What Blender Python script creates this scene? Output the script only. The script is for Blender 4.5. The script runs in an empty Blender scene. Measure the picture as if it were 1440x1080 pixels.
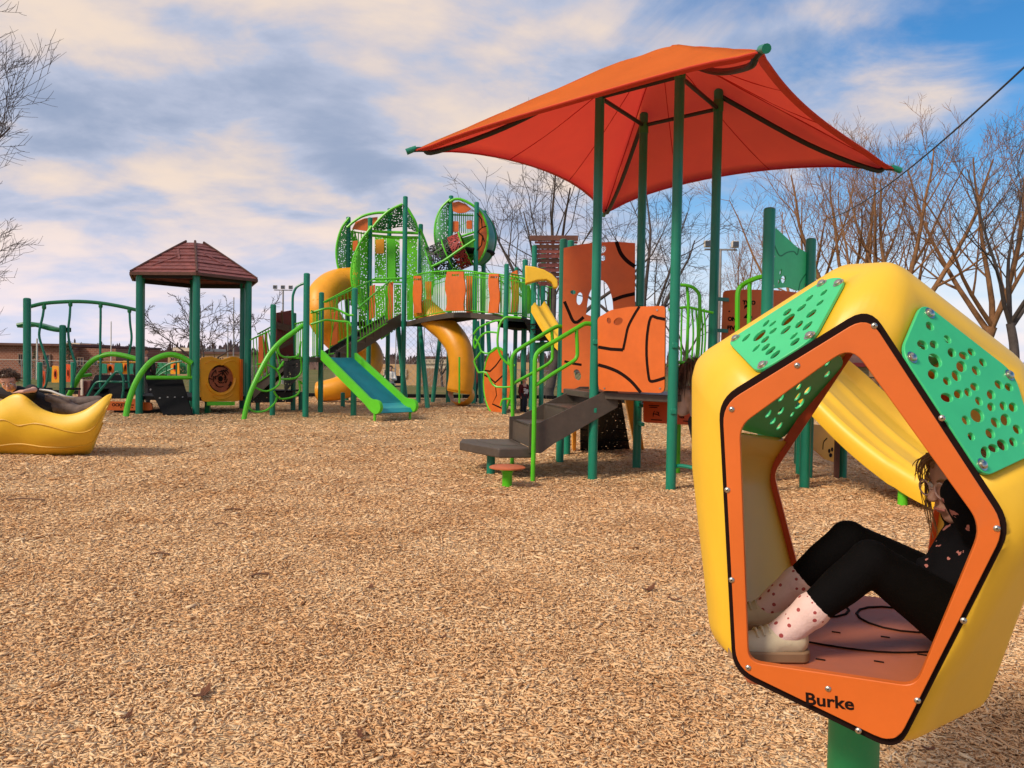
import bpy, math, random
import numpy as np
from mathutils import Vector as V, Matrix
from mathutils.geometry import delaunay_2d_cdt
random.seed(7)
SC = bpy.context.scene
COL = SC.collection
# ---------------------------------------------------------------- camera, sky, sun, exposure
FPX = 1088.0
PITCH, ROLL = math.radians(1.527), 0.017
CAM = V((0, 0, 1.5))
FW = V((0, math.cos(PITCH), -math.sin(PITCH)))
UP0 = V((0, math.sin(PITCH), math.cos(PITCH)))
RT0 = V((1, 0, 0))
RT = math.cos(ROLL) * RT0 + math.sin(ROLL) * UP0
UPV = math.cos(ROLL) * UP0 - math.sin(ROLL) * RT0
cd = bpy.data.cameras.new('camera')
cam = bpy.data.objects.new('camera', cd)
COL.objects.link(cam)
cd.sensor_width = 36.0
cd.lens = 36.0 * FPX / 1440.0
cd.clip_start = 0.05
cd.clip_end = 3000
m = Matrix((RT, UPV, -FW)).transposed().to_4x4()
m.translation = CAM
cam.matrix_world = m
SC.camera = cam

SUN_AZ = math.radians(-128)     # compass of the sun measured from +Y (ahead) towards +X (right)
SUN_EL = math.radians(40)
sd = bpy.data.lights.new('sun', 'SUN')
sun = bpy.data.objects.new('sun', sd)
COL.objects.link(sun)
sd.energy = 2.0
sd.angle = math.radians(14)
sd.color = (1.0, 0.86, 0.68)
sdir = V((math.sin(SUN_AZ) * math.cos(SUN_EL), math.cos(SUN_AZ) * math.cos(SUN_EL), math.sin(SUN_EL)))
sun.rotation_euler = sdir.to_track_quat('Z', 'Y').to_euler()

w = bpy.data.worlds.new('World')
SC.world = w
w.use_nodes = True
def build_world():
    nt = w.node_tree
    N, L = nt.nodes, nt.links
    N.clear()
    out = N.new('ShaderNodeOutputWorld')
    tc = N.new('ShaderNodeTexCoord')
    sep = N.new('ShaderNodeSeparateXYZ')
    L.new(tc.outputs['Generated'], sep.inputs[0])
    def mth(op, a, b=None, c=None, clamp=False):
        n = N.new('ShaderNodeMath'); n.operation = op; n.use_clamp = clamp
        for i, x in enumerate((a, b, c)):
            if x is None: continue
            if isinstance(x, (int, float)): n.inputs[i].default_value = x
            else: L.new(x, n.inputs[i])
        return n.outputs[0]
    def mix(fac, a, b):
        n = N.new('ShaderNodeMix'); n.data_type = 'RGBA'
        for s, x in ((n.inputs[0], fac), (n.inputs[6], a), (n.inputs[7], b)):
            if isinstance(x, (int, float)): s.default_value = x
            elif isinstance(x, tuple): s.default_value = (*x, 1)
            else: L.new(x, s)
        return n.outputs[2]
    sky = N.new('ShaderNodeTexSky')
    sky.sky_type = 'NISHITA'
    sky.sun_disc = False
    sky.sun_elevation = SUN_EL
    sky.sun_rotation = SUN_AZ
    sky.air_density = 1.2; sky.dust_density = 0.3; sky.ozone_density = 5.0
    # cloud layer: direction projected on a flat ceiling
    zc = mth('MAXIMUM', sep.outputs[2], 0.0)
    den = mth('ADD', zc, 0.22)
    cx = mth('DIVIDE', sep.outputs[0], den)
    cy = mth('DIVIDE', sep.outputs[1], den)
    cmb = N.new('ShaderNodeCombineXYZ')
    L.new(cx, cmb.inputs[0]); L.new(cy, cmb.inputs[1])
    def noise(scale, detail, rough, off, dist=0.0, sy=1.0):
        mp = N.new('ShaderNodeMapping'); mp.inputs['Location'].default_value = off
        mp.inputs['Scale'].default_value = (1, sy, 1)
        L.new(cmb.outputs[0], mp.inputs[0])
        n = N.new('ShaderNodeTexNoise')
        n.inputs['Scale'].default_value = scale; n.inputs['Detail'].default_value = detail
        n.inputs['Roughness'].default_value = rough; n.inputs['Distortion'].default_value = dist
        L.new(mp.outputs[0], n.inputs['Vector'])
        return n.outputs['Fac']
    big = noise(0.8, 4, 0.5, (3.4, 0.9, 0), 0.2, 1.15)
    fine = noise(2.4, 8, 0.58, (1.1, 4.2, 0), 0.5, 1.1)
    tone = noise(1.9, 6, 0.52, (7.7, 2.1, 0), 0.2, 1.35)
    # cover is thick overhead and left, thins out to blue on the right side of the sky
    bias = mth('MULTIPLY_ADD', cx, -0.23, 0.115)
    cov = mth('ADD', mth('ADD', mth('MULTIPLY', big, 0.70), mth('MULTIPLY', fine, 0.30)), bias)
    rmp = N.new('ShaderNodeMapRange'); rmp.interpolation_type = 'SMOOTHSTEP'
    rmp.inputs['From Min'].default_value = 0.435; rmp.inputs['From Max'].default_value = 0.575
    L.new(cov, rmp.inputs['Value'])
    tr = N.new('ShaderNodeMapRange'); tr.interpolation_type = 'SMOOTHSTEP'
    tr.inputs['From Min'].default_value = 0.35; tr.inputs['From Max'].default_value = 0.63
    L.new(mth('ADD', mth('MULTIPLY', tone, 0.6), mth('MULTIPLY', fine, 0.4)), tr.inputs['Value'])
    hs = N.new('ShaderNodeHueSaturation'); hs.inputs['Saturation'].default_value = 1.3; L.new(sky.outputs[0], hs.inputs['Color'])
    skyc = N.new('ShaderNodeVectorMath'); skyc.operation = 'SCALE'
    L.new(hs.outputs[0], skyc.inputs[0]); skyc.inputs['Scale'].default_value = 0.082
    cr = N.new('ShaderNodeValToRGB')
    for p_, c_ in ((0.0, (0.20, 0.245, 0.345)), (0.40, (0.30, 0.33, 0.42)), (0.66, (0.41, 0.375, 0.39)), (1.0, (0.54, 0.445, 0.375))):
        e_ = cr.color_ramp.elements[0] if p_ == 0.0 else (cr.color_ramp.elements[-1] if p_ == 1.0 else cr.color_ramp.elements.new(p_))
        e_.color = (*c_, 1)
    L.new(tr.outputs[0], cr.inputs[0])
    cloud = cr.outputs[0]
    col = mix(rmp.outputs[0], skyc.outputs[0], cloud)
    # pale band low down, as thin distant cloud
    low = N.new('ShaderNodeMapRange'); low.interpolation_type = 'SMOOTHSTEP'
    low.inputs['From Min'].default_value = 0.0; low.inputs['From Max'].default_value = 0.24
    low.inputs['To Min'].default_value = 0.9; low.inputs['To Max'].default_value = 0.0
    L.new(sep.outputs[2], low.inputs['Value'])
    lowc = mix(tr.outputs[0], (0.42, 0.45, 0.57), (0.60, 0.52, 0.55))
    col = mix(low.outputs[0], col, lowc)
    bg = N.new('ShaderNodeBackground')
    L.new(col, bg.inputs['Color']); bg.inputs['Strength'].default_value = 1.0
    L.new(bg.outputs[0], out.inputs[0])
build_world()
SC.view_settings.view_transform = 'Standard'
SC.view_settings.look = 'None'
SC.view_settings.gamma = 1.0
SC.view_settings.exposure = 0.72
SC.view_settings.use_curve_mapping = False

# ---------------------------------------------------------------- picture measurements -> places
def ray(px, py):
    return FW + RT * ((px - 720) / FPX) - UPV * ((py - 540) / FPX)
def W(px, py, D):
    """the point at distance D ahead (world Y) seen at a measured picture position"""
    d = ray(px, py)
    return CAM + d * (D / d.y)
def G(px, py):
    d = ray(px, py)
    return CAM + d * (-CAM.z / d.z)
def onplane(px, py, p, n):
    d = ray(px, py)
    return CAM + d * ((p - CAM).dot(n) / d.dot(n))
def Zof(px, py, p):
    return W(px, py, p.y).z

# ---------------------------------------------------------------- mesh building
def catmull(pts, n=6, closed=False):
    pts = [V(p) for p in pts]
    out = []
    k = len(pts)
    rng = range(k if closed else k - 1)
    for i in rng:
        p1, p2 = pts[i], pts[(i + 1) % k]
        p0 = pts[i - 1] if (closed or i > 0) else p1 * 2 - p2
        p3 = pts[(i + 2) % k] if (closed or i + 2 < k) else p2 * 2 - p1
        for j in range(n):
            t = j / n
            out.append(0.5 * ((2 * p1) + (p2 - p0) * t + (2 * p0 - 5 * p1 + 4 * p2 - p3) * t * t + (3 * p1 - p0 - 3 * p2 + p3) * t ** 3))
    if not closed: out.append(pts[-1].copy())
    return out
def roundpoly(pts, r, n=4):
    """2D polygon with rounded corners"""
    out = []
    k = len(pts)
    for i in range(k):
        a, b, c = V(pts[i - 1]), V(pts[i]), V(pts[(i + 1) % k])
        rr = r[i] if isinstance(r, (list, tuple)) else r
        l1, l2 = (a - b).length, (c - b).length
        q = min(rr, l1 * .45, l2 * .45)
        s, e = b + (a - b).normalized() * q, b + (c - b).normalized() * q
        for j in range(n + 1):
            t = j / n
            out.append((s * (1 - t) ** 2 + b * 2 * t * (1 - t) + e * t * t))
    return out
def ell(cx, cy, a, b, rot=0, n=14):
    c, s = math.cos(rot), math.sin(rot)
    return [V((cx + a * math.cos(t) * c - b * math.sin(t) * s, cy + a * math.cos(t) * s + b * math.sin(t) * c)) for t in [2 * math.pi * i / n for i in range(n)]]

class MB:
    def __init__(self):
        self.v, self.f = [], []
    def add(self, vs, fs):
        o = len(self.v)
        self.v += [tuple(x) for x in vs]
        self.f += [tuple(i + o for i in f) for f in fs]
        return self
    def tube(self, pts, r, n=8, closed=False, caps=True, sq=None):
        pts = [V(p) for p in pts]
        k = len(pts)
        rs = r if isinstance(r, (list, tuple)) else [r] * k
        tang = []
        for i in range(k):
            a = pts[i - 1] if (i > 0 or closed) else pts[0]
            b = pts[(i + 1) % k] if (i < k - 1 or closed) else pts[-1]
            t = (b - a)
            tang.append(t.normalized() if t.length > 1e-9 else V((0, 0, 1)))
        up = V((0, 0, 1)) if abs(tang[0].z) < .9 else V((1, 0, 0))
        u = tang[0].cross(up).normalized()
        vs, fs = [], []
        for i in range(k):
            t = tang[i]
            u = (u - t * u.dot(t)).normalized()
            w_ = t.cross(u)
            for j in range(n):
                a = 2 * math.pi * j / n
                vs.append(pts[i] + (u * math.cos(a) + w_ * math.sin(a)) * rs[i])
        for i in range(k if closed else k - 1):
            for j in range(n):
                a, b = i * n + j, i * n + (j + 1) % n
                c, d = ((i + 1) % k) * n + (j + 1) % n, ((i + 1) % k) * n + j
                fs.append((a, d, c, b))
        if caps and not closed:
            fs.append(tuple(range(n)))
            fs.append(tuple(reversed(range((k - 1) * n, k * n))))
        return self.add(vs, fs)
    def cyl(self, p0, p1, r, n=16):
        return self.tube([p0, p1], r, n)
    def box(self, c, s, rz=0.0, ax=None):
        c = V(c)
        if ax is None:
            ax = (V((math.cos(rz), math.sin(rz), 0)), V((-math.sin(rz), math.cos(rz), 0)), V((0, 0, 1)))
        vs = [c + ax[0] * (s[0] / 2 * i) + ax[1] * (s[1] / 2 * j) + ax[2] * (s[2] / 2 * k) for i in (-1, 1) for j in (-1, 1) for k in (-1, 1)]
        return self.add(vs, [(0, 1, 3, 2), (4, 6, 7, 5), (0, 4, 5, 1), (2, 3, 7, 6), (0, 2, 6, 4), (1, 5, 7, 3)])
    def beam(self, p0, p1, wd, ht, up=V((0, 0, 1))):
        p0, p1 = V(p0), V(p1)
        x = (p1 - p0); l = x.length; x = x.normalized()
        y = up.cross(x).normalized(); z = x.cross(y)
        return self.box((p0 + p1) / 2, (l, wd, ht), ax=(x, y, z))
    def loft(self, rows, closed=False, flip=False):
        n = len(rows[0]); vs = [p for r in rows for p in r]; fs = []
        for i in range(len(rows) - 1):
            for j in range(n if closed else n - 1):
                a, b = i * n + j, i * n + (j + 1) % n
                q = (a, b, b + n, a + n)
                fs.append(q[::-1] if flip else q)
        return self.add(vs, fs)
    def slab(self, poly, off):
        """convex-ish polygon in space, extruded by vector off"""
        n = len(poly); off = V(off)
        vs = [V(p) for p in poly] + [V(p) + off for p in poly]
        fs = [tuple(range(n)), tuple(reversed(range(n, 2 * n)))] + [(i, i + n, (i + 1) % n + n, (i + 1) % n) for i in range(n)]
        return self.add(vs, fs)
    def lathe(self, prof, c, n=16, caps=True, ax=None):
        c = V(c)
        ax = ax or (V((1, 0, 0)), V((0, 1, 0)), V((0, 0, 1)))
        vs, fs = [], []
        for r, z in prof:
            for j in range(n):
                a = 2 * math.pi * j / n
                vs.append(c + ax[0] * (r * math.cos(a)) + ax[1] * (r * math.sin(a)) + ax[2] * z)
        for i in range(len(prof) - 1):
            for j in range(n):
                fs.append((i * n + j, i * n + (j + 1) % n, (i + 1) * n + (j + 1) % n, (i + 1) * n + j))
        if caps:
            fs.append(tuple(reversed(range(n)))); fs.append(tuple(range((len(prof) - 1) * n, len(prof) * n)))
        return self.add(vs, fs)
    def sphere(self, c, r, n=12, m=8, sc=(1, 1, 1)):
        c = V(c); rows = []
        vs = [c + V((0, 0, -r * sc[2]))]; fs = []
        for i in range(1, m):
            t = math.pi * i / m - math.pi / 2
            for j in range(n):
                a = 2 * math.pi * j / n
                vs.append(c + V((r * sc[0] * math.cos(t) * math.cos(a), r * sc[1] * math.cos(t) * math.sin(a), r * sc[2] * math.sin(t))))
        vs.append(c + V((0, 0, r * sc[2])))
        for j in range(n):
            fs.append((0, 1 + (j + 1) % n, 1 + j))
            for i in range(m - 2):
                a = 1 + i * n
                fs.append((a + j, a + (j + 1) % n, a + n + (j + 1) % n, a + n + j))
            a = 1 + (m - 2) * n
            fs.append((a + j, a + (j + 1) % n, len(vs) - 1))
        return self.add(vs, fs)
    def panel(self, outline, holes, O, eu, ev, th):
        """flat board with real cut-outs; outline/holes in (u,v); O + u*eu + v*ev, thickness th centred"""
        O, eu, ev = V(O), V(eu), V(ev)
        nrm = eu.cross(ev).normalized()
        pts, faces = [], []
        for lp in [outline] + list(holes):
            o = len(pts)
            pts += [V((p[0], p[1])) for p in lp]
            faces.append(list(range(o, o + len(lp))))
        vo, eo, fo = delaunay_2d_cdt(pts, [], faces, 2 if holes else 1, 1e-6)[:3]
        if not fo: fo = [tuple(range(len(pts)))]; vo = pts
        n = len(vo)
        P = [O + eu * p[0] + ev * p[1] for p in vo]
        vs = [p + nrm * (th / 2) for p in P] + [p - nrm * (th / 2) for p in P]
        fs = []
        cnt = {}
        for f in fo:
            a = sum(vo[f[i]][0] * vo[f[(i + 1) % len(f)]][1] - vo[f[(i + 1) % len(f)]][0] * vo[f[i]][1] for i in range(len(f)))
            f = tuple(f) if a > 0 else tuple(reversed(f))
            fs.append(f); fs.append(tuple(i + n for i in reversed(f)))
            for i in range(len(f)):
                cnt[(f[i], f[(i + 1) % len(f)])] = 1
        for (a, b) in cnt:
            if (b, a) not in cnt:
                fs.append((a, a + n, b + n, b))
        return self.add(vs, fs)
    def mesh(self, name, off=V((0, 0, 0)), smooth=True, sharp=35):
        me = bpy.data.meshes.new(name)
        me.from_pydata([(x[0] - off.x, x[1] - off.y, x[2] - off.z) for x in self.v], [], self.f)
        me.validate()
        if smooth:
            me.polygons.foreach_set('use_smooth', [True] * len(me.polygons))
            me.set_sharp_from_angle(angle=math.radians(sharp))
        me.update()
        return me
    def build(self, name, mat, parent=None, smooth=True, sharp=35, bevel=0, bseg=2, label=None, kind=None):
        me = self.mesh(name, base(parent), smooth, sharp)
        return link(name, me, mat, parent, bevel, bseg, label, kind)

BASE = {}
def base(o):
    return BASE.get(o.name, V((0, 0, 0))) if o else V((0, 0, 0))
def link(name, me, mat, parent=None, bevel=0, bseg=2, label=None, kind=None):
    o = bpy.data.objects.new(name, me)
    COL.objects.link(o)
    if mat is not None:
        for mm in (mat if isinstance(mat, (list, tuple)) else [mat]): me.materials.append(mm)
    if parent:
        o.parent = parent
        BASE[o.name] = base(parent)
    if bevel:
        b = o.modifiers.new('edge', 'BEVEL'); b.width = bevel; b.segments = bseg; b.limit_method = 'ANGLE'; b.angle_limit = math.radians(40)
        b.harden_normals = False
    if label: o['label'] = label
    if kind: o['kind'] = kind
    return o
def thing(name, label, cat, loc=(0, 0, 0), group=None):
    o = bpy.data.objects.new(name, None)
    COL.objects.link(o)
    o.location = loc
    o.empty_display_size = .2
    o['label'] = label; o['category'] = cat
    if group: o['group'] = group
    BASE[o.name] = V(loc)
    return o
def tag(o, label, cat, group=None):
    o['label'] = label; o['category'] = cat
    if group: o['group'] = group
    return o
def copy_tree(o, parent=None):
    c = o.copy(); COL.objects.link(c)
    if parent: c.parent = parent
    for ch in list(o.children):
        d = copy_tree(ch, c)
        d.matrix_parent_inverse = ch.matrix_parent_inverse.copy()
    return c
def pxpanel(A, B, outline, holes=(), th=.02, mb=None, push=0.0):
    """board standing in the upright plane through A and B; its edge and cut-outs from picture measurements"""
    A, B = V((A[0], A[1], 0)), V((B[0], B[1], 0))
    eu = (B - A).normalized(); ev = V((0, 0, 1)); n = eu.cross(ev)
    A = A + n * push
    def cv(p):
        q = onplane(p[0], p[1], A, n) - A
        return V((q.dot(eu), q.z))
    mb = mb or MB()
    mb.panel([cv(p) for p in outline], [[cv(p) for p in h] for h in holes], A, eu, ev, th)
    return mb, cv, A, eu, ev, n

# ---------------------------------------------------------------- materials
def newmat(name):
    mt = bpy.data.materials.new(name); mt.use_nodes = True
    nt = mt.node_tree
    b = nt.nodes['Principled BSDF']
    return mt, nt, nt.nodes, nt.links, b
def M(name, rgb, rough=.45, var=.12, vs=3.0, bump=0.0, bs=60.0, metal=0.0, spec=.5, coat=0.0, dirt=0.0):
    mt, nt, N, L, b = newmat(name)
    b.inputs['Roughness'].default_value = rough
    b.inputs['Metallic'].default_value = metal
    b.inputs['Specular IOR Level'].default_value = spec
    b.inputs['Coat Weight'].default_value = coat
    tc = N.new('ShaderNodeTexCoord')
    n = N.new('ShaderNodeTexNoise'); n.inputs['Scale'].default_value = vs; n.inputs['Detail'].default_value = 6; n.inputs['Roughness'].default_value = .65
    L.new(tc.outputs['Object'], n.inputs['Vector'])
    r = N.new('ShaderNodeValToRGB')
    r.color_ramp.elements[0].position = .3; r.color_ramp.elements[1].position = .7
    lo = tuple(c * (1 - var) for c in rgb); hi = tuple(min(1, c * (1 + var)) for c in rgb)
    r.color_ramp.elements[0].color = (*lo, 1); r.color_ramp.elements[1].color = (*hi, 1)
    L.new(n.outputs['Fac'], r.inputs[0])
    colout = r.outputs[0]
    if dirt:
        n2 = N.new('ShaderNodeTexNoise'); n2.inputs['Scale'].default_value = 7; n2.inputs['Detail'].default_value = 8; n2.inputs['Roughness'].default_value = .8
        L.new(tc.outputs['Object'], n2.inputs['Vector'])
        mr = N.new('ShaderNodeMapRange'); mr.inputs['From Min'].default_value = .58; mr.inputs['From Max'].default_value = .78; mr.inputs['To Max'].default_value = dirt
        L.new(n2.outputs['Fac'], mr.inputs['Value'])
        mx = N.new('ShaderNodeMix'); mx.data_type = 'RGBA'
        L.new(mr.outputs[0], mx.inputs[0]); L.new(colout, mx.inputs[6]); mx.inputs[7].default_value = (.22, .17, .12, 1)
        colout = mx.outputs[2]
    L.new(colout, b.inputs['Base Color'])
    mr = N.new('ShaderNodeMapRange'); mr.inputs['To Min'].default_value = max(.05, rough - .08); mr.inputs['To Max'].default_value = min(1, rough + .1)
    L.new(n.outputs['Fac'], mr.inputs['Value']); L.new(mr.outputs[0], b.inputs['Roughness'])
    if bump:
        nb = N.new('ShaderNodeTexNoise'); nb.inputs['Scale'].default_value = bs; nb.inputs['Detail'].default_value = 4
        L.new(tc.outputs['Object'], nb.inputs['Vector'])
        bp = N.new('ShaderNodeBump'); bp.inputs['Strength'].default_value = bump; bp.inputs['Distance'].default_value = .01
        L.new(nb.outputs['Fac'], bp.inputs['Height']); L.new(bp.outputs[0], b.inputs['Normal'])
    return mt
def perforated(name, rgb, scale, rad, rough=.4):
    """punched sheet: holes are let through by a cell pattern"""
    mt = M(name, rgb, rough, .12)
    nt = mt.node_tree; N, L = nt.nodes, nt.links
    b = N['Principled BSDF']
    tc = N.new('ShaderNodeTexCoord')
    vo = N.new('ShaderNodeTexVoronoi'); vo.inputs['Scale'].default_value = scale; vo.inputs['Randomness'].default_value = .7
    L.new(tc.outputs['Object'], vo.inputs['Vector'])
    mt2 = N.new('ShaderNodeMath'); mt2.operation = 'LESS_THAN'; mt2.inputs[1].default_value = rad
    L.new(vo.outputs['Distance'], mt2.inputs[0])
    tr = N.new('ShaderNodeBsdfTransparent'); mx = N.new('ShaderNodeMixShader')
    L.new(mt2.outputs[0], mx.inputs[0]); L.new(b.outputs[0], mx.inputs[1]); L.new(tr.outputs[0], mx.inputs[2])
    L.new(mx.outputs[0], N['Material Output'].inputs['Surface'])
    return mt
TEAL = M('teal_powder_coat', (.006, .205, .125), .32, .10, dirt=.10)
GREEN = M('dark_green_powder_coat', (.01, .20, .07), .35, .1)
LIME = M('lime_powder_coat', (.085, .52, .012), .35, .1)
LIMED = M('lime_plastic', (.10, .56, .015), .38, .08)
MINT = M('mint_green_sheet', (.05, .56, .21), .35, .1, 4, dirt=.12)
ORANGE = M('orange_board', (.66, .135, .014), .42, .1, dirt=.12)
ORANGER = M('red_orange_board', (.72, .09, .012), .42, .1, dirt=.1)
YELLOW = M('yellow_moulded_plastic', (.86, .52, .03), .42, .08, 1.6, .05, 25, dirt=.10)
AMBER = M('amber_moulded_plastic', (.86, .36, .012), .42, .10, 2.0, .04, 25, dirt=.08)
BLACKR = M('black_rubber', (.005, .005, .006), .7, .3, 12, .15, 80, spec=.2)
BLACKG = M('black_groove', (.012, .004, .003), .8, .2, spec=.15)
BROWN = M('brown_coated_steel', (.075, .058, .045), .45, .18, 8, .08, 120, dirt=.2)
ROOFR = M('redwood_board', (.31, .092, .075), .6, .35, 6, .2, 40)
ROOFB = M('brown_board', (.13, .05, .03), .6, .3, 6, .2, 40)
BARK = M('grey_bark', (.10, .072, .055), .9, .35, 5, .6, 30)
BOLT = M('bolt_steel', (.55, .50, .42), .28, .1, metal=1.0)
DARK = M('dark_gap', (.015, .013, .012), .7, .2)
SKIN = M('skin', (.62, .34, .25), .5, .08, 12, .03, 120, spec=.4)
# ================================================================ the setting: ground, mulch, grass, kerb
def gz(y):
    t = max(0.0, min(1.0, (y - 38) / 70.0)); return -0.07 - 1.50 * t * t * (3 - 2 * t)
def ground_mat():
    mt, nt, N, L, b = newmat('winter_grass')
    tc = N.new('ShaderNodeTexCoord')
    n1 = N.new('ShaderNodeTexNoise'); n1.inputs['Scale'].default_value = .16; n1.inputs['Detail'].default_value = 8; n1.inputs['Roughness'].default_value = .7
    n2 = N.new('ShaderNodeTexNoise'); n2.inputs['Scale'].default_value = 9; n2.inputs['Detail'].default_value = 6; n2.inputs['Roughness'].default_value = .8
    L.new(tc.outputs['Object'], n1.inputs['Vector']); L.new(tc.outputs['Object'], n2.inputs['Vector'])
    r = N.new('ShaderNodeValToRGB'); e = r.color_ramp.elements
    e[0].position = .33; e[0].color = (.10, .135, .03, 1); e[1].position = .68; e[1].color = (.27, .205, .085, 1)
    L.new(n1.outputs['Fac'], r.inputs[0])
    mx = N.new('ShaderNodeMix'); mx.data_type = 'RGBA'; mx.blend_type = 'MULTIPLY'; mx.inputs[0].default_value = .8
    r2 = N.new('ShaderNodeValToRGB'); r2.color_ramp.elements[0].position = .3; r2.color_ramp.elements[0].color = (.4, .4, .35, 1); r2.color_ramp.elements[1].position = .75
    L.new(n2.outputs['Fac'], r2.inputs[0])
    L.new(r.outputs[0], mx.inputs[6]); L.new(r2.outputs[0], mx.inputs[7])
    L.new(mx.outputs[2], b.inputs['Base Color']); b.inputs['Roughness'].default_value = .95; b.inputs['Specular IOR Level'].default_value = .15
    bp = N.new('ShaderNodeBump'); bp.inputs['Distance'].default_value = .05; bp.inputs['Strength'].default_value = .8
    L.new(n2.outputs['Fac'], bp.inputs['Height']); L.new(bp.outputs[0], b.inputs['Normal'])
    return mt
mb = MB()
ys = [-60, -20, 0, 15, 25, 30, 34, 38, 44, 50, 58, 66, 75, 85, 95, 108, 130, 180, 300, 600, 1400]
xs = [-1400, -500, -200, -100, -60, -30, 0, 30, 60, 100, 200, 500, 1400]
mb.loft([[V((x, y, gz(y))) for x in xs] for y in ys], flip=False)
GRASSM = ground_mat()
mb.build('ground', GRASSM, kind='structure')

EDGE = [V((-40, 27.5)), V((-9.2, 31.0)), V((1.5, 33.0)), V((8.0, 26.5)), V((30, 23.2))]   # far edge of the mulch bed
def edge_y(x):
    for a, b in zip(EDGE, EDGE[1:]):
        if a.x <= x <= b.x: return a.y + (b.y - a.y) * (x - a.x) / (b.x - a.x)
    return 23
from mathutils import noise as mnoise
def mz(x, y):
    h = mnoise.noise(V((x * .35, y * .35, 3.1))) * .042 + mnoise.noise(V((x * 1.3, y * 1.3, 9.7))) * .016 + mnoise.noise(V((x * 4.1, y * 4.1, 1.7))) * .006
    e = min(1.0, max(0.0, (edge_y(x) - y) / 1.5))
    return .012 + h * e
def mulch_mat(chips=False):
    mt, nt, N, L, b = newmat('wood_chip' if chips else 'wood_mulch')
    b.inputs['Roughness'].default_value = .95; b.inputs['Specular IOR Level'].default_value = .06
    r = N.new('ShaderNodeValToRGB'); e = r.color_ramp.elements
    cols = [(0.0, (.25, .12, .055)), (.10, (.58, .32, .15)), (.34, (.79, .495, .258)), (.70, (.86, .59, .335)), (1.0, (.90, .70, .45))]
    e[0].position = 0; e[0].color = (*cols[0][1], 1); e[1].position = 1; e[1].color = (*cols[-1][1], 1)
    for p, c in cols[1:-1]:
        q = e.new(p); q.color = (*c, 1)
    tc = N.new('ShaderNodeTexCoord')
    if chips:
        at = N.new('ShaderNodeAttribute'); at.attribute_name = 'tone'
        L.new(at.outputs['Fac'], r.inputs[0])
        n = N.new('ShaderNodeTexNoise'); n.inputs['Scale'].default_value = 1.1; n.inputs['Detail'].default_value = 5
        L.new(tc.outputs['Object'], n.inputs['Vector'])
    else:
        # slivers: stretched cells in three directions
        outs = []
        for k, (rot, sc) in enumerate(((.3, 26), (1.4, 30), (2.45, 22))):
            mp = N.new('ShaderNodeMapping'); mp.inputs['Rotation'].default_value = (0, 0, rot); mp.inputs['Scale'].default_value = (1, 3.2, 1)
            L.new(tc.outputs['Object'], mp.inputs[0])
            vo = N.new('ShaderNodeTexVoronoi'); vo.inputs['Scale'].default_value = sc
            L.new(mp.outputs[0], vo.inputs['Vector'])
            outs.append(vo)
        mx = N.new('ShaderNodeMix'); mx.data_type = 'RGBA'; nn = N.new('ShaderNodeTexNoise'); nn.inputs['Scale'].default_value = 14; nn.inputs['Detail'].default_value = 3
        L.new(tc.outputs['Object'], nn.inputs['Vector'])
        st = N.new('ShaderNodeMath'); st.operation = 'GREATER_THAN'; st.inputs[1].default_value = .5; L.new(nn.outputs['Fac'], st.inputs[0])
        L.new(st.outputs[0], mx.inputs[0]); L.new(outs[0].outputs['Color'], mx.inputs[6]); L.new(outs[1].outputs['Color'], mx.inputs[7])
        sp = N.new('ShaderNodeSeparateColor'); L.new(mx.outputs[2], sp.inputs[0])
        L.new(sp.outputs[0], r.inputs[0])
        n = N.new('ShaderNodeTexNoise'); n.inputs['Scale'].default_value = 1.1; n.inputs['Detail'].default_value = 5
        L.new(tc.outputs['Object'], n.inputs['Vector'])
        mh = N.new('ShaderNodeMix'); mh.data_type = 'FLOAT'; L.new(st.outputs[0], mh.inputs[0]); L.new(outs[0].outputs['Distance'], mh.inputs[2]); L.new(outs[1].outputs['Distance'], mh.inputs[3])
        ad = N.new('ShaderNodeMath'); ad.operation = 'ADD'; L.new(mh.outputs[0], ad.inputs[0]); L.new(outs[2].outputs['Distance'], ad.inputs[1])
        bp = N.new('ShaderNodeBump'); bp.inputs['Strength'].default_value = 1.0; bp.inputs['Distance'].default_value = .03; bp.invert = True
        L.new(ad.outputs[0], bp.inputs['Height']); L.new(bp.outputs[0], b.inputs['Normal'])
    # broad damp and dry patches
    r2 = N.new('ShaderNodeValToRGB'); r2.color_ramp.elements[0].position = .3; r2.color_ramp.elements[0].color = (.80, .70, .62, 1); r2.color_ramp.elements[1].position = .62; r2.color_ramp.elements[1].color = (1, 1, 1, 1)
    L.new(n.outputs['Fac'], r2.inputs[0])
    m2 = N.new('ShaderNodeMix'); m2.data_type = 'RGBA'; m2.blend_type = 'MULTIPLY'; m2.inputs[0].default_value = .9
    L.new(r.outputs[0], m2.inputs[6]); L.new(r2.outputs[0], m2.inputs[7])
    L.new(m2.outputs[2], b.inputs['Base Color'])
    return mt
mb = MB()
gx = [-40, -32, -26] + [x * .4 for x in range(-55, 56)] + [24, 27, 30]
rows = []
NY = 95
for j in range(NY + 1):
    t = j / NY
    rows.append([V((x, -6 + (edge_y(x) + 6) * t, 0)) for x in gx])
for r_ in rows:
    for p in r_: p.z = mz(p.x, p.y)
mb.loft(rows)
mb.build('mulch_ground', mulch_mat(), kind='structure', sharp=180)

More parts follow.
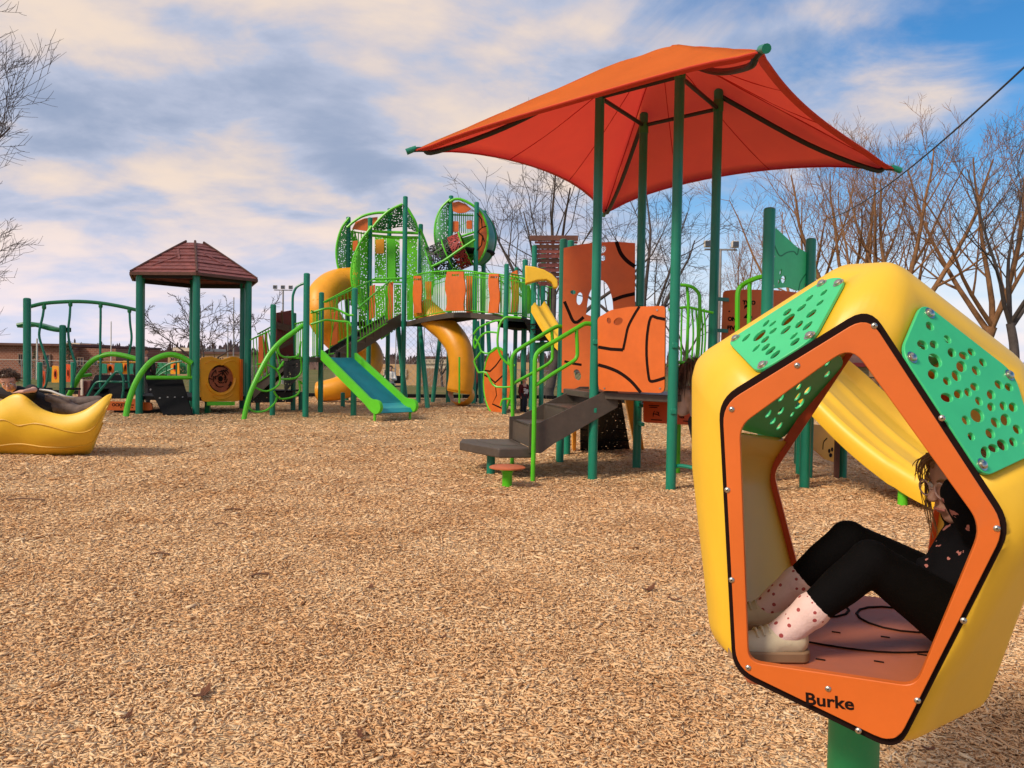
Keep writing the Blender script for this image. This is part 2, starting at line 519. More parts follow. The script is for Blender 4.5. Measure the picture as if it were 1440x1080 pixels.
def chips():
    rng = np.random.default_rng(5)
    bands = [(2.55, 4.2, 7400, .66), (4.2, 6.0, 4200, .76), (6.0, 8.5, 2000, .92), (8.5, 12.0, 750, 1.25), (12.0, 17.0, 300, 1.6), (17.0, 23.0, 110, 2.1), (23.0, 31.5, 40, 2.7)]
    C, SCL = [], []
    for y0, y1, dn, sc in bands:
        x0, x1 = -.72 * y1 - .3, .72 * y1 + .3
        n = int((x1 - x0) * (y1 - y0) * dn)
        p = np.stack([rng.uniform(x0, x1, n), rng.uniform(y0, y1, n)], 1)
        p = p[np.abs(p[:, 0]) < .70 * p[:, 1] + .25]
        C.append(p); SCL.append(np.full(len(p), sc))
    C = np.concatenate(C); SCL = np.concatenate(SCL)
    ok = np.array([b < edge_y(a) - .15 for a, b in C]); C = C[ok]; SCL = SCL[ok]
    n = len(C); print('chips', n)
    Z = np.array([mz(a, b) for a, b in C])
    ln = rng.gamma(4, .0070, n) * SCL + .006; wd = ln * rng.uniform(.10, .30, n) + .0022; th = wd * rng.uniform(.35, .8, n)
    yaw = rng.uniform(0, 2 * np.pi, n); pit = rng.normal(0, .15, n); rol = rng.uniform(-1.0, 1.0, n)
    lift = rng.uniform(-.002, .009, n)
    # a chip: a split sliver, wedge section, ends cut at an angle
    tp = np.array([[-.5, -.5, 0], [-.42, .5, 0], [-.5, .05, 1], [.42, -.45, 0], [.5, .35, 0], [.47, .0, .8]])
    fc = np.array([[0, 2, 1], [3, 4, 5], [0, 3, 5], [0, 5, 2], [1, 2, 5], [1, 5, 4], [0, 1, 4], [0, 4, 3]])
    P = tp[None] * np.stack([ln, wd, th], 1)[:, None, :]
    P[:, :, 2] += (rng.normal(0, .04, n) * ln)[:, None] * (np.array([1, 1, 1, 0, 0, 0.])[None])
    c, s = np.cos(rol)[:, None], np.sin(rol)[:, None]
    y, z = P[..., 1] * c - P[..., 2] * s, P[..., 1] * s + P[..., 2] * c
    x = P[..., 0]
    c, s = np.cos(pit)[:, None], np.sin(pit)[:, None]
    x, z = x * c - z * s, x * s + z * c
    c, s = np.cos(yaw)[:, None], np.sin(yaw)[:, None]
    x, y = x * c - y * s, x * s + y * c
    Vv = np.stack([x + C[:, 0:1], y + C[:, 1:2], z + (Z + lift)[:, None]], 2).reshape(-1, 3)
    Fv = (fc[None] + (np.arange(n) * 6)[:, None, None]).reshape(-1)
    me = bpy.data.meshes.new('wood_chips')
    me.vertices.add(len(Vv)); me.vertices.foreach_set('co', Vv.astype('f').ravel())
    nf = len(Fv) // 3
    me.loops.add(len(Fv)); me.loops.foreach_set('vertex_index', Fv.astype('i'))
    me.polygons.add(nf); me.polygons.foreach_set('loop_start', (np.arange(nf) * 3).astype('i'))
    me.update(calc_edges=True)
    at = me.attributes.new('tone', 'FLOAT', 'POINT')
    tone = np.clip(rng.beta(2.2, 1.5, n), 0, 1); dk = rng.random(n) < .06; tone[dk] *= .12
    at.data.foreach_set('value', np.repeat(tone, 6).astype('f'))
    o = link('wood_chips', me, mulch_mat(True)); o['kind'] = 'stuff'
    o['label'] = 'loose tan wood chips covering the playground floor'
chips()
# black edging round the far side of the bed
t = thing('edging_kerb', 'black edging strip between the mulch bed and the grass', 'edging', (0, 31, 0))
for a, b in zip(EDGE, EDGE[1:]):
    k = max(1, int((b - a).length / 3))
    for i in range(k):
        p = a + (b - a) * (i / k); q = a + (b - a) * ((i + .985) / k)
        MB().beam((p.x, p.y + .06, .03), (q.x, q.y + .06, .03), .10, .26).build('edging_board', BLACKR, t, bevel=.012)

# ================================================================ fallen leaves and twigs
LEAFM = M('dead_leaf', (.15, .055, .022), .8, .3, 20)
def leaf(px, py, s, label, seed):
    rg = random.Random(seed)
    g = G(px, py); z = mz(g.x, g.y) + .018
    t = thing('dead_leaf', label, 'leaf', (g.x, g.y, z), 'dead leaves lying on the mulch')
    mb = MB(); a0 = rg.uniform(0, 6.28)
    # lobed, curled oak leaf with a little thickness
    rim = []
    for i in range(22):
        u = i / 22 * 2 * math.pi
        rr = s * (.45 + .25 * abs(math.cos(u)) + .16 * math.cos(7 * u)) * (1.25 if abs(math.cos(u)) > .7 else .8)
        rim.append(V((rr * math.cos(u) * 1.2, rr * math.sin(u) * .75)))
    top = []
    for q in rim:
        c, s_ = math.cos(a0), math.sin(a0)
        top.append(V((g.x + q.x * c - q.y * s_, g.y + q.x * s_ + q.y * c, z + .35 * (q.x ** 2 + q.y ** 2) / s * rg.uniform(.5, 1) + .004)))
    cen = V((g.x, g.y, z))
    vs = [cen] + top + [cen - V((0, 0, .003))] + [p - V((0, 0, .003)) for p in top]
    n = len(top); fs = []
    for i in range(n):
        j = (i + 1) % n
        fs += [(0, 1 + i, 1 + j), (n + 1, n + 2 + j, n + 2 + i), (1 + i, n + 2 + i, n + 2 + j, 1 + j)]
    mb.add(vs, fs); mb.build('blade', LEAFM, t)
    MB().tube([cen, cen + V((math.cos(a0) * s * 1.1, math.sin(a0) * s * 1.1, .012))], .0025, 5).build('stalk', LEAFM, t)
leaf(912, 838, .062, 'curled brown leaf on the mulch left of the yellow pod', 1)
leaf(948, 851, .040, 'smaller brown leaf just right of the curled leaf by the pod', 2)
leaf(285, 976, .060, 'dark lobed leaf on the mulch near the bottom left', 3)
leaf(520, 833, .040, 'flat brown leaf in the middle of the open mulch', 4)
leaf(622, 904, .030, 'small dark leaf on the mulch below the middle leaf', 5)
leaf(506, 1042, .034, 'dark leaf nearest the camera, beside the lower edge', 6)
leaf(1150, 822, .028, 'small leaf seen through the opening of the pod', 7)
leaf(178, 1008, .035, 'brown leaf in the bottom left corner of the mulch', 8)
leaf(1305, 1064, .022, 'dark red nut-like leaf scrap under the pod', 9)
TWIG = M('twig', (.16, .075, .04), .8, .3, 20)
for px, py, l, a, lab in ((38, 708, .36, .1, 'long thin twig on the mulch below the yellow boat'), (328, 724, .16, .3, 'short dark stick near the middle left of the mulch'), (225, 787, .14, .2, 'pale thin stick left of centre on the mulch'), (366, 815, .12, .5, 'small curved stick in the open mulch'), (310, 743, .12, 0, 'tiny twig beside the short dark stick')):
    g = G(px, py); z = mz(g.x, g.y) + .02; d = V((math.cos(a), math.sin(a), 0)); n_ = V((-d.y, d.x, 0))
    p = V((g.x, g.y, z))
    o = MB().tube(catmull([p - d * l / 2, p - d * l * .1 + n_ * l * .07 + V((0, 0, .01)), p + d * l * .2 + V((0, 0, .006)), p + d * l / 2 - n_ * l * .04], 4), [.007] * 13, 6).build('twig', TWIG)
    tag(o, lab, 'twig', 'twigs lying on the mulch')

# ================================================================ bare trees
def gen_tree(seed, H, r0, nlimb=5, split=.22, spread=.55, ncount=(6, 6, 5, 4), lens=(.62, .5, .45, .4), upt=(.12, .16, .12, .05), wob=.16, twig=.012, pyr=False):
    rg = random.Random(seed)
    trunk, crown = MB(), MB()
    def rv(): return V((rg.uniform(-1, 1), rg.uniform(-1, 1), rg.uniform(-1, 1)))
    def limb(p, d, L, r, lv, mb, r1):
        k = (9, 7, 5, 4, 3)[lv]; n = (9, 6, 5, 4, 3)[lv]
        pts, rs = [p.copy()], [r]
        dd = d.copy()
        for i in range(k):
            dd = (dd + rv() * wob + V((0, 0, upt[min(lv, 3)]))).normalized()
            p = p + dd * (L / k); pts.append(p.copy()); rs.append(r + (r1 - r) * ((i + 1) / k))
        mb.tube(pts, rs, n, caps=lv < 2)
        return pts, rs, dd
    def grow(p, d, L, r, lv):
        pts, rs, dd = limb(p, d, L, r, lv, crown, max(twig * .6, r * .22))
        if lv >= 4: return
        cnt = ncount[lv - 1] if lv >= 1 else 0
        for i in range(cnt):
            t = .22 + .78 * (i + rg.random()) / cnt
            f = t * (len(pts) - 1); a = min(len(pts) - 2, int(f))
            q = pts[a].lerp(pts[a + 1], f - a); rr = rs[a]
            ax = (pts[a + 1] - pts[a]).normalized()
            sd_ = ax.cross(rv()).normalized()
            ang = rg.uniform(.45, .95)
            nd = (ax * math.cos(ang) + sd_ * math.sin(ang)).normalized()
            grow(q, nd, L * lens[lv - 1] * rg.uniform(.65, 1.2) * (1.15 - .45 * t), max(twig, rr * rg.uniform(.34, .54)), lv + 1)
    tl = H * (.86 if pyr else split)
    pts, rs, dd = limb(V((0, 0, -.2)), V((rg.uniform(-.06, .06), rg.uniform(-.06, .06), 1)).normalized(), tl + .2, r0, 0, trunk, r0 * .78)
    # flared foot
    trunk.lathe([(r0 * 1.5, -.15), (r0 * 1.18, .15), (r0 * 1.0, .5)], (0, 0, 0), 9, caps=False)
    top = pts[-1]
    if pyr:
        for i in range(nlimb):
            f = .12 + .86 * i / nlimb
            az = i * 2.4 + rg.uniform(-.3, .3); tilt = 1.42 - .75 * f
            nd = V((math.cos(az) * math.sin(tilt), math.sin(az) * math.sin(tilt), math.cos(tilt)))
            a_ = f * (len(pts) - 1); k_ = min(len(pts) - 2, int(a_))
            grow(pts[k_].lerp(pts[k_ + 1], a_ - k_), nd, H * .50 * (1 - .55 * f) * rg.uniform(.85, 1.1), r0 * .40 * (1 - .6 * f), 1)
        return trunk, crown
    for i in range(nlimb):
        az = 2 * math.pi * (i + rg.uniform(-.3, .3)) / nlimb
        tilt = rg.uniform(.35, 1.0) * spread if i else .08
        nd = V((math.cos(az) * math.sin(tilt), math.sin(az) * math.sin(tilt), math.cos(tilt)))
        q = top if i % 2 == 0 else pts[-2].lerp(pts[-1], rg.random())
        grow(q, nd, (H - tl) * rg.uniform(.72, .95), r0 * rg.uniform(.42, .60), 1)
    return trunk, crown
def tree_meshes(nm, *a, **k):
    tr, cr = gen_tree(*a, **k)
    return tr.mesh(nm + '_trunk', smooth=True, sharp=80), cr.mesh(nm + '_crown', smooth=True, sharp=80)
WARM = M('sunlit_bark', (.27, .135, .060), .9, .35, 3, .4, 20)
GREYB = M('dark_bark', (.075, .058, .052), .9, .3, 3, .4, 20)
def tree(ms, mt, px, D, rz, sc, label, group=None, dz=0.0, x=None):
    p = W(px, 560, D); p.z = gz(D) + dz
    if x is not None: p.x = x
    t = thing('bare_tree', label, 'tree', p, group)
    for nm, me in (('trunk', ms[0]), ('crown', ms[1])):
        me2 = me
        if not me2.materials: me2.materials.append(mt)
        o = bpy.data.objects.new(nm, me2); COL.objects.link(o); o.parent = t
        if me2.materials[0] is not mt:
            o.material_slots[0].link = 'OBJECT'; o.material_slots[0].material = mt
    t.rotation_euler.z = rz; t.scale = (sc, sc, sc)
    return t
TA = tree_meshes('tall', 11, 15.0, .30, 5, .27, .82, (6, 7, 6, 5), (.5, .52, .5, .5), (.07, .10, .10, .06), .13, .009)
TB = tree_meshes('tall2', 23, 14.5, .27, 5, .30, .80, (6, 7, 6, 4), (.52, .52, .5, .5), (.09, .11, .10, .06), .12, .009)
TC = tree_meshes('wide', 5, 12.5, .27, 5, .20, .85, (6, 6, 5, 3), (.55, .55, .5, .5), (.05, .06, .04, .0), .2, .010)
TD = tree_meshes('small', 31, 5.0, .085, 5, .28, .95, (6, 6, 5, 3), (.5, .5, .5, .5), (.02, .04, .02, .0), .24, .010)
TE = tree_meshes('near', 47, 14.0, .24, 26, .13, 1.25, (9, 7, 6, 3), (.42, .55, .55, .5), (.035, .10, .13, .10), .08, .006, True)
GR = 'bare trees beyond the right-hand fence'
for i, (px, D, rz, sc, ms, lab) in enumerate((
    (1108, 52, .3, 1.06, TB, 'slender bare tree furthest left of the right-hand row'),
    (1180, 46, 1.7, 1.02, TA, 'bare tree right of the green leaf panel'),
    (1232, 43, 3.0, 1.0, TB, 'bare tree behind the top of the pod'),
    (1282, 41, 4.4, 1.0, TA, 'stout bare tree above the crown of the pod'),
    (1372, 40, .9, .98, TA, 'bare tree above the pod\'s right green panel'),
    (1428, 38, 2.2, .93, TB, 'dark bare tree at the right edge'),
    (1045, 70, 2.9, .95, TA, 'distant pale bare tree between the shade posts and leaf panel'),
    (965, 75, 4.9, .80, TB, 'small distant bare tree between the two right shade posts'))):
    tree(ms, GREYB if i in (5, 7) else WARM, px, D, rz, sc, lab, GR)
tree(TC, GREYB, 770, 36, .6, .92, 'spreading dark bare tree behind the shade canopy posts')
tree(TC, GREYB, 905, 44, 3.9, 1.0, 'spreading bare tree behind the right shade posts')
tree(TD, GREYB, 318, 30, 1.0, .98, 'small crooked bare tree behind the redwood roofed tower')
tree(TC, GREYB, 622, 62, 2.0, .38, 'low bare tree seen under the arched bridge')
tree(TE, GREYB, -325, 17, .9, 1.0, 'large bare tree reaching in from the left edge')
tree(TB, WARM, 100, 96, .5, .25, 'little bare tree in front of the brick school')

# evergreen shrubs by the brick building
NEEDLE = M('evergreen_needles', (.05, .075, .03), .9, .4, 6)
def evergreen(px, D, h, label):
    p = W(px, 530, D); p.z = gz(D)
    t = thing('evergreen_tree', label, 'tree', p, 'evergreens before the brick school')
    MB().tube([p, p + V((0, 0, h * .9))], [.12, .03], 6).build('trunk', BARK, t)
    mb = MB(); rg = random.Random(px)
    for i in range(900):
        f = rg.random() ** .7; a = rg.uniform(0, 6.28); R_ = h * .34 * (1 - f) * rg.uniform(.4, 1.05) + .05
        c = p + V((math.cos(a) * R_, math.sin(a) * R_, .15 + f * h))
        s = h * .05
        d1, d2 = V((rg.uniform(-1, 1), rg.uniform(-1, 1), rg.uniform(-.6, .2))) * s, V((rg.uniform(-1, 1), rg.uniform(-1, 1), rg.uniform(-.3, .6))) * s
        mb.add([c, c + d1, c + d2], [(0, 1, 2)])
    mb.build('crown', NEEDLE, t, smooth=False)
evergreen(97, 90, 4.4, 'dark conical evergreen between the two left posts')
evergreen(50, 92, 3.3, 'low evergreen beside the white pole and brick wall')
evergreen(142, 88, 2.6, 'small evergreen behind the hanging bars')

# ================================================================ far buildings
def brickmat(name, c1, c2, mort, sx=1.0):
    mt, nt, N, L, b = newmat(name)
    tc = N.new('ShaderNodeTexCoord'); mp = N.new('ShaderNodeMapping'); mp.inputs['Rotation'].default_value = (math.pi / 2, 0, 0)
    L.new(tc.outputs['Object'], mp.inputs[0])
    br = N.new('ShaderNodeTexBrick'); br.inputs['Scale'].default_value = sx
    br.inputs['Color1'].default_value = (*c1, 1); br.inputs['Color2'].default_value = (*c2, 1); br.inputs['Mortar'].default_value = (*mort, 1)
    br.inputs['Brick Width'].default_value = .40; br.inputs['Row Height'].default_value = .20; br.inputs['Mortar Size'].default_value = .02
    L.new(mp.outputs[0], br.inputs['Vector']); L.new(br.outputs[0], b.inputs['Base Color'])
    b.inputs['Roughness'].default_value = .9
    return mt
BRICKR = brickmat('red_brick', (.30, .115, .065), (.24, .085, .05), (.36, .22, .16), .8)
BRICKT = brickmat('tan_brick', (.50, .37, .20), (.44, .31, .16), (.55, .44, .28), 1.0)
STUCCO = M('tan_wall', (.52, .33, .17), .9, .15, .3)
CREAM = M('cream_trim', (.66, .55, .40), .8, .1)
GLASSD = M('dark_window_glass', (.05, .055, .065), .15, .2, spec=.8)
SHING = M('brown_shingle', (.13, .06, .045), .9, .35, 1.5, .4, 12)
def block(t, px0, px1, D, pytop, mt, depth=10, name='wall', pyb=None):
    a, b = W(px0, 500, D), W(px1, 500, D)
    zt = W((px0 + px1) / 2, pytop, D).z; zb = gz(D) - .3 if pyb is None else W((px0 + px1) / 2, pyb, D).z
    return MB().box(((a.x + b.x) / 2, D + depth / 2, (zt + zb) / 2), (b.x - a.x, depth, zt - zb)).build(name, mt, t)
def windows(t, D, boxes, gm=GLASSD, fr=CREAM):
    for (x0, y0, x1, y1) in boxes:
        a, b = W(x0, y1, D), W(x1, y0, D)
        mb = MB(); cx, cz = (a.x + b.x) / 2, (a.z + b.z) / 2; sx, sz = b.x - a.x, b.z - a.z
        for q, s in (((cx, D - .05, a.z), (sx + .16, .22, .12)), ((cx, D - .05, b.z), (sx + .16, .22, .12)), ((a.x, D - .05, cz), (.12, .2, sz - .12)), ((b.x, D - .05, cz), (.12, .2, sz - .12)), ((cx, D - .05, cz), (.08, .18, sz - .12))):
            mb.box(q, s)
        w_ = mb.build('window', fr, t)
        MB().box((cx, D - .02, cz), (sx - .1, .06, sz - .1)).build('pane', gm, w_)
t = thing('brick_school', 'long low red brick building along the left horizon', 'building', W(60, 530, 100))
block(t, -140, 102, 100, 484, BRICKR, 25)
block(t, 102.4, 163, 101.5, 490, BRICKR, 20, 'wing')
MB().box((W(-19, 484, 100).x, 112, W(-19, 483.4, 100).z), (23, 25.4, .3)).build('roof', SHING, t)
windows(t, 99.95, [(27, 498, 33, 512), (61, 499, 71, 514), (-20, 498, -10, 512), (110, 503, 118, 514), (128, 503, 138, 514)], fr=M('bronze_frame', (.20, .12, .08), .7))
t = thing('tan_school', 'pale tan building with many windows behind the roofed tower', 'building', W(290, 530, 112))
block(t, 236, 352, 112, 497, STUCCO, 14)
block(t, 243, 282, 113, 489, CREAM, 10, 'upper_storey')
MB().box((W(294, 497, 112).x, 119, W(294, 496, 112).z), (12.6, 14.6, .35)).build('roof', SHING, t)
windows(t, 111.95, [(x, 503, x + 6, 511) for x in range(240, 350, 11)], fr=STUCCO)
t = thing('flat_roof_store', 'distant brick block with a tan rooftop left of the hanging bars', 'building', W(150, 520, 160))
block(t, 84, 232, 160, 491.5, BRICKR, 20)
block(t, 88, 112, 161, 482, CREAM, 8, 'rooftop_plant')
block(t, 112.5, 128, 161, 484, BRICKR, 8, 'chimney')
t = thing('field_house', 'tan baseball field house with a white window strip under the bridge', 'building', W(620, 530, 95))
block(t, 470, 592, 96.5, 512, STUCCO, 9)
block(t, 592.5, 646, 95, 503, CREAM, 9, 'press_box')
block(t, 647, 760, 97, 509, STUCCO, 9, 'wing')
MB().box((W(619, 500, 95).x, 99.5, W(619, 502.6, 95).z), (5.3, 9.6, .25)).build('roof', SHING, t)
windows(t, 94.95, [(x, 506, x + 4.2, 510.5) for x in (597, 603, 609, 615, 621, 627, 633, 639)] )
windows(t, 96.45, [(x, 520, x + 9, 530) for x in (500, 520, 540, 562)])
t = thing('right_house', 'tan brick house with a brown hip roof seen through the pod', 'house', W(1240, 560, 58))
a, b = W(1085, 520, 58), W(1330, 520, 58); ze = W(1230, 511, 58).z; zb = gz(58) - .3
MB().box(((a.x + b.x) / 2, 63, (ze + zb) / 2), (b.x - a.x, 10, ze - zb)).build('wall', BRICKT, t)
rf = MB(); ov = .5
c4 = [V((a.x - ov, 57.4, ze)), V((b.x + ov, 57.4, ze)), V((b.x + ov, 68.6, ze)), V((a.x - ov, 68.6, ze))]
r2 = [V((a.x + 4, 63, ze + 2.6)), V((b.x - 4, 63, ze + 2.6))]
rf.add(c4 + r2 + [c - V((0, 0, .12)) for c in c4], [(0, 1, 5, 4), (1, 2, 5), (2, 3, 4, 5), (3, 0, 4), (6, 9, 8, 7), (0, 6, 7, 1), (1, 7, 8, 2), (2, 8, 9, 3), (3, 9, 6, 0)])
rf.build('roof', SHING, t, smooth=False)
MB().box(((a.x + b.x) / 2, 57.3, ze - .13), (b.x - a.x + 1.0, .14, .3)).build('fascia', M('maroon_fascia', (.22, .02, .02), .6), t)
windows(t, 57.95, [(1197, 514, 1204, 524), (1262, 515, 1290, 540)], fr=M('white_trim', (.75, .72, .66), .7))

# ================================================================ fences, poles, cable
STEEL = M('galvanised_steel', (.33, .31, .29), .5, .15, metal=.4)
BLKST = M('black_steel', (.02, .02, .02), .5, .2)
WHITEP = M('pale_pole', (.62, .56, .48), .6, .15)
def chainlink(p0, p1, h, mt, label, post_every=2.6, mesh_step=.16, z0=None, wr=.006, pr=.035, name='chain_link_fence', rails=True):
    p0, p1 = V(p0), V(p1); d = (p1 - p0); l = d.length; d.normalize()
    t = thing(name, label, 'fence', p0)
    k = max(1, int(l / post_every))
    for i in range(k + 1):
        q = p0 + d * (l * i / k); z = gz(q.y)
        MB().cyl((q.x, q.y, z - .1), (q.x, q.y, z + h + .05), pr, 6).build('post', mt, t)
    mb = MB()
    z = gz((p0.y + p1.y) / 2)
    for i in range(int((l + h) / mesh_step)):
        s = i * mesh_step
        for sg in (1, -1):
            # diagonals
            a0, a1 = s - h, s
            if a1 > l + h: continue
            lo, hi = max(0, a0), min(l, a1)
            if hi <= lo: continue
            za, zb_ = (lo - a0), (hi - a0)
            if sg < 0: za, zb_ = h - za, h - zb_
            A, B = p0 + d * lo, p0 + d * hi
            n_ = V((-d.y, d.x, 0)) * wr
            A = V((A.x, A.y, z + za)); B = V((B.x, B.y, z + zb_))
            mb.tube([A, B], wr, 3, caps=False)
    m_ = mb.build('wire_mesh', mt, t); m_['kind'] = 'stuff'
    if rails:
        MB().cyl((p0.x, p0.y, gz(p0.y) + h), (p1.x, p1.y, gz(p1.y) + h), pr * .8, 6).build('top_rail', mt, t)
    return t
def gp(px, D):
    p = W(px, 540, D); return V((p.x, D, 0))
chainlink(gp(1085, 31), gp(1445, 30), 1.25, BLKST, 'black chain link fence seen through the pod opening', 2.4, .09, pr=.04)
chainlink(gp(-40, 62), gp(235, 64), 1.6, STEEL, 'grey chain link fence before the brick school', 3.0, .35, wr=.010)
chainlink(gp(236, 70), gp(430, 72), 1.6, STEEL, 'grey chain link fence behind the roofed tower', 3.0, .35, wr=.010)
chainlink(gp(470, 64), gp(555, 66), 1.5, STEEL, 'grey chain link fence left of the backstop', 3.0, .35, wr=.010)
chainlink(gp(556, 58), gp(672, 60), 5.4, STEEL, 'tall chain link baseball backstop under the bridge', 1.9, .45, wr=.009, name='baseball_backstop')
chainlink(gp(673, 62), gp(850, 66), 1.5, STEEL, 'grey chain link fence right of the backstop', 3.0, .35, wr=.010)
t = thing('dugout_fence', 'brown slatted dugout screen behind the backstop', 'fence', gp(615, 76))
for i in range(26):
    q = gp(588 + i * 2.2, 76)
    MB().box((q.x, 76, gz(76) + .9), (.135, .06, 1.8)).build('slat', M('dugout_slat', (.30, .17, .09), .8) if i == 0 else bpy.data.materials['dugout_slat'], t)
# hedge by the house
HEDGE = M('hedge_leaf', (.045, .05, .02), .9, .5, 8)
t = thing('dark_hedge', 'low dark hedge behind the black chain link fence', 'hedge', gp(1250, 40))
rg = random.Random(3); mb = MB(); st = MB()
for px in range(1150, 1330, 9):
    q = gp(px, 40); st.tube([q + V((0, 0, gz(40))), q + V((rg.uniform(-.2, .2), 0, .6))], .02, 4)
for i in range(5200):
    px = rg.uniform(1140, 1335); q = gp(px, 40 + rg.uniform(-.6, .6))
    hh = .75 + .3 * math.sin(px * .11) + .15 * math.sin(px * .31)
    c = q + V((0, 0, gz(40) + rg.random() ** .6 * hh)); s = .10
    mb.add([c, c + V((rg.uniform(-s, s), rg.uniform(-s, s), rg.uniform(-s, s))), c + V((rg.uniform(-s, s), rg.uniform(-s, s), rg.uniform(-s, s)))], [(0, 1, 2)])
mb.build('foliage', HEDGE, t, smooth=False, kind='stuff'); st.build('stem', BARK, t)
# far woods
FARW = M('far_wood_twigs', (.21, .13, .11), .95, .3, .2)
mb = MB(); rg = random.Random(9)
for i in range(420):
    x = rg.uniform(-240, 240); y = rg.uniform(235, 285); h = 5.2 + 1.6 * math.sin(x * .045) + 1.2 * math.sin(x * .13 + 1) + rg.uniform(-1.2, .8)
    wd = rg.uniform(2.0, 3.6)
    for k in range(26):
        a = rg.uniform(-1, 1); f = rg.uniform(.35, 1) * math.sqrt(1 - a * a * .9)
        tx, tz = x + a * wd, h * f
        bx = x + a * wd * .3
        mb.add([(bx - .25, y, -2), (bx + .25, y, -2), (tx + .12, y + .3, tz * .9), (tx, y, tz), (tx - .12, y - .3, tz * .9)], [(0, 1, 2, 3, 4)])
o = mb.build('far_woods', FARW, smooth=False, kind='stuff'); o['label'] = 'hazy brown belt of leafless woods on the horizon'
def pole(name, px, D, pytop, r, mt, label, cat, lamps=0, pyb=None):
    b_ = gp(px, D); b_.z = gz(D) - .2
    t = thing(name, label, cat, b_)
    zt = W(px, pytop, D).z
    MB().tube([b_, (b_.x, D, zt)], [r, r * .7], 8).build('shaft', mt, t)
    if lamps:
        MB().beam((b_.x - 1.0, D, zt), (b_.x + 1.0, D, zt), .1, .1).build('crossarm', mt, t)
        for i in range(lamps):
            x = b_.x + (i - (lamps - 1) / 2) * (1.7 / max(1, lamps - 1))
            l_ = MB().box((x, D - .1, zt + .32), (.42, .30, .40)).build('floodlight', WHITEP, t, bevel=.03)
            MB().box((x, D - .27, zt + .32), (.34, .04, .32)).build('lens', GLASSD, l_)
    return t
pole('light_pole', 397, 85, 408, .13, STEEL, 'tall floodlight pole behind the slide tower', 'light pole', 3)
pole('light_pole', 1009, 48, 351, .10, STEEL, 'floodlight pole behind the rear right shade post', 'light pole', 2)
pole('flag_pole', 156, 80, 452, .07, WHITEP, 'thin pale pole behind the hanging bars', 'pole')
pole('utility_pole', 52, 85, 476, .12, WHITEP, 'pale utility pole before the brick school', 'pole')
pole('lamp_pole', 44, 85, 487, .07, WHITEP, 'short pale post left of the utility pole', 'pole')
pole('flag_pole', 328, 88, 418, .08, STEEL, 'thin grey pole behind the redwood roof tower', 'pole')
pole('foul_pole', 320, 80, 452, .06, STEEL, 'shorter thin grey pole left of the taller one', 'pole')
A_, B_ = W(1500, 38, 13), W(1165, 308, 42)
cab = []
for i in range(25):
    q = A_.lerp(B_, i / 24); q.z -= 1.4 * (1 - (2 * i / 24 - 1) ** 2) * .35; cab.append(q)
ext = A_ - (B_ - A_).normalized() * 6
tag(MB().tube([ext] + cab, .022, 6).build('overhead_cable', BLKST), 'black overhead cable slanting across the right sky', 'cable')
# ================================================================ shade canopy on four posts
def post(t, px, pyb, pyt=None, r=.062, ztop=None, mt=None, name='post', D=None, lean=None):
    """round post standing where its foot is seen"""
    g = G(px, pyb) if D is None else V((W(px, pyb, D).x, D, 0))
    zt = ztop if ztop is not None else Zof(px, pyt, g)
    mb = MB()
    mb.lathe([(r, -.15), (r, zt - r * .3), (r * .8, zt - r * .06), (r * .45, zt + r * .04)], (g.x, g.y, 0), 16)
    mb.build(name, mt or TEAL, t)
    return V((g.x, g.y, zt))
pA, pB, pC = G(833, 672), G(943, 687), G(895, 657)
pD = pB + pC - pA
CC = (pA + pB + pC + pD) / 4
t = thing('shade_canopy', 'orange fabric sun shade stretched over four tall green posts', 'shade canopy', CC)
ZC = 4.22
cor = [W(582, 212, 1), W(1072, 72, 1), W(1257, 238, 1), W(850, 300, 1)]
cor = [CAM + (c - CAM) * ((ZC - 1.5) / (c.z - 1.5)) for c in cor]
CC3 = sum(cor, V()) / 4
PEAK = V((CC3.x, CC3.y, ZC))
def rise(q):
    return 1.52 * (q if q < .7 else .7 + .30 * (1 - (1 - (q - .7) / .30) ** 2.0) * .62)
FAB = M('orange_shade_cloth', (.86, .285, .05), .85, .10, 1.2, .35, 260, spec=.2)
_nt = FAB.node_tree
_tl = _nt.nodes.new('ShaderNodeBsdfTranslucent'); _tl.inputs['Color'].default_value = (.92, .25, .24, 1)
_mx = _nt.nodes.new('ShaderNodeMixShader'); _mx.inputs[0].default_value = .6
_nt.links.new(_nt.nodes['Principled BSDF'].outputs[0], _mx.inputs[1]); _nt.links.new(_tl.outputs[0], _mx.inputs[2])
_nt.links.new(_mx.outputs[0], _nt.nodes['Material Output'].inputs['Surface'])
ARMG = M('backlit_green_steel', (.006, .016, .010), .45, .2)  # canopy arms and top frame: backlit shade put into their green, almost black
HEM = M('red_hem', (.55, .035, .012), .8, .1)
fab = MB()
edges = []
N1, N2 = 18, 12
for i in range(4):
    a, b = cor[i], cor[(i + 1) % 4]
    mid = (a + b) / 2
    inn = (CC3 - mid).normalized()
    rows = []
    for j in range(N1 + 1):
        u = j / N1
        s = 4 * u * (1 - u)
        e = a.lerp(b, u) + inn * (.36 * s) + V((0, 0, .22 * s))
        row = []
        for k in range(N2 + 1):
            q = k / N2
            p = e.lerp(PEAK, q)
            p.z = e.z * (1 - q) + ZC * q + rise(q) - .10 * s * math.sin(math.pi * min(1, q * 1.1)) * (1 - q)
            cnr = min(u, 1 - u)
            p.z += .016 * math.sin(cnr * 150 / (1 + 14 * cnr)) * math.exp(-cnr * 9) * (1 - q) + .006 * math.sin(q * 17 + u * 9)
            row.append(p)
        rows.append(row)
    fab.loft(rows)
    edges.append([r[0] for r in rows])
fo = fab.build('fabric', FAB, t, sharp=25)
sm = fo.modifiers.new('thick', 'SOLIDIFY'); sm.thickness = .006
hem = MB()
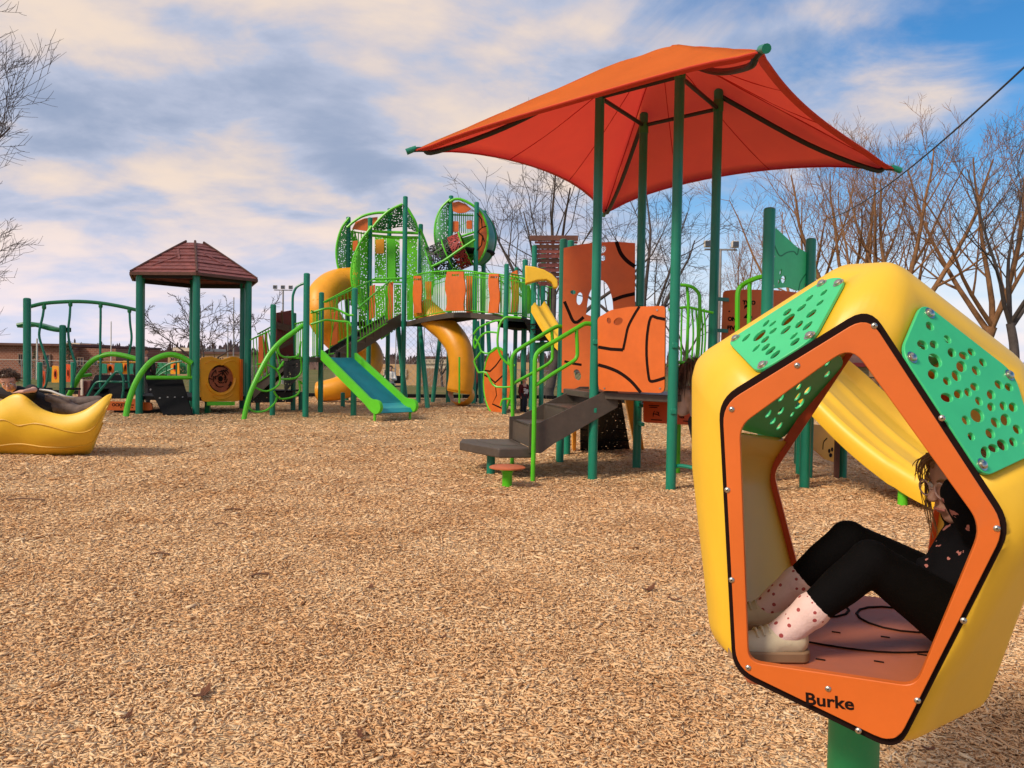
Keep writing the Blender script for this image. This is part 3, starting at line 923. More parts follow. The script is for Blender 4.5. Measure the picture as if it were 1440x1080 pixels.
for e in edges:
    inn = [p.lerp(PEAK, .035) - V((0, 0, .008)) for p in e]
    hem.loft([[p - V((0, 0, .006)) for p in e], [p - V((0, 0, .004)) for p in inn]])
    hem.tube([p - V((0, 0, .003)) for p in e], .012, 5)
ho = hem.build('hem', HEM, t)
for c in cor:                                   # seams along the hips
    pts = []
    for k in range(13):
        q = k / 12; p = c.lerp(PEAK, q); p.z = ZC + rise(q) - .015; pts.append(p)
    MB().tube(pts, .008, 5).build('seam', HEM, t)
for i in range(4):
    for u in (.34, .66):
        a, b = cor[i], cor[(i + 1) % 4]; inn = (CC3 - (a + b) / 2).normalized(); s = 4 * u * (1 - u)
        e = a.lerp(b, u) + inn * (.36 * s) + V((0, 0, .22 * s)); pts = []
        for k in range(13):
            q = k / 12; p = e.lerp(PEAK, q)
            p.z = e.z * (1 - q) + ZC * q + rise(q) - .10 * s * math.sin(math.pi * min(1, q * 1.1)) * (1 - q) - .004; pts.append(p)
        MB().tube(pts[:11], .006, 5).build('panel_seam', HEM, t)
for q in (pA, pB, pC, pD):
    # each post rises to just under its hip of the cloth
    rr = (V((q.x, q.y, 0)) - V((CC3.x, CC3.y, 0))).length / (V((cor[0].x, cor[0].y, 0)) - V((CC3.x, CC3.y, 0))).length
    zt = ZC + rise(1 - rr) - .06
    p = MB().lathe([(.062, -.15), (.062, zt - .02), (.045, zt)], (q.x, q.y, 0), 18).build('post', TEAL, t)
    # clamp collar, bolt heads
    MB().lathe([(.066, zt - .30), (.070, zt - .29), (.070, zt - .16), (.066, zt - .15)], (q.x, q.y, 0), 18).build('collar', GREEN, t)
    out = min(cor, key=lambda c: (V((c.x, c.y)) - V((q.x, q.y))).length)
    tip = out + (out - CC3).normalized() * .05
    a_ = V((q.x, q.y, zt - .08))
    d = (tip - a_)
    MB().tube(catmull([a_, a_ + d * .5 - V((0, 0, .16)), a_ + d * .86 - V((0, 0, .14)), a_ + d * .93 - V((0, 0, .05)), tip + V((0, 0, .01))], 5), .034, 8).build('arm', ARMG, t)
    MB().tube([tip - d.normalized() * .09, tip + d.normalized() * .05], [.036, .042], 12).build('corner_cap', TEAL, t)
pk = MB()
for a_, b_ in ((pA, pB), (pB, pD), (pD, pC), (pC, pA)):
    pk.tube([V((a_.x, a_.y, 5.00)), V((b_.x, b_.y, 5.00))], .028, 8)
pk.build('top_frame', ARMG, t)

# ================================================================ front climbing tower
DECK = 1.14
p784 = G(787, 650)
t = thing('climbing_tower', 'orange panelled climbing tower standing under the shade canopy', 'play tower', (pC.x, pC.y, 0))
post(t, 787, 650, 336, .060)
q795 = post(t, 797, 640, 338, .058)
# square platform between the posts
dk = [V((p.x, p.y, DECK)) for p in (pA, pB, pD, pC)]
cen = sum(dk, V()) / 4
dk = [cen + (p - cen) * .93 for p in dk]
MB().slab(dk, (0, 0, -.09)).build('deck', BROWN, t, bevel=.01)
dk2 = [V((p784.x + .02, p784.y - .25, DECK - .004)), V((pA.x - .05, pA.y + .1, DECK - .004)), V((pC.x - .1, pC.y - .05, DECK - .004)), V((q795.x, q795.y, DECK - .004))]
MB().slab(dk2, (0, 0, -.09)).build('landing', BROWN, t, bevel=.01)
def groove(cv, O, eu, ev, n, pxpts, wdt, name, t, mt=BLACKG, side=-1, th=.02, k=5, smooth=True):
    """routed line laid into the board's face"""
    pts = catmull([O + eu * cv(p)[0] + ev * cv(p)[1] + n * side * (th / 2 + .001) for p in pxpts], k) if smooth else [O + eu * cv(p)[0] + ev * cv(p)[1] + n * side * (th / 2 + .001) for p in pxpts]
    mb = MB(); L_, R_ = [], []
    for i, p in enumerate(pts):
        d = (pts[min(i + 1, len(pts) - 1)] - pts[max(i - 1, 0)]).normalized()
        s = n.cross(d) * wdt / 2
        L_.append(p + s); R_.append(p - s)
    th_ = n * side * .003
    mb.loft([L_, [p + th_ for p in L_], [p + th_ for p in R_], R_], flip=side < 0)
    return mb.build(name, mt, t, smooth=False)
def camside(n, p):
    return 1 if (CAM - p).dot(n) > 0 else -1
# tall back board with the arch cut out
ol = [(793, 349), (815, 344), (840, 341), (868, 340), (893, 342), (893, 553), (790, 552), (791, 450)]
arch = catmull([(824, 442), (828, 415), (836, 400), (846, 394), (855, 402), (861, 420), (863, 440)], 4)
arch = [(p.x, p.y) for p in [V((a[0], a[1], 0)) for a in arch]] + [(850, 446), (836, 446)]
hl = [[tuple(p) for p in ell(815, 420, 4.5, 9, .1)], [tuple(p) for p in ell(806, 411, 4, 3, .2)], [tuple(p) for p in ell(812, 527, 5, 8, -.3)], [tuple(p) for p in ell(848, 351, 4, 6, .4, 10)], [tuple(p) for p in ell(848, 363, 4, 4, .2, 10)]]
mb, cv, O, eu, ev, n = pxpanel(p784 + V((.02, -.12, 0)), pC + V((0, -.075, 0)), ol, [arch] + hl, .022)
mb.build('tall_board', ORANGE, t)
sd_ = camside(n, O)
for ln, wd in (([(867, 340), (873, 356), (882, 367), (893, 375)], .055), ([(862, 422), (876, 417), (893, 413)], .05), ([(794, 424), (800, 438), (806, 451), (812, 453), (821, 446)], .045), ([(794, 508), (806, 511), (818, 513)], .035)):
    groove(cv, O, eu, ev, n, ln, wd, 'groove', t, side=sd_, th=.022)
# near board between the two front posts
ol = [(842, 446), (856, 438), (872, 433), (890, 431), (935, 430)]
ol2 = roundpoly([(841, 447), (860, 436), (885, 431.5), (936, 430), (935, 553), (842, 549)], [4, 2, 2, 6, 9, 9])
hl = [[tuple(p) for p in ell(870, 452, 7, 5, -.5)], [tuple(p) for p in ell(857, 451, 3.0, 4.5, -.2)]]
mb, cv, O, eu, ev, n = pxpanel(pA + V((.03, -.075, 0)), pB + V((-.03, -.04, 0)), [tuple(p) for p in ol2], hl, .022)
mb.build('near_board', ORANGE, t)
sd_ = camside(n, O)
groove(cv, O, eu, ev, n, [(900, 431), (892, 444), (884, 460), (880, 478), (877, 492)], .035, 'groove', t, side=sd_, th=.022)
groove(cv, O, eu, ev, n, [(842, 488), (860, 491), (877, 492)], .04, 'groove', t, side=sd_, th=.022, smooth=False)
groove(cv, O, eu, ev, n, [(842, 513), (856, 517), (872, 524), (888, 536), (902, 552)], .042, 'groove', t, side=sd_, th=.022)
groove(cv, O, eu, ev, n, [(936, 449), (925, 447), (916, 446), (911, 470), (910, 500), (913, 530), (916, 536), (924, 535), (936, 531)], .036, 'groove', t, side=sd_, th=.022, k=3)
for px, py in ((851, 546), (929, 546), (925, 436)):
    q = O + eu * cv((px, py))[0] + ev * cv((px, py))[1] + n * sd_ * .012
    MB().cyl(q, q + n * sd_ * .008, .012, 8).build('bolt', BOLT, t)
for (p, z) in ((pA, .9), (pA, 1.8), (pB, .95), (pB, 1.75), (pC, 1.9), (pC, 2.4)):
    MB().box((p.x, p.y - .055, z), (.07, .06, .07)).build('clamp', TEAL, t, bevel=.01)
# perforated climbing ramp down the far side, with yellow cheeks
PERF_B = perforated('black_perforated_rubber', (.014, .014, .015), 26, .26, .5)
a0, a1, b0, b1 = W(816, 548, 11.9), W(872, 548, 11.9), W(816, 636, 13.3), W(886, 634, 13.6)
for p in (b0, b1): p.z = .02
for p in (a0, a1): p.z = DECK - .05
MB().slab([a0, a1, b1, b0], (0, .03, -.03)).build('ramp', PERF_B, t)
for f in (.22, .42, .62, .82):
    l, r_ = a0.lerp(b0, f), a1.lerp(b1, f)
    MB().tube([l + V((0, -.02, .0)), r_ + V((0, -.02, .0))], .012, 6).build('cleat', BLACKR, t)
for (s, e, wx) in ((a0, b0, -1), (a1, b1, 1)):
    o_ = V((wx * .05, 0, 0))
    MB().slab([s + o_ + V((0, -.10, .0)), s + o_ + V((0, .55, .30)), e + o_ + V((wx * .03, .12, .05)), e + o_ + V((wx * .03, -.08, 0))], V((wx * (.16 if wx > 0 else .06), 0, 0))).build('cheek', AMBER, t, bevel=.012)
# bright green bar loops at the open side
def loop(t, pts, r, name, mt=LIME, k=4, n=8):
    return MB().tube(catmull(pts, k), r, n).build(name, mt, t)
def bars(t, pxs, D, r=.021, name='rail', mt=LIME, k=4):
    return loop(t, [W(x, y, D if not isinstance(D, (list, tuple)) else D[i]) for i, (x, y) in enumerate(pxs)], r, name, mt, k)
bars(t, [(948, 401), (962, 401), (974, 404), (982, 412), (984, 424), (983, 470), (981, 498), (976, 506), (966, 510), (950, 509)], 9.75, .022, 'hand_loop')
bars(t, [(966, 402), (968, 430), (967, 470), (966, 508)], 9.80, .020, 'hand_loop_bar')
bars(t, [(940, 436), (965, 432), (985, 436), (1003, 440)], 10.3, .018, 'top_rail')
for px in (959, 973, 979, 986, 990):
    bars(t, [(px, 434), (px + (2 if px > 970 else -1), 470), (px - 1, 514)], 10.3 + (px % 3) * .1, .013, 'baluster')
bars(t, [(938, 514), (965, 516), (1003, 512)], 10.3, .016, 'bottom_rail')
bars(t, [(945, 657), (957, 655), (970, 657), (985, 660)], [9.5, 9.4, 9.3, 9.2], .024, 'foot_rung', TEAL)
bars(t, [(842, 436), (840, 470), (838, 510), (839, 545)], 10.35, .016, 'grab_bar')

# ================================================================ entry steps with two hand rails
def lerp3(a, b, f): return a + (b - a) * f
t = thing('entry_steps', 'brown steps with two lime green hand rails and a low transfer bench', 'steps', W(720, 640, 10.6) * 1)
BASE[t.name] = V((W(720, 640, 10.6).x, 10.6, 0)); t.location = BASE[t.name]
near0, far0 = V((.255, 10.02, 0)), V((.0, 11.25, 0))      # near and far edge lines
dx = V((.985, .17, 0))                                   # climbing direction
z1, z2, z3 = .69, .925, DECK + .005
def P(near, run, z):
    b = near0 if near else far0
    return V((b.x + dx.x * run, b.y + dx.y * run, z))
# bench (transfer platform): five sided with a chamfered left end
be = [P(1, .02, .40), P(0, .02, .40), P(0, -.72, .40), P(0, -.80, .40).lerp(P(1, -.80, .40), .28), P(1, -.42, .40)]
MB().slab(be, (0, 0, -.125)).build('bench', BROWN, t, bevel=.018, bseg=3)
MB().slab([P(1, -.10, .402).lerp(P(0, -.10, .402), .25), P(0, -.10, .402).lerp(P(1, -.1, .402), .2), P(0, -.55, .402).lerp(P(1, -.55, .402), .25), P(1, -.38, .402).lerp(P(0, -.38, .402), .35)], (0, 0, .003)).build('bench_tread', M('worn_brown', (.10, .082, .066), .55, .3, 12, dirt=.4), t, smooth=False)
g = V((W(690, 668, 10.55).x, 10.55, 0))
MB().cyl((g.x, g.y, -.1), (g.x, g.y, .29), .058, 16).build('bench_leg', TEAL, t)
# stepped box: closed risers, deep side stringers
run1, run2, run3 = .02, .48, .94
for i, (ra, rb, z, zb) in enumerate(((run1, run2 + .02, z1, .40), (run2, run3 + .02, z2, z1 - .02), (run3, run3 + .10, z3, z2 - .02))):
    MB().slab([P(1, ra, zb), P(0, ra, zb), P(0, ra, z), P(1, ra, z)], dx * .02).build('riser', BROWN, t, smooth=False)
    MB().slab([P(1, ra, z), P(0, ra, z), P(0, rb, z), P(1, rb, z)], (0, 0, -.03)).build('tread', BROWN, t, bevel=.006)
for s in (1, 0):
    o_ = V((-.2, .98, 0)) * (-.02 if s else .0)
    MB().slab([P(s, -.03, .34) + o_, P(s, -.03, z1 + .035) + o_, P(s, .12, z1 + .05) + o_, P(s, 1.02, z3 + .03) + o_, P(s, 1.16, z3 + .03) + o_, P(s, 1.16, z3 - .20) + o_, P(s, .30, .46) + o_, P(s, .14, .34) + o_], V((-.2, .98, 0)) * .02).build('stringer', BROWN, t, bevel=.004)
# hand rails
for s, pts, lower, foot, D0, D1 in ((1, [(749, 676), (751, 600), (752, 520), (753, 503), (757, 495), (766, 488), (790, 474), (817, 458), (824, 455), (834, 456)], [(751, 543), (756, 540), (780, 524), (806, 508), (811, 502), (812, 494), (811, 470), (811, 462)], None, 9.92, 10.25),
                                   (0, [(720, 652), (721, 590), (720, 520), (720, 505), (724, 496), (733, 489), (757, 474), (779, 461), (786, 459), (793, 460)], [(721, 540), (726, 537), (748, 525), (769, 513), (776, 506), (777, 498), (777, 480), (776, 465)], None, 11.45, 11.75)):
    x0, x1 = pts[0][0], pts[-1][0]
    f = lambda x: D0 + (D1 - D0) * max(0, min(1, (x - x0) / (x1 - x0)))
    w1 = [W(x, y, f(x)) for x, y in pts]; w1[0].z = -.1
    MB().tube(catmull(w1, 4), .030, 9).build('hand_rail', LIME, t)
    MB().tube(catmull([W(x, y, f(x)) for x, y in lower], 4), .025, 9).build('lower_rail', LIME, t)
# small round stepping seat
g = G(713, 683)
t = thing('stepping_pod', 'small round orange stepping seat on a lime green stem', 'stepping seat', g)
MB().lathe([(.062, -.1), (.062, .15), (.075, .18), (.13, .205), (.14, .212)], g, 16).build('stem', LIME, t)
MB().lathe([(.21, .214), (.222, .220), (.222, .232), (.20, .242), (.05, .246), (.01, .246)], g, 24).build('seat', M('terracotta_seat', (.50, .13, .045), .5, .2, 8, dirt=.3), t)

# ================================================================ printed boards behind the tower
def text(body, size, O, eu, ev, n, parent, mt=BLACKG, name='lettering', thick=.002, bold=0, align='LEFT', sx=1.0):
    cu = bpy.data.curves.new('lettering', 'FONT'); cu.body = body; cu.size = size; cu.extrude = thick; cu.resolution_u = 3
    cu.align_x = align; cu.offset = bold
    ob = bpy.data.objects.new('tmp_text', cu); COL.objects.link(ob)
    me = bpy.data.meshes.new_from_object(ob.evaluated_get(bpy.context.evaluated_depsgraph_get()))
    bpy.data.objects.remove(ob); bpy.data.curves.remove(cu)
    me.name = name
    off = base(parent)
    for v in me.vertices:
        c = v.co
        v.co = O + eu * (c.x * sx) + ev * c.y + n * c.z - off
    me.materials.clear()
    return link(name, me, mt, parent)
t = thing('learning_board', 'orange board printed with the numbers ONE and TWO', 'play panel', (pD.x + .3, pD.y, 0))
An, Bn = V((W(1018, 440, 10.75).x, 10.75, 0)), V((W(1132, 440, 10.9).x, 10.9, 0))
ol = [tuple(p) for p in roundpoly([(1017, 409), (1040, 407), (1090, 408), (1128, 412), (1130, 540), (1012, 540)], [5, 2, 2, 5, 5, 5])]
mb, cv, O, eu, ev, n = pxpanel(An, Bn, ol, [], .022)
mb.build('board', ORANGE, t)
sd_ = camside(n, O); nn = n * sd_
def onb(px, py): return O + eu * cv((px, py))[0] + ev * cv((px, py))[1] + nn * .013
for body, px, py, s in (('1', 1027, 447, .33), ('ONE', 1023, 449.5, .075), ('2', 1045, 447, .26), ('TWO', 1044, 428, .075), ('FIVE', 1022, 464, .085), ('5', 1024, 490, .28), ('6', 1046, 490, .28), ('SIX', 1046, 464, .085)):
    q = onb(px, py)
    if body == 'ONE': q = onb(1023, 451)
    text(body, s, q, eu, ev, nn, t, bold=.004)
for px, py in ((1025, 438),):
    q = onb(px, py); MB().cyl(q - nn * .002, q + nn * .003, .012, 10).build('print_dot', BLACKG, t)
for z in (2.43, 2.0):
    MB().beam((pD.x, pD.y, z), (An.x + .05, An.y, z), .04, .05).build('bracket', TEAL, t)
MB().cyl((Bn.x, Bn.y + .06, -.1), (Bn.x, Bn.y + .06, 2.5), .05, 12).build('post', TEAL, t)

t = thing('story_board', 'low red orange board with small black drawings beneath the tower', 'play panel', (pB.x, 10.6, 0))
Ai, Bi = V((W(893, 580, 11.0).x, 11.0, 0)), V((W(976, 580, 10.45).x, 10.45, 0))
ol = [tuple(p) for p in roundpoly([(905, 561), (930, 556), (975, 560), (977, 598), (905, 594)], [3, 3, 3, 4, 4])]
mb, cv, O, eu, ev, n = pxpanel(Ai, Bi, ol, [], .02)
mb.build('board', ORANGER, t)
sd_ = camside(n, O); nn = n * sd_
rg = random.Random(4)
for cx, cy in ((923, 583), (957, 586)):           # scribble-like little animals
    mb = MB()
    for i in range(5):
        q = onb(cx + rg.uniform(-5, 5), cy + rg.uniform(-4, 3))
        r_ = onb(cx + rg.uniform(-7, 7), cy + rg.uniform(-6, 4))
        mb.tube([q, (q + r_) / 2 + ev * .01, r_], [.004, .008, .003], 5)
    mb.build('drawing', BLACKG, t)
for cx, cy, w_ in ((916, 590, .17), (961, 592, .1), (913, 570, .16), (914, 572.5, .12)):
    q = onb(cx, cy); MB().box(q + eu * w_ / 2, (w_, .004, .012), ax=(eu, nn, ev)).build('print_line', BLACKG, t)
q = onb(930, 565); text('BU', .09, q, eu, ev, nn, t, bold=.002)
for z in (.93, .66):
    MB().beam((pC.x, pC.y, z), (Ai.x + .12, Ai.y, z), .04, .05).build('bracket', TEAL, t)
g = W(954, 606, 10.9); MB().cyl((g.x, g.y, -.1), (g.x, g.y, .75), .035, 10).build('leg', LIME, t)

# ================================================================ leaf panel tower
t = thing('leaf_panel_tower', 'two green posts holding a mint green leaf shaped panel', 'play tower', V((3.3, 9.5, 0)))
p1 = post(t, 1072, 694, 292, .069); p2 = post(t, 1131, 687, 335, .062)
ol = [tuple(p) for p in roundpoly([(1086, 317), (1120, 348), (1146, 362), (1147, 392), (1123, 410), (1108, 404), (1084, 406)], [2, 5, 4, 4, 6, 3, 3])]
hl = [[tuple(p) for p in ell(1101, 393, 3.6, 5.5, .1)], [tuple(p) for p in ell(1097, 383, 1.5, 4.5, .15, 10)], [tuple(p) for p in ell(1094.5, 396, 1.5, 3.5, .2, 10)], [tuple(p) for p in ell(1133, 400, 2.5, 3.2, .3, 10)], [tuple(p) for p in ell(1138, 396, 1.5, 2.6, .3, 10)]]
mb, cv, O, eu, ev, n = pxpanel(p1, p2, ol, hl, .022, push=-.03)
mb.build('leaf_panel', MINT, t)
sd_ = camside(n, O)
for ln in ([(1085, 336), (1090, 350), (1096, 360), (1106, 355), (1115, 354), (1120, 358), (1122, 349)], [(1147, 377), (1138, 378), (1130, 388), (1124, 398), (1122, 409)]):
    groove(cv, O, eu, ev, n, ln, .014, 'groove', t, GREEN, side=sd_, th=.022)
for px, py in ((1088, 321), (1087, 361), (1086, 402), (1146, 366)):
    q = O + eu * cv((px, py))[0] + ev * cv((px, py))[1] + n * sd_ * .012
    MB().cyl(q, q + n * sd_ * .01, .012, 8).build('bolt', BOLT, t)
bars(t, [(1037, 500), (1037, 430), (1038, 410), (1043, 402), (1052, 396), (1064, 391), (1076, 388)], [9.55, 9.5, 9.5, 9.5, 9.4, 9.3, 9.2], .030, 'hand_rail')
bars(t, [(1054, 396), (1054, 430), (1052, 500)], 9.4, .026, 'hand_rail_bar')
MB().slab([V((p1.x, p1.y, 1.78)), V((p2.x, p2.y, 1.78)), V((p2.x + .4, p2.y + .95, 1.78)), V((p1.x + .4, p1.y + 1.0, 1.78))], (0, 0, -.08)).build('deck', BROWN, t, bevel=.01)
for dx_, dy_ in ((.42, .98),):
    for p in (p1, p2):
        MB().cyl((p.x + dx_, p.y + dy_, -.1), (p.x + dx_, p.y + dy_, 2.2), .058, 14).build('post', TEAL, t)
# little ground level boards seen through the pod
t = thing('ground_board', 'small yellow ground level board with black lines behind the pod', 'play panel', W(1160, 640, 11.2) * 1)
BASE[t.name] = V((W(1160, 640, 11.2).x, 11.2, 0)); t.location = BASE[t.name]
mb, cv, O, eu, ev, n = pxpanel(W(1140, 640, 10.9), W(1182, 640, 11.6), [(1140, 596), (1176, 600), (1174, 650), (1160, 646), (1140, 628)], [], .02)
mb.build('board', AMBER, t)
sd_ = camside(n, O)
groove(cv, O, eu, ev, n, [(1162, 616), (1157, 622), (1156, 632)], .02, 'groove', t, side=sd_)
for e in (ell(1165, 634, 1.6, 3), ell(1169, 632, 1.6, 3), ell(1167, 640, 2.2, 3)):
    q = [O + eu * cv(p)[0] + ev * cv(p)[1] + n * sd_ * .011 for p in [tuple(x) for x in e]]
    MB().slab(q, n * sd_ * .003).build('print_dot', BLACKG, t, smooth=False)
g = G(1184, 671); MB().cyl((g.x, g.y, -.1), (g.x, g.y, 1.2), .06, 12).build('post', TEAL, t)
g = G(1176, 672); MB().box((g.x, g.y, .45), (.06, .05, 1.1)).build('stake', ROOFB, t)
g = G(1137, 686); MB().box((g.x + .05, g.y + .25, .55), (.10, .04, 1.15)).build('side_board', ORANGE, t, bevel=.008)
g = G(1122, 654); MB().cyl((g.x, g.y, -.1), (g.x, g.y, 1.4), .06, 12).build('post', TEAL, t)

# ================================================================ wide wavy yellow slide
t = thing('wave_slide', 'wide yellow moulded slide seen through the opening of the pod', 'slide', V((4.2, 8.6, 0)))
sdn = V((.548, -.836, 0)); acr = V((1.23, .80, 0))
n0 = V((4.11, 8.35, 0))
rows = []
prof = []   # across: near rim, bed with three flutes, far rim
for i in range(41):
    u = i / 40
    edge = min(u, 1 - u)
    h = .055 * math.exp(-((u - .36) / .045) ** 2) + .055 * math.exp(-((u - .66) / .045) ** 2)
    rim = .17 * max(0, 1 - edge / .085) ** .7 if edge < .085 else 0
    prof.append((u, h + rim))
NL = 34
for j in range(NL + 1):
    run = -1.95 + 2.75 * j / NL               # + towards the camera end
    z = .36 - .70 * run if run < -.1 else .36 - .70 * run * math.exp(-0) if run < 0 else .36 * math.exp(-1.9 * run) + .02
    z += .04 * math.sin(run * 3.2) * (1 if run < 0 else .3)
    z = max(z, .14)
    base_ = n0 + sdn * run
    row = [base_ + acr * (-.02) + V((0, 0, z - .10)), base_ + acr * (-.045) + V((0, 0, z + .06)), base_ + acr * (-.025) + V((0, 0, z + .15))]
    row += [base_ + acr * u + V((0, 0, z + h)) for u, h in prof]
    row += [base_ + acr * 1.025 + V((0, 0, z + .15)), base_ + acr * 1.045 + V((0, 0, z + .06)), base_ + acr * 1.02 + V((0, 0, z - .10))]
    row += [base_ + acr * .9 + V((0, 0, z - .05)), base_ + acr * .1 + V((0, 0, z - .05))]
    rows.append(row)
mb = MB().loft(rows, closed=True, flip=True)
nr = len(rows[0])
mb.add(rows[0], [tuple(range(nr))]); mb.add(rows[-1], [tuple(reversed(range(nr)))])
mb.build('chute', YELLOW, t, sharp=50)
g = G(1256, 718) + acr * .12; MB().cyl((g.x, g.y, -.1), (g.x, g.y, .24), .052, 14).build('leg', LIMED, t)
g2 = g + acr * .6; MB().cyl((g2.x, g2.y, -.1), (g2.x, g2.y, .24), .052, 14).build('leg', LIMED, t)
# ================================================================ bodies: merged limbs grown into one surface
def blob(parts, voxel=.008, smooth=6, sub=0):
    mb = MB()
    for p in parts:
        if p[0] == 'cap':
            _, a, b, ra, rb = p
            a, b = V(a), V(b)
            d = b - a; L = max(d.length, 1e-4); k = 5
            pts, rs = [], []
            t_ = d.normalized() if d.length > 1e-6 else V((0, 0, 1))
            for i in range(4):
                q = math.pi / 2 * i / 4; pts.append(a - t_ * ra * math.cos(q)); rs.append(max(1e-4, ra * math.sin(q)))
            for i in range(k):
                f = i / (k - 1); pts.append(a + d * f); rs.append(ra + (rb - ra) * f)
            for i in range(1, 5):
                q = math.pi / 2 * i / 4; pts.append(b + t_ * rb * math.sin(q)); rs.append(max(1e-4, rb * math.cos(q)))
            mb.tube(pts, rs, 12)
        else:
            _, c, r3, rot = p[0], V(p[1]), p[2], (p[3] if len(p) > 3 else None)
            s = MB().sphere((0, 0, 0), 1, 16, 10, r3)
            vs = [V(x) for x in s.v]
            if rot is not None: vs = [rot @ x for x in vs]
            mb.add([x + c for x in vs], s.f)
    me = mb.mesh('blob')
    o = bpy.data.objects.new('tmp_blob', me); COL.objects.link(o)
    r = o.modifiers.new('r', 'REMESH'); r.mode = 'VOXEL'; r.voxel_size = voxel; r.use_smooth_shade = True
    if smooth:
        s = o.modifiers.new('s', 'SMOOTH'); s.factor = .5; s.iterations = smooth
    out = bpy.data.meshes.new_from_object(o.evaluated_get(bpy.context.evaluated_depsgraph_get()))
    bpy.data.objects.remove(o); bpy.data.meshes.remove(me)
    out.polygons.foreach_set('use_smooth', [True] * len(out.polygons))
    return out
def body_part(name, parts, mat, parent, voxel=.008, smooth=6, kind=None):
    me = blob(parts, voxel, smooth)
    me.name = name
    off = base(parent)
    me.transform(Matrix.Translation(-off))
    me.materials.clear()
    return link(name, me, mat, parent, kind=kind)
def hand(c, along, palm_n, L, curl=.5, spread=.5, side=1):
    """palm + five unequal bent fingers as capsules"""
    u = V(along).normalized(); n = V(palm_n).normalized(); s = n.cross(u).normalized() * side
    c = V(c); out = [('cap', c + s * L * .12, c + u * L * .42 + s * L * .15, L * .13, L * .13), ('cap', c - s * L * .12, c + u * L * .42 - s * L * .15, L * .13, L * .12), ('cap', c, c + u * L * .42, L * .14, L * .14)]
    for k, (o_, ln) in enumerate(((.24, .40), (.08, .47), (-.08, .44), (-.23, .34))):
        p = c + u * L * .46 + s * L * o_
        for j, (f, cu) in enumerate(((.45, .25), (.32, .75), (.23, 1.25))):
            d = (u * math.cos(cu * curl) - n * -1 * 0 + n * math.sin(cu * curl) * -1 + s * o_ * spread * .5).normalized()
            q = p + d * L * ln * f; r = L * (.062 - .008 * j)
            out.append(('cap', p, q, r, r * .9)); p = q
    p = c + s * L * .16 + u * L * .08
    for j, f in enumerate((.22, .18, .13)):
        d = (u * (.7 + .1 * j) + s * (.75 - .25 * j) - n * .25 * curl).normalized()
        q = p + d * L * f; r = L * (.075 - .01 * j); out.append(('cap', p, q, r, r * .9)); p = q
    return out
def head(c, R, face, up, look=None):
    """head of half-height R: cranium, jaw, nose, lips, ears; face = direction it looks"""
    f = V(face).normalized(); u = V(up); u = (u - f * u.dot(f)).normalized(); s = f.cross(u)
    rot = Matrix((s, f, u)).transposed()
    c = V(c)
    def at(x, y, z): return c + s * (x * R) + f * (y * R) + u * (z * R)
    parts = [('ell', at(0, -.10, .22), (R * .76, R * .88, R * .80), rot), ('ell', at(0, .10, -.30), (R * .60, R * .66, R * .62), rot), ('ell', at(0, .40, -.72), (R * .30, R * .26, R * .22), rot),
             ('cap', at(0, .74, .06), at(0, .93, -.20), R * .075, R * .10), ('ell', at(0, .90, -.24), (R * .15, R * .11, R * .08), rot),
             ('ell', at(0, .70, -.47), (R * .22, R * .13, R * .05), rot), ('ell', at(0, .67, -.57), (R * .19, R * .13, R * .06), rot),
             ('ell', at(.30, .50, -.22), (R * .24, R * .22, R * .22), rot), ('ell', at(-.30, .50, -.22), (R * .24, R * .22, R * .22), rot),
             ('ell', at(0, .60, .20), (R * .50, R * .18, R * .10), rot)]
    for sg in (1, -1):
        parts.append(('ell', at(.74 * sg, -.12, -.02), (R * .07, R * .16, R * .24), rot))
    return parts, at, rot
EYEW = M('eye_white', (.75, .72, .68), .2, .02); IRIS = M('dark_iris', (.03, .018, .012), .2, .1); LIPM = M('lips', (.50, .17, .14), .45, .1)
def face_bits(t, at, R, rot, brow=None):
    for sg in (1, -1):
        e = MB().sphere(at(.29 * sg, .66, .02), R * .115, 10, 7).build('eye', EYEW, t)
        MB().sphere(at(.30 * sg, .735, .015), R * .062, 8, 6).build('iris', IRIS, e)
        MB().tube(catmull([at(.14 * sg, .80, .20), at(.30 * sg, .79, .26), at(.46 * sg, .68, .21)], 3), R * .032, 5).build('eyebrow', brow or HAIRB, t)
    MB().tube(catmull([at(-.20, .74, -.52), at(-.07, .815, -.50), at(.07, .815, -.50), at(.20, .74, -.52)], 3), R * .035, 6).build('mouth', LIPM, t)
HAIRB = M('brown_hair', (.075, .036, .018), .45, .35, 14, spec=.5)
HAIRL = M('light_brown_hair', (.34, .18, .08), .40, .3, 14, spec=.5)
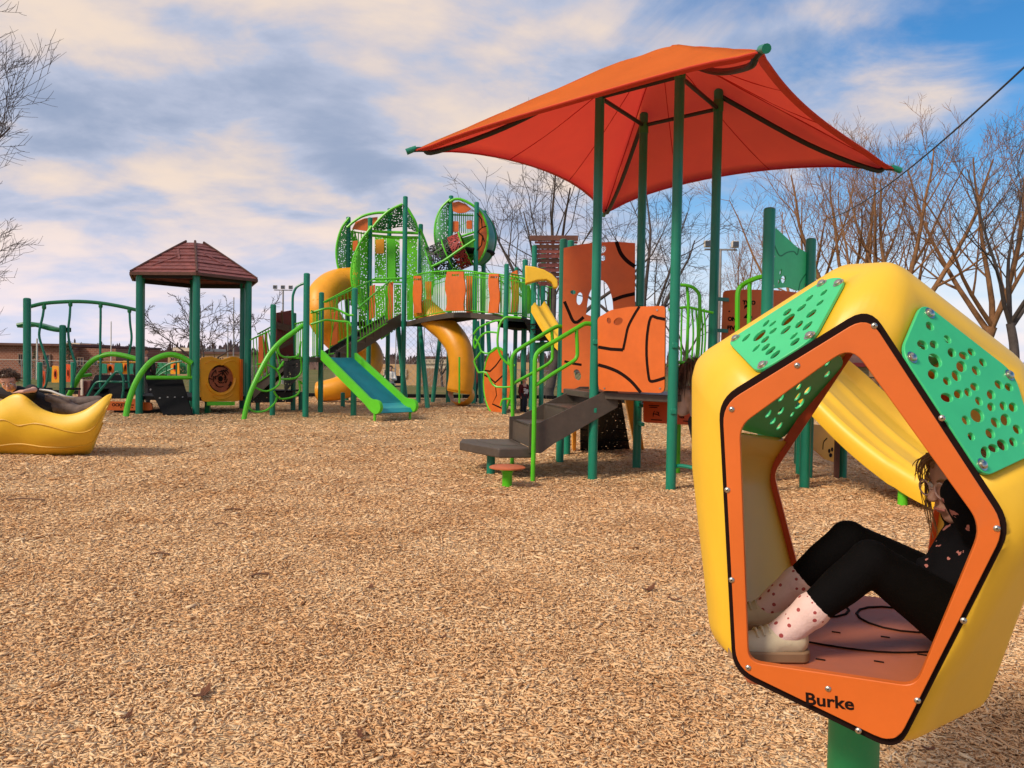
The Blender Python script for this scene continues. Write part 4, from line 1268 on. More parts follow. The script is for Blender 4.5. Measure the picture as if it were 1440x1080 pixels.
def hair_cap(t, at, R, mt, seed, style='short', n=520, zmin=-.1, fringe=.25, length=.3, mess=.25, name='hair', rad=None):
    """many tapered strands lying over the cranium"""
    rg = random.Random(seed); mb = MB()
    # under-layer so that no scalp shows
    vs, fs = [], []
    for i in range(9):
        th = i / 8 * 1.62
        for j in range(18):
            a = 2 * math.pi * j / 18
            x, y, z = .83 * math.sin(th) * math.cos(a), -.10 + .93 * math.sin(th) * math.sin(a), .22 + .86 * math.cos(th)
            if y > fringe and z < .55: y = min(y, .3); z = max(z, .48)
            vs.append(at(x, y, z))
    for i in range(8):
        for j in range(18):
            fs.append((i * 18 + j, i * 18 + (j + 1) % 18, (i + 1) * 18 + (j + 1) % 18, (i + 1) * 18 + j))
    mb.add(vs, fs)
    for i in range(n):
        a = rg.uniform(0, 2 * math.pi); th = math.acos(rg.uniform(zmin, 1))
        d0 = V((math.sin(th) * math.cos(a), math.sin(th) * math.sin(a), math.cos(th)))
        if d0.y > .45 and d0.z < .55: continue
        p = V((d0.x * .80, d0.y * .92 - .10, d0.z * .84 + .22))
        g_ = V((d0.x * .35, -.55, -1 + d0.z * .3)) if style == 'long' else V((d0.x * .5 + rg.uniform(-.5, .5), d0.y * .4 + .5, -.25))
        L_ = length * rg.uniform(.6, 1.25)
        pts = [p]
        for k in range(4):
            dd = (d0 * (.55 - .15 * k if style != 'long' else .26 - .07 * k) + g_ * (.3 + .25 * k) + V((rg.uniform(-1, 1), rg.uniform(-1, 1), rg.uniform(-1, 1))) * mess).normalized()
            p = p + dd * L_ / 4; pts.append(p)
        w_ = R * rg.uniform(.018, .04)
        mb.tube([at(*q) for q in pts], [w_, w_ * 1.1, w_ * .9, w_ * .6, w_ * .15], 4, caps=False)
    return mb.build(name, mt, t, sharp=180)

# ================================================================ the yellow spinner pod
PAZ = math.radians(24)
Pn = V((-math.sin(PAZ), -math.cos(PAZ), 0)); Pe = V((math.cos(PAZ), -math.sin(PAZ), 0)); Pz = V((0, 0, 1))
PO = CAM + ray(1190, 740) * 1.72
def pp(px, py, dep=0.0): return onplane(px, py, PO - Pn * dep, Pn)
def puv(p): return V(((p - PO).dot(Pe), (p - PO).dot(Pz)))
def p3(u, v, dep): return PO + Pe * u + Pz * v - Pn * dep
PDEP = .86
Fp = [pp(*q) for q in ((1222, 432), (1012, 562), (1032, 942), (1262, 1054), (1422, 738))]
Bt_ = [pp(*q) for q in ((1074, 398, .52), (966, 700, .5), (1168, 972, .5), (1446, 926, .5), (1440, 420, .5))]
Go = [(1207, 487), (1088, 665), (1136, 850), (1290, 880), (1335, 570)]
Gc = sum((pp(*q, PDEP) for q in Go), V()) / 5
Gp = [Gc + (pp(*q, PDEP) - Gc) * 1.16 for q in Go]
def pl3(p, q, r):
    m_ = (q - p).cross(r - p).normalized(); return m_, m_.dot(p)
fpl = [pl3(Fp[i], Fp[(i + 1) % 5], Bt_[i]) for i in range(5)]
Ap, Bp = [], []
for i in range(5):                      # corners where three moulded faces meet
    d = fpl[i - 1][0].cross(fpl[i][0]); d /= d.dot(-Pn)
    Ap.append(Fp[i] + d * (.18, .36, .30, .10, .23)[i])
for i, q in enumerate(((1185, 360), (968, 650), (1050, 922), (1391, 1003), (1452, 505))):
    Bp.append(onplane(q[0], q[1], Fp[i], fpl[i][0]))
pod = thing('spinner_pod', 'yellow twelve sided sit-in spinner pod on a green post, orange pentagon frame facing us', 'playground spinner', (.95, 2.1, 0))
import bmesh
def pod_shell():
    bm = bmesh.new()
    vF, vA, vB, vG = ([bm.verts.new(p) for p in L_] for L_ in (Fp, Ap, Bp, Gp))
    faces = {}
    faces['front'] = bm.faces.new(vF[::-1])
    faces['back'] = bm.faces.new(vG)
    for i in range(5):
        j = (i + 1) % 5
        faces['f%d' % i] = bm.faces.new((vF[i], vF[j], vA[j], vB[i], vA[i]))
        faces['b%d' % i] = bm.faces.new((vG[j], vG[i], vB[i], vA[j], vB[j]))
    bmesh.ops.recalc_face_normals(bm, faces=bm.faces)
    bmesh.ops.delete(bm, geom=[faces['front'], faces['back']], context='FACES_ONLY')
    edges = [e for e in bm.edges if len(e.link_faces) == 2]
    wins = {}
    for k, th in (('f0', .112), ('f4', .115), ('b0', .13), ('b4', .12)):
        f = faces[k]
        r = bmesh.ops.inset_region(bm, faces=[f], thickness=th, depth=0.0, use_even_offset=True)
        wins[k] = ([v.co.copy() for v in f.verts], f.normal.copy())
        bm.faces.remove(f) if f.is_valid else None
    bmesh.ops.bevel(bm, geom=[e for e in edges if e.is_valid], offset=.062, segments=7, profile=.5, affect='EDGES', clamp_overlap=True)
    bmesh.ops.triangulate(bm, faces=[f for f in bm.faces if len(f.verts) > 4])
    bmesh.ops.recalc_face_normals(bm, faces=bm.faces)
    off = base(pod)
    for v in bm.verts: v.co -= off
    me = bpy.data.meshes.new('shell'); bm.to_mesh(me); bm.free()
    me.polygons.foreach_set('use_smooth', [True] * len(me.polygons)); me.set_sharp_from_angle(angle=math.radians(38))
    return me, wins
me, wins = pod_shell()
sh = link('shell', me, YELLOW, pod)
q = sh.modifiers.new('wall', 'SOLIDIFY'); q.thickness = .022; q.offset = -1
# front frame: black gasket then the orange board
fc = sum((puv(p) for p in Fp), V((0, 0))) / 5
outer_uv = [puv(p) for p in Fp]
inner_uv = [puv(pp(*q_)) for q_ in ((1197, 486), (1042, 598), (1054, 926), (1287, 960), (1379, 738))]
def scl(L_, c, k): return [c + (p - c) * k for p in L_]
def ring_panel(name, mt, parent, out, hole, dep, th, rO, rI, bev):
    O_ = PO - Pn * dep
    mb = MB().panel([tuple(p) for p in roundpoly(out, rO, 6)], [[tuple(p) for p in roundpoly(hole, rI, 6)]], O_, Pe, Pz, th)
    return mb.build(name, mt, parent, bevel=bev, sharp=40)
ring_panel('gasket', BLACKG, pod, scl(outer_uv, fc, 1.006), scl(inner_uv, fc, 1.03), -.004, .014, .05, .03, .002)
frm = ring_panel('front_frame', ORANGE, pod, scl(outer_uv, fc, .962), inner_uv, -.014, .02, .045, [.045, .03, .03, .03, .04], .003)
for px, py in ((1229, 459), (1122, 514), (1031, 575), (1025, 687), (1031, 812), (1054, 934), (1165, 963), (1207, 1021), (1289, 979), (1353, 868), (1399, 740), (1323, 587)):
    p = pp(px, py) + Pn * .024
    sc = MB().lathe([(.0068, 0), (.0068, .001), (.005, .0032), (.002, .0042)], p, 12, ax=(Pe, Pz, Pn)).build('screw', BOLT, frm)
    MB().lathe([(.0022, .0035), (.0018, .0046)], p, 6, ax=(Pe, Pz, Pn)).build('drive', DARK, sc)
pt = pp(1132, 987) + Pn * .0242
p2_ = pp(1198, 995) + Pn * .0242
ea = (p2_ - pt).normalized(); eb = Pn.cross(ea).normalized()
text('Burke', .0375, pp(1133, 984) + Pn * .0242, ea, eb, Pn, frm, bold=.0009, thick=.0006, sx=1.12)
# back frame
go_uv = [puv(pp(*q_, PDEP)) for q_ in Go]; gc_ = sum(go_uv, V((0, 0))) / 5
MB().panel([tuple(p) for p in roundpoly(scl(go_uv, gc_, 1.13), .04, 5)], [[tuple(p) for p in roundpoly(go_uv, .03, 5)]], PO - Pn * (PDEP + .004), Pe, Pz, .022).build('back_frame', ORANGER, pod)
# perforated mint windows with button-head bolts
def window_panel(key, seed, nh, skip_bolts=False, mt=MINT, ha=0):
    co, nrm = wins[key]
    c = sum(co, V()) / len(co)
    if (c - V((.95, 2.1, 1.15))).dot(nrm) < 0: nrm = -nrm
    d_ = sum((( p - c).dot(nrm) for p in co)) / len(co)
    eu = (co[1] - co[0]); eu = (eu - nrm * eu.dot(nrm)).normalized(); ev = nrm.cross(eu)
    pl = [V(((p - c).dot(eu), (p - c).dot(ev))) for p in co]
    area = sum(pl[i].x * pl[(i + 1) % 5].y - pl[(i + 1) % 5].x * pl[i].y for i in range(5))
    if area < 0: pl = pl[::-1]
    pl = [p * 1.05 for p in pl]
    rg = random.Random(seed); holes = []
    def inside(p, m):
        for i in range(5):
            a, b = pl[i], pl[(i + 1) % 5]; e = (b - a).normalized()
            if e.x * (p.y - a.y) - e.y * (p.x - a.x) < m: return False
        return True
    R_ = max(p.length for p in pl)
    cand = []
    for _ in range(4000):
        p = V((rg.uniform(-R_, R_), rg.uniform(-R_, R_))); r = rg.choice((.0105, .012, .014, .019, .0125))
        if not inside(p, .026 + r): continue
        if any((p - q_).length < (r + s_) * 1.12 + .007 for q_, s_ in cand): continue
        if any((p - k * .86).length < .036 for k in pl): continue
        cand.append((p, r))
        if len(cand) >= nh: break
    holes = [[tuple(x) for x in ell(p.x, p.y, r * rg.uniform(.72, .95), r * rg.uniform(1.05, 1.45), (ha or 0) + rg.uniform(-.25, .25), 16)] for p, r in cand]
    zmax = max((p - c).dot(nrm) for p in co)
    O_ = c + nrm * .006
    w_ = MB().panel([tuple(p) for p in roundpoly(pl, .04, 6)], holes, O_, eu, ev, .009).build('window_panel', mt, pod, bevel=.0015)
    for k in pl:
        b = O_ + eu * k.x * .86 + ev * k.y * .86 + nrm * .0045
        MB().lathe([(.014, 0), (.014, .0015), (.010, .002), (.0095, .006), (.006, .0085), (.0015, .009)], b, 16, ax=(eu, ev, nrm)).build('bolt', BOLT, w_)
window_panel('f0', 3, 40, ha=1.57); window_panel('f4', 8, 44, ha=1.57); window_panel('b0', 5, 36, mt=MINT); window_panel('b4', 6, 36); 
# floor
FLZ = .79
fl = []
for u, d in ((-.21, .04), (.15, .04), (.25, .22), (.27, .55), (.16, .80), (-.19, .80), (-.28, .55), (-.27, .22)):
    fl.append(p3(u, 0, d))
fl = [V((p.x, p.y, FLZ)) for p in fl]
PINK = M('rose_plastic_floor', (.48, .14, .065), .5, .12, 5, .05, 60, dirt=.1)
MB().slab(fl[::-1], (0, 0, -.05)).build('floor', PINK, pod, bevel=.012)
fp_ = base(pod)
for pts in ([(-.26, .34), (-.12, .27), (.08, .27), (.25, .36)], ):
    P_ = [p3(u, 0, d) for u, d in pts]; P_ = [V((p.x, p.y, FLZ + .0012)) for p in P_]
    MB().tube(catmull(P_, 5), .0035, 5).build('floor_seam', BLACKG, pod)
for cu, cd_ in ((-.10, .60), (.14, .58)):
    P_ = [p3(cu + .11 * math.cos(a), 0, cd_ + .11 * math.sin(a)) for a in [i * math.pi / 8 for i in range(0, 17)]]
    MB().tube([V((p.x, p.y, FLZ + .001)) for p in P_], .004, 5, closed=True).build('floor_ring', BLACKG, pod)
for u, d in ((-.10, .22), (.08, .20), (-.02, .38), (.1, .40), (-.05, .15), (.18, .30)):
    p = p3(u, 0, d); MB().box((p.x, p.y, FLZ + .001), (.022, .006, .002), rz=-PAZ).build('floor_slot', BLACKG, pod)
MB().lathe([(.0655, -.1), (.0655, .66), (.078, .665), (.080, .70), (.06, .72)], (.955, 2.10, 0), 28).build('post', M('green_post_paint', (.012, .26, .085), .4, .12, 4, .1, 40, dirt=.3), pod)

# ================================================================ the girl sitting in the pod
girl = thing('person', 'girl in black flowered jacket and black leggings sitting in the yellow pod, knees up', 'person', W(1330, 890, 2.05))
BLEG = M('black_leggings', (.003, .0026, .003), .85, .3, 30, .2, 200, spec=.10)
def floral():
    mt = M('flowered_black_fleece', (.004, .0035, .005), .85, .3, 20, .15, 150, spec=.12)
    nt = mt.node_tree; N, L = nt.nodes, nt.links; b = N['Principled BSDF']
    tc = N.new('ShaderNodeTexCoord'); vo = N.new('ShaderNodeTexVoronoi'); vo.inputs['Scale'].default_value = 21; vo.inputs['Randomness'].default_value = 1
    no = N.new('ShaderNodeTexNoise'); no.inputs['Scale'].default_value = 45
    L.new(tc.outputs['Object'], no.inputs['Vector'])
    mp = N.new('ShaderNodeMix'); mp.data_type = 'RGBA'; mp.inputs[0].default_value = .045
    L.new(tc.outputs['Object'], mp.inputs[6]); L.new(no.outputs['Color'], mp.inputs[7]); L.new(mp.outputs[2], vo.inputs['Vector'])
    lt = N.new('ShaderNodeMath'); lt.operation = 'LESS_THAN'; lt.inputs[1].default_value = .20; L.new(vo.outputs['Distance'], lt.inputs[0])
    old = b.inputs['Base Color'].links[0].from_socket
    mx = N.new('ShaderNodeMix'); mx.data_type = 'RGBA'; L.new(lt.outputs[0], mx.inputs[0]); L.new(old, mx.inputs[6]); mx.inputs[7].default_value = (.42, .16, .14, 1)
    L.new(mx.outputs[2], b.inputs['Base Color'])
    return mt
FLOR = floral()
def dotted(name, c1, c2, sc, th):
    mt = M(name, c1, .85, .06, 10, .2, 200)
    nt = mt.node_tree; N, L = nt.nodes, nt.links; b = N['Principled BSDF']
    tc = N.new('ShaderNodeTexCoord'); vo = N.new('ShaderNodeTexVoronoi'); vo.inputs['Scale'].default_value = sc; vo.inputs['Randomness'].default_value = .5
    L.new(tc.outputs['Object'], vo.inputs['Vector'])
    lt = N.new('ShaderNodeMath'); lt.operation = 'LESS_THAN'; lt.inputs[1].default_value = th; L.new(vo.outputs['Distance'], lt.inputs[0])
    old = b.inputs['Base Color'].links[0].from_socket
    mx = N.new('ShaderNodeMix'); mx.data_type = 'RGBA'; L.new(lt.outputs[0], mx.inputs[0]); L.new(old, mx.inputs[6]); mx.inputs[7].default_value = (*c2, 1)
    L.new(mx.outputs[2], b.inputs['Base Color'])
    return mt
SOCK = dotted('pink_dotted_sock', (.78, .56, .52), (.36, .06, .06), 42, .22)
SHOE = M('cream_shoe', (.62, .52, .36), .6, .1, 10, .1, 90, dirt=.3); SOLE = M('gum_sole', (.30, .18, .10), .7, .1)
hipN, hipF = W(1346, 890, 1.86), W(1354, 880, 2.03)
knN, knF = W(1224, 790, 1.83), W(1193, 760, 2.02)
anN, anF = W(1110, 884, 1.87), W(1093, 842, 2.06)
for p in (hipN, hipF): p.z = FLZ + .10
chest = W(1384, 778, 1.96); neck = W(1373, 728, 1.97); hc = W(1357, 680, 1.98)
R = .104
hp, at, rot = head(hc, R, (-.96, -.10, -.16), (-.14, 0, 1))
shN, shF = W(1396, 765, 1.88), W(1392, 758, 2.06)
elN = W(1351, 694, 1.86); wrN = W(1414, 655, 1.90)
elF = W(1352, 800, 2.12); wrF = W(1334, 850, 2.09)
body = hp + [('cap', neck, hc - V((0, 0, .05)), .036, .038), ('cap', (hipN + hipF) / 2, chest, .085, .09), ('cap', chest, neck, .075, .035),
             ('cap', hipN, knN, .058, .042), ('cap', knN, anN, .040, .025), ('cap', hipF, knF, .058, .042), ('cap', knF, anF, .040, .025),
             ('cap', shN, elN, .034, .028), ('cap', elN, wrN, .028, .020), ('cap', shF, elF, .034, .028), ('cap', elF, wrF, .028, .02), ('cap', chest, shN, .05, .034), ('cap', chest, shF, .05, .034)]
body += hand(wrN, wrN - elN, (0, -1, 0), .13, .8) 
body += hand(wrF, V((.3, -.9, -.1)), (0, 0, 1), .11, 1.0)
body_part('body', body, SKIN, girl, .0055, 3)
face_bits(girl, at, R, rot, HAIRL)
leg = []
for h, k, a in ((hipN, knN, anN), (hipF, knF, anF)):
    a2 = k.lerp(a, .80)
    leg += [('cap', h, k.lerp(h, .06), .078, .052), ('ell', k, (.052, .052, .054)), ('cap', k, k.lerp(a, .35), .050, .049), ('cap', k.lerp(a, .35), a2, .049, .036)]
leg += [('ell', (hipN + hipF) / 2 + V((.0, 0, .0)), (.09, .12, .095))]
body_part('leggings', leg, BLEG, girl, .008, 5)
jk = [('cap', (hipN + hipF) / 2 + V((0, 0, .05)), chest, .112, .112), ('cap', chest, neck - V((0, 0, .012)), .10, .052), ('cap', chest, shN, .08, .058), ('cap', chest, shF, .08, .058),
      ('cap', shN, elN, .056, .046), ('cap', elN, elN.lerp(wrN, .85), .046, .036), ('cap', shF, elF, .056, .044), ('cap', elF, elF.lerp(wrF, .9), .044, .034)]
rg = random.Random(2)
for i in range(26):       # folds
    b0_ = rg.choice(((hipN + hipF) / 2, chest, shN)); q = b0_ + V((rg.uniform(-.09, .05), rg.uniform(-.08, .05), rg.uniform(0, .12)))
    jk.append(('cap', q, q + V((rg.uniform(-.05, .05), rg.uniform(-.05, .05), rg.uniform(-.04, .04))), .02, .012))
body_part('jacket', jk, FLOR, girl, .008, 4)
for k, a, toe in ((knN, anN, W(1046, 913, 1.87)), (knF, anF, W(1030, 852, 2.07))):
    s0 = k.lerp(a, .72)
    hl_ = V((a.x + .012, a.y, FLZ + .035)); toe.z = FLZ + .035
    sk = [('cap', s0, a, .041, .038), ('cap', s0 - (a - s0).normalized() * .006, s0 + (a - s0).normalized() * .006, .044, .044), ('cap', a, hl_.lerp(toe, .4) + V((0, 0, .02)), .037, .032)]
    body_part('sock', sk, SOCK, girl, .006, 3)
    L_ = (toe - hl_); u_ = L_.normalized()
    shp = [('cap', hl_ + V((0, 0, .012)), hl_.lerp(toe, .45) + V((0, 0, .014)), .034, .036), ('cap', hl_.lerp(toe, .45) + V((0, 0, .006)), toe, .036, .030), ('cap', hl_ + V((.004, 0, .03)), hl_ + V((.004, 0, .012)), .030, .032)]
    so = body_part('shoe', shp, SHOE, girl, .006, 3)
    out = []
    for i in range(20):
        an_ = 2 * math.pi * i / 20; e = V((math.cos(an_), math.sin(an_)))
        c_ = toe if e.x > 0 else hl_
        sd2 = V((-u_.y, u_.x, 0))
        out.append(c_ + u_ * (.037 * e.x) + sd2 * (.037 * e.y))
    out = [V((p.x, p.y, FLZ + .002)) for p in out]
    MB().slab(out[::-1], (0, 0, .026)).build('sole', SOLE, so, bevel=.004)
    for j in range(4):
        c_ = hl_.lerp(toe, .42 + .12 * j) + V((0, 0, .046 - .004 * j)); sd2 = V((-u_.y, u_.x, 0))
        MB().tube(catmull([c_ - sd2 * .024 - V((0, 0, .008)), c_ + V((0, 0, .006)), c_ + sd2 * .024 - V((0, 0, .008))], 3), .0032, 5).build('lace', SHOE, so)
# hair: long light brown, pulled back with loose locks in front
hair_cap(girl, at, R, HAIRL, 12, 'long', 900, -.05, .25, .9, .05)
lk = MB(); rg = random.Random(6)
for (x0, y0, z0, x1, y1, z1, n_) in ((.62, .30, .62, .66, .56, -1.25, 18), (.25, .62, .80, .56, .74, .05, 16), (.05, .66, .84, .30, .98, .35, 9)):
    for i in range(n_):
        j = lambda s_: rg.gauss(0, s_)
        a_ = V((x0 + j(.05), y0 + j(.05), z0 + j(.03))); b_ = V((x1 + j(.06), y1 + j(.06), z1 + j(.18)))
        m1 = a_.lerp(b_, .35) + V((x0 * .16 + j(.02), .14 + j(.03), .05)); m2 = a_.lerp(b_, .7) + V((x0 * .10 + j(.03), .08 + j(.03), 0))
        lk.tube([at(*q) for q in catmull([a_, m1, m2, b_], 3)], [.0011] * 7 + [.0009, .0007, .0004], 4, caps=False)
lk.build('loose_locks', HAIRL, girl, sharp=180)
GLS = M('pale_pink_frame', (.70, .48, .44), .25, .05)
gl = MB()
for sg in (1, -1):
    gl.tube([at(.30 * sg + .21 * math.cos(a), .86 - .10 * abs(math.cos(a)) * 0, .0 + .19 * math.sin(a)) for a in [i * math.pi / 8 for i in range(16)]], .0024, 5, closed=True)
    gl.tube([at(.51 * sg, .84, .05), at(.74 * sg, .5, .07), at(.80 * sg, -.05, .08)], .0024, 5)
gl.tube([at(-.09, .88, .03), at(.09, .88, .03)], .0024, 5)
gl.build('glasses', GLS, girl)
# ================================================================ the far play structure
def rail_panel(t, pt0, pt1, pb0, pb1, nb, r=.014, rr=.022, mt=LIME, name='railing'):
    """guard rail: top and bottom tubes as one part, each baluster a sub-part"""
    mb = MB(); mb.tube([pt0, pt1], rr, 8); mb.tube([pb0, pb1], rr * .85, 8)
    o = mb.build(name, mt, t)
    for i in range(1, nb):
        f = i / nb
        MB().tube([pt0.lerp(pt1, f), pb0.lerp(pb1, f)], r, 6, caps=False).build('baluster', mt, o)
    return o
def quadboard(t, c4, th, mt, name, bevel=.008, r=0):
    a, b, c, d = c4
    n = (b - a).cross(d - a).normalized()
    return MB().slab([p + n * th / 2 for p in c4], n * -th).build(name, mt, t, bevel=bevel)

# ---------------------------------------------------------------- slide tower: posts, deck, guard rails
D1 = 1.56
t = thing('slide_tower', 'low green deck on teal posts at the head of the blue slide', 'play tower', (-5.3, 20.8, 0))
q430 = post(t, 429.5, 588, 384, .080); q383 = post(t, 383, 584.5, 428, .074); q412 = post(t, 412, 578.5, 440, .072)
q451 = post(t, 450.5, 580.5, 411, .074); q497 = post(t, 497, 585.6, 405, .080); q482 = post(t, 482, 572.7, 552, .070)
dk = [V((p.x, p.y, D1)) for p in (q430, q497, q451, q412, q383)]
MB().slab([dk[0], dk[1], dk[2], dk[3]], (0, 0, -.10)).build('deck', BLACKR, t, bevel=.01)
MB().beam(dk[0] + V((0, 0, -.05)), dk[1] + V((0, 0, -.05)), .06, .13).build('deck_edge', BROWN, t)
# wavy transfer rails over the slide entrance
bars(t, [(437, 440), (447, 437), (458, 434), (470, 434), (480, 438), (490, 443), (497, 443)], 20.3, .030, 'wavy_rail')
bars(t, [(437, 456), (447, 453), (458, 450), (470, 451), (480, 452), (490, 453), (494, 458)], 20.3, .028, 'wavy_rail')
bars(t, [(440, 455), (440, 500)], 20.3, .016, 'rail_leg'); bars(t, [(489, 453), (489, 503)], 20.3, .024, 'rail_leg')
for px in (446, 452):
    bars(t, [(px, 437), (px, 502)], 20.9, .014, 'rail_leg')
rail_panel(t, W(438, 437, 20.1), W(449, 441, 21.8), W(438, 502, 20.1), W(449, 500, 21.8), 5)
rail_panel(t, W(455, 425, 21.9), W(495, 404, 21.0), W(455, 500, 21.9), W(470, 497, 21.6), 2)
# arched hand bar beside the tall post
bars(t, [(412, 470), (411.5, 425), (413, 412), (418, 403), (428, 398)], 20.6, .034, 'hand_bar', TEAL)
# dark red cross board at the back
c4 = [W(388, 440, 21.6), W(411, 436, 22.2), W(412, 505, 22.2), W(389, 505, 21.6)]
quadboard(t, c4, .05, M('maroon_board', (.18, .022, .018), .5, .15, 4), 'back_board')
for a, b in (((387, 455), (410, 461)), ((386, 459), (410, 465)), ((396, 438), (398, 470)), ((390, 490), (411, 480))):
    MB().beam(W(*a, 21.5), W(*b, 21.9), .05, .10).build('cross_batten', ROOFB, t)
rail_panel(t, W(413, 456, 22.0), W(428, 452, 20.4), W(413, 504, 22.0), W(428, 504, 20.4), 6)

# ---------------------------------------------------------------- blue and lime slide
t = thing('open_slide', 'straight slide with a blue bed and bright lime green side rails', 'slide', V((-3.6, 19.4, 0)))
sa, sb = W(455, 503, 20.05), W(496, 502, 20.75)          # entry corners (near, far)
ea, eb = W(531, 590, 19.05), W(577, 586, 19.75)          # exit corners
ea.z = .26; eb.z = .26
BLUE = M('blue_slide_bed', (.014, .29, .34), .35, .12, 3, dirt=.12)
NS = 22; rowsN, rowsF = [], []
for i in range(NS + 1):
    f = i / NS
    za = D1 + .02 + (.26 - D1 - .02) * (f if f < .82 else .82 + .18 * (1 - (1 - (f - .82) / .18) ** 2) * .72)
    p, q = sa.lerp(ea, f), sb.lerp(eb, f)
    p.z = q.z = za
    rowsN.append(p); rowsF.append(q)
k = rowsN[-1].z
bed = MB(); rows = []
for p, q in zip(rowsN, rowsF):
    rows.append([p, p.lerp(q, .5) + V((0, 0, -.012)), q])
bed.loft(rows); bed.loft([[x - V((0, 0, .05)) for x in r_] for r_ in rows], flip=True)
bed.build('bed', BLUE, t)
for i in range(1, 44):      # ribs of the bed
    f = i / 44 * .86; idx = f * NS; a_ = int(idx)
    p = rowsN[a_].lerp(rowsN[a_ + 1], idx - a_); q = rowsF[a_].lerp(rowsF[a_ + 1], idx - a_)
    MB().tube([p + V((0, 0, .006)), q + V((0, 0, .006))], .006, 5).build('rib', BLUE, t)
for L_, sg in ((rowsN, -1), (rowsF, 1)):
    acr_ = (rowsF[0] - rowsN[0]).normalized() * sg
    up_ = []
    for i, p in enumerate(L_):
        f = i / NS
        h = .17 + .05 * math.exp(-((f - 1) / .10) ** 2)
        up_.append((p + V((0, 0, h)), p + V((0, 0, -.07 - .06 * math.exp(-((f - 1) / .08) ** 2)))))
    mb = MB()
    R_ = []
    for (u_, d_) in up_:
        R_.append([d_, u_, u_ + acr_ * .05 + V((0, 0, .012)), u_ + acr_ * .09, d_ + acr_ * .09])
    # rounded nose at the exit
    c = (up_[-1][0] + up_[-1][1]) / 2; hh = (up_[-1][0] - up_[-1][1]).length / 2; dr = (L_[-1] - L_[-3]); dr.z = 0; dr.normalize()
    for a in (20, 40, 60, 75, 86):
        ca, sa_ = math.cos(math.radians(a)), math.sin(math.radians(a))
        o_ = dr * hh * sa_
        u2, d2 = c + V((0, 0, hh * ca)) + o_, c - V((0, 0, hh * ca)) + o_
        R_.append([d2, u2, u2 + acr_ * .05 + V((0, 0, .010)), u2 + acr_ * .09, d2 + acr_ * .09])
    mb.loft(R_, closed=True, flip=sg < 0)
    n5 = len(R_[0]); mb.add(R_[0], [tuple(range(n5))]); mb.add(R_[-1], [tuple(range(n5))])
    mb.build('side_rail', LIMED, t, sharp=50)
    e = L_[-1] + acr_ * .04 - dr * .05
    MB().cyl((e.x, e.y, -.1), (e.x, e.y, .24), .035, 10).build('leg', LIMED, t)
c = (rowsN[-1] + rowsF[-1]) / 2
MB().slab([rowsN[-1], rowsF[-1], rowsF[-1] + V((.06, -.06, -.10)), rowsN[-1] + V((.06, -.06, -.10))], V((-.03, .03, -.02))).build('exit_lip', BLUE, t, smooth=False)

# ---------------------------------------------------------------- hexagon net climber with arched lime rail (left)
t = thing('hex_climber', 'lime green arched rail climber with hexagonal rungs left of the slide', 'climber', G(343, 597))
def hexnet(t, cells, D, r, mt=LIME):
    for c_ in cells:
        MB().tube(catmull([W(x, y, D(x, y) if callable(D) else D) for x, y in c_], 2), r, 6).build('rung', mt, t)
pts = [(342, 601), (343, 590), (347, 570), (354, 548), (365, 524), (378, 500), (393, 482), (410, 469), (427, 457)]
w1 = [W(x, y, 19.1 + (x - 342) / 85 * .9) for x, y in pts]; w1[0].z = -.1
MB().tube(catmull(w1, 4), .062, 10).build('arched_rail', LIMED, t)
hexnet(t, [[(361, 512), (375, 513), (388, 519), (394, 530), (392, 541), (380, 549), (369, 549.5), (356, 543)], [(391, 487), (392, 496), (399, 502), (415, 502), (421, 496), (423, 480)], [(423, 502), (424, 522), (415, 532), (396, 533)], [(399, 508), (391, 520)],
           [(385, 550), (390, 558), (398, 561), (415, 557), (422, 548), (420, 535), (425, 540)], [(389, 559), (387, 566), (378, 575), (368, 579), (355, 578), (349, 570)]], lambda x, y: 19.3 + (x - 342) / 85 * 1.0, .026)

# ---------------------------------------------------------------- lower stairs on the left of the slide tower
t = thing('lower_stairs', 'black perforated stairs with brown sides and lime rails left of the slide tower', 'stairs', V((-6.9, 21.8, 0)))
PERF_S = perforated('punched_black_step', (.012, .012, .013), 16, .34, .5)
bot0, bot1 = W(360, 552, 21.3), W(372, 548, 22.6)
tp0, tp1 = W(405, 507, 21.0), W(413, 506, 22.3)
for i in range(5):
    f0, f1 = i / 5, (i + 1) / 5
    a, b = bot0.lerp(tp0, f0), bot1.lerp(tp1, f0); c_, d_ = bot1.lerp(tp1, f1), bot0.lerp(tp0, f1)
    z = a.z + (tp0.z - bot0.z) / 5
    MB().slab([V((p.x, p.y, z)) for p in (a, b, c_, d_)], (0, 0, -.05)).build('tread', BLACKR, t, bevel=.008)
    MB().slab([V((a.x, a.y, z - .05)), V((b.x, b.y, z - .05)), V((b.x, b.y, a.z)), V((a.x, a.y, a.z))], (.02, 0, 0)).build('riser', PERF_S, t, smooth=False)
for a, b in ((bot0, tp0), (bot1, tp1)):
    MB().slab([a + V((-.08, 0, -.18)), a + V((-.08, 0, .16)), b + V((0, 0, .16)), b + V((0, 0, -.16))], (0, .04, 0)).build('stringer', BROWN, t, smooth=False)
c4 = [W(398, 508, 20.9), W(424, 505, 20.9), W(424, 525, 20.9), W(400, 552, 20.9)]
MB().slab(c4, (0, .05, 0)).build('under_panel', PERF_S, t, smooth=False)
for (a0, a1, b0, b1, nb) in ((W(352, 478, 21.3), W(386, 462, 21.1), W(352, 545, 21.3), W(400, 512, 21.0), 8), (W(362, 470, 22.6), W(388, 456, 22.4), W(364, 542, 22.6), W(410, 505, 22.3), 7)):
    rail_panel(t, a0, a1, b0, b1, nb)
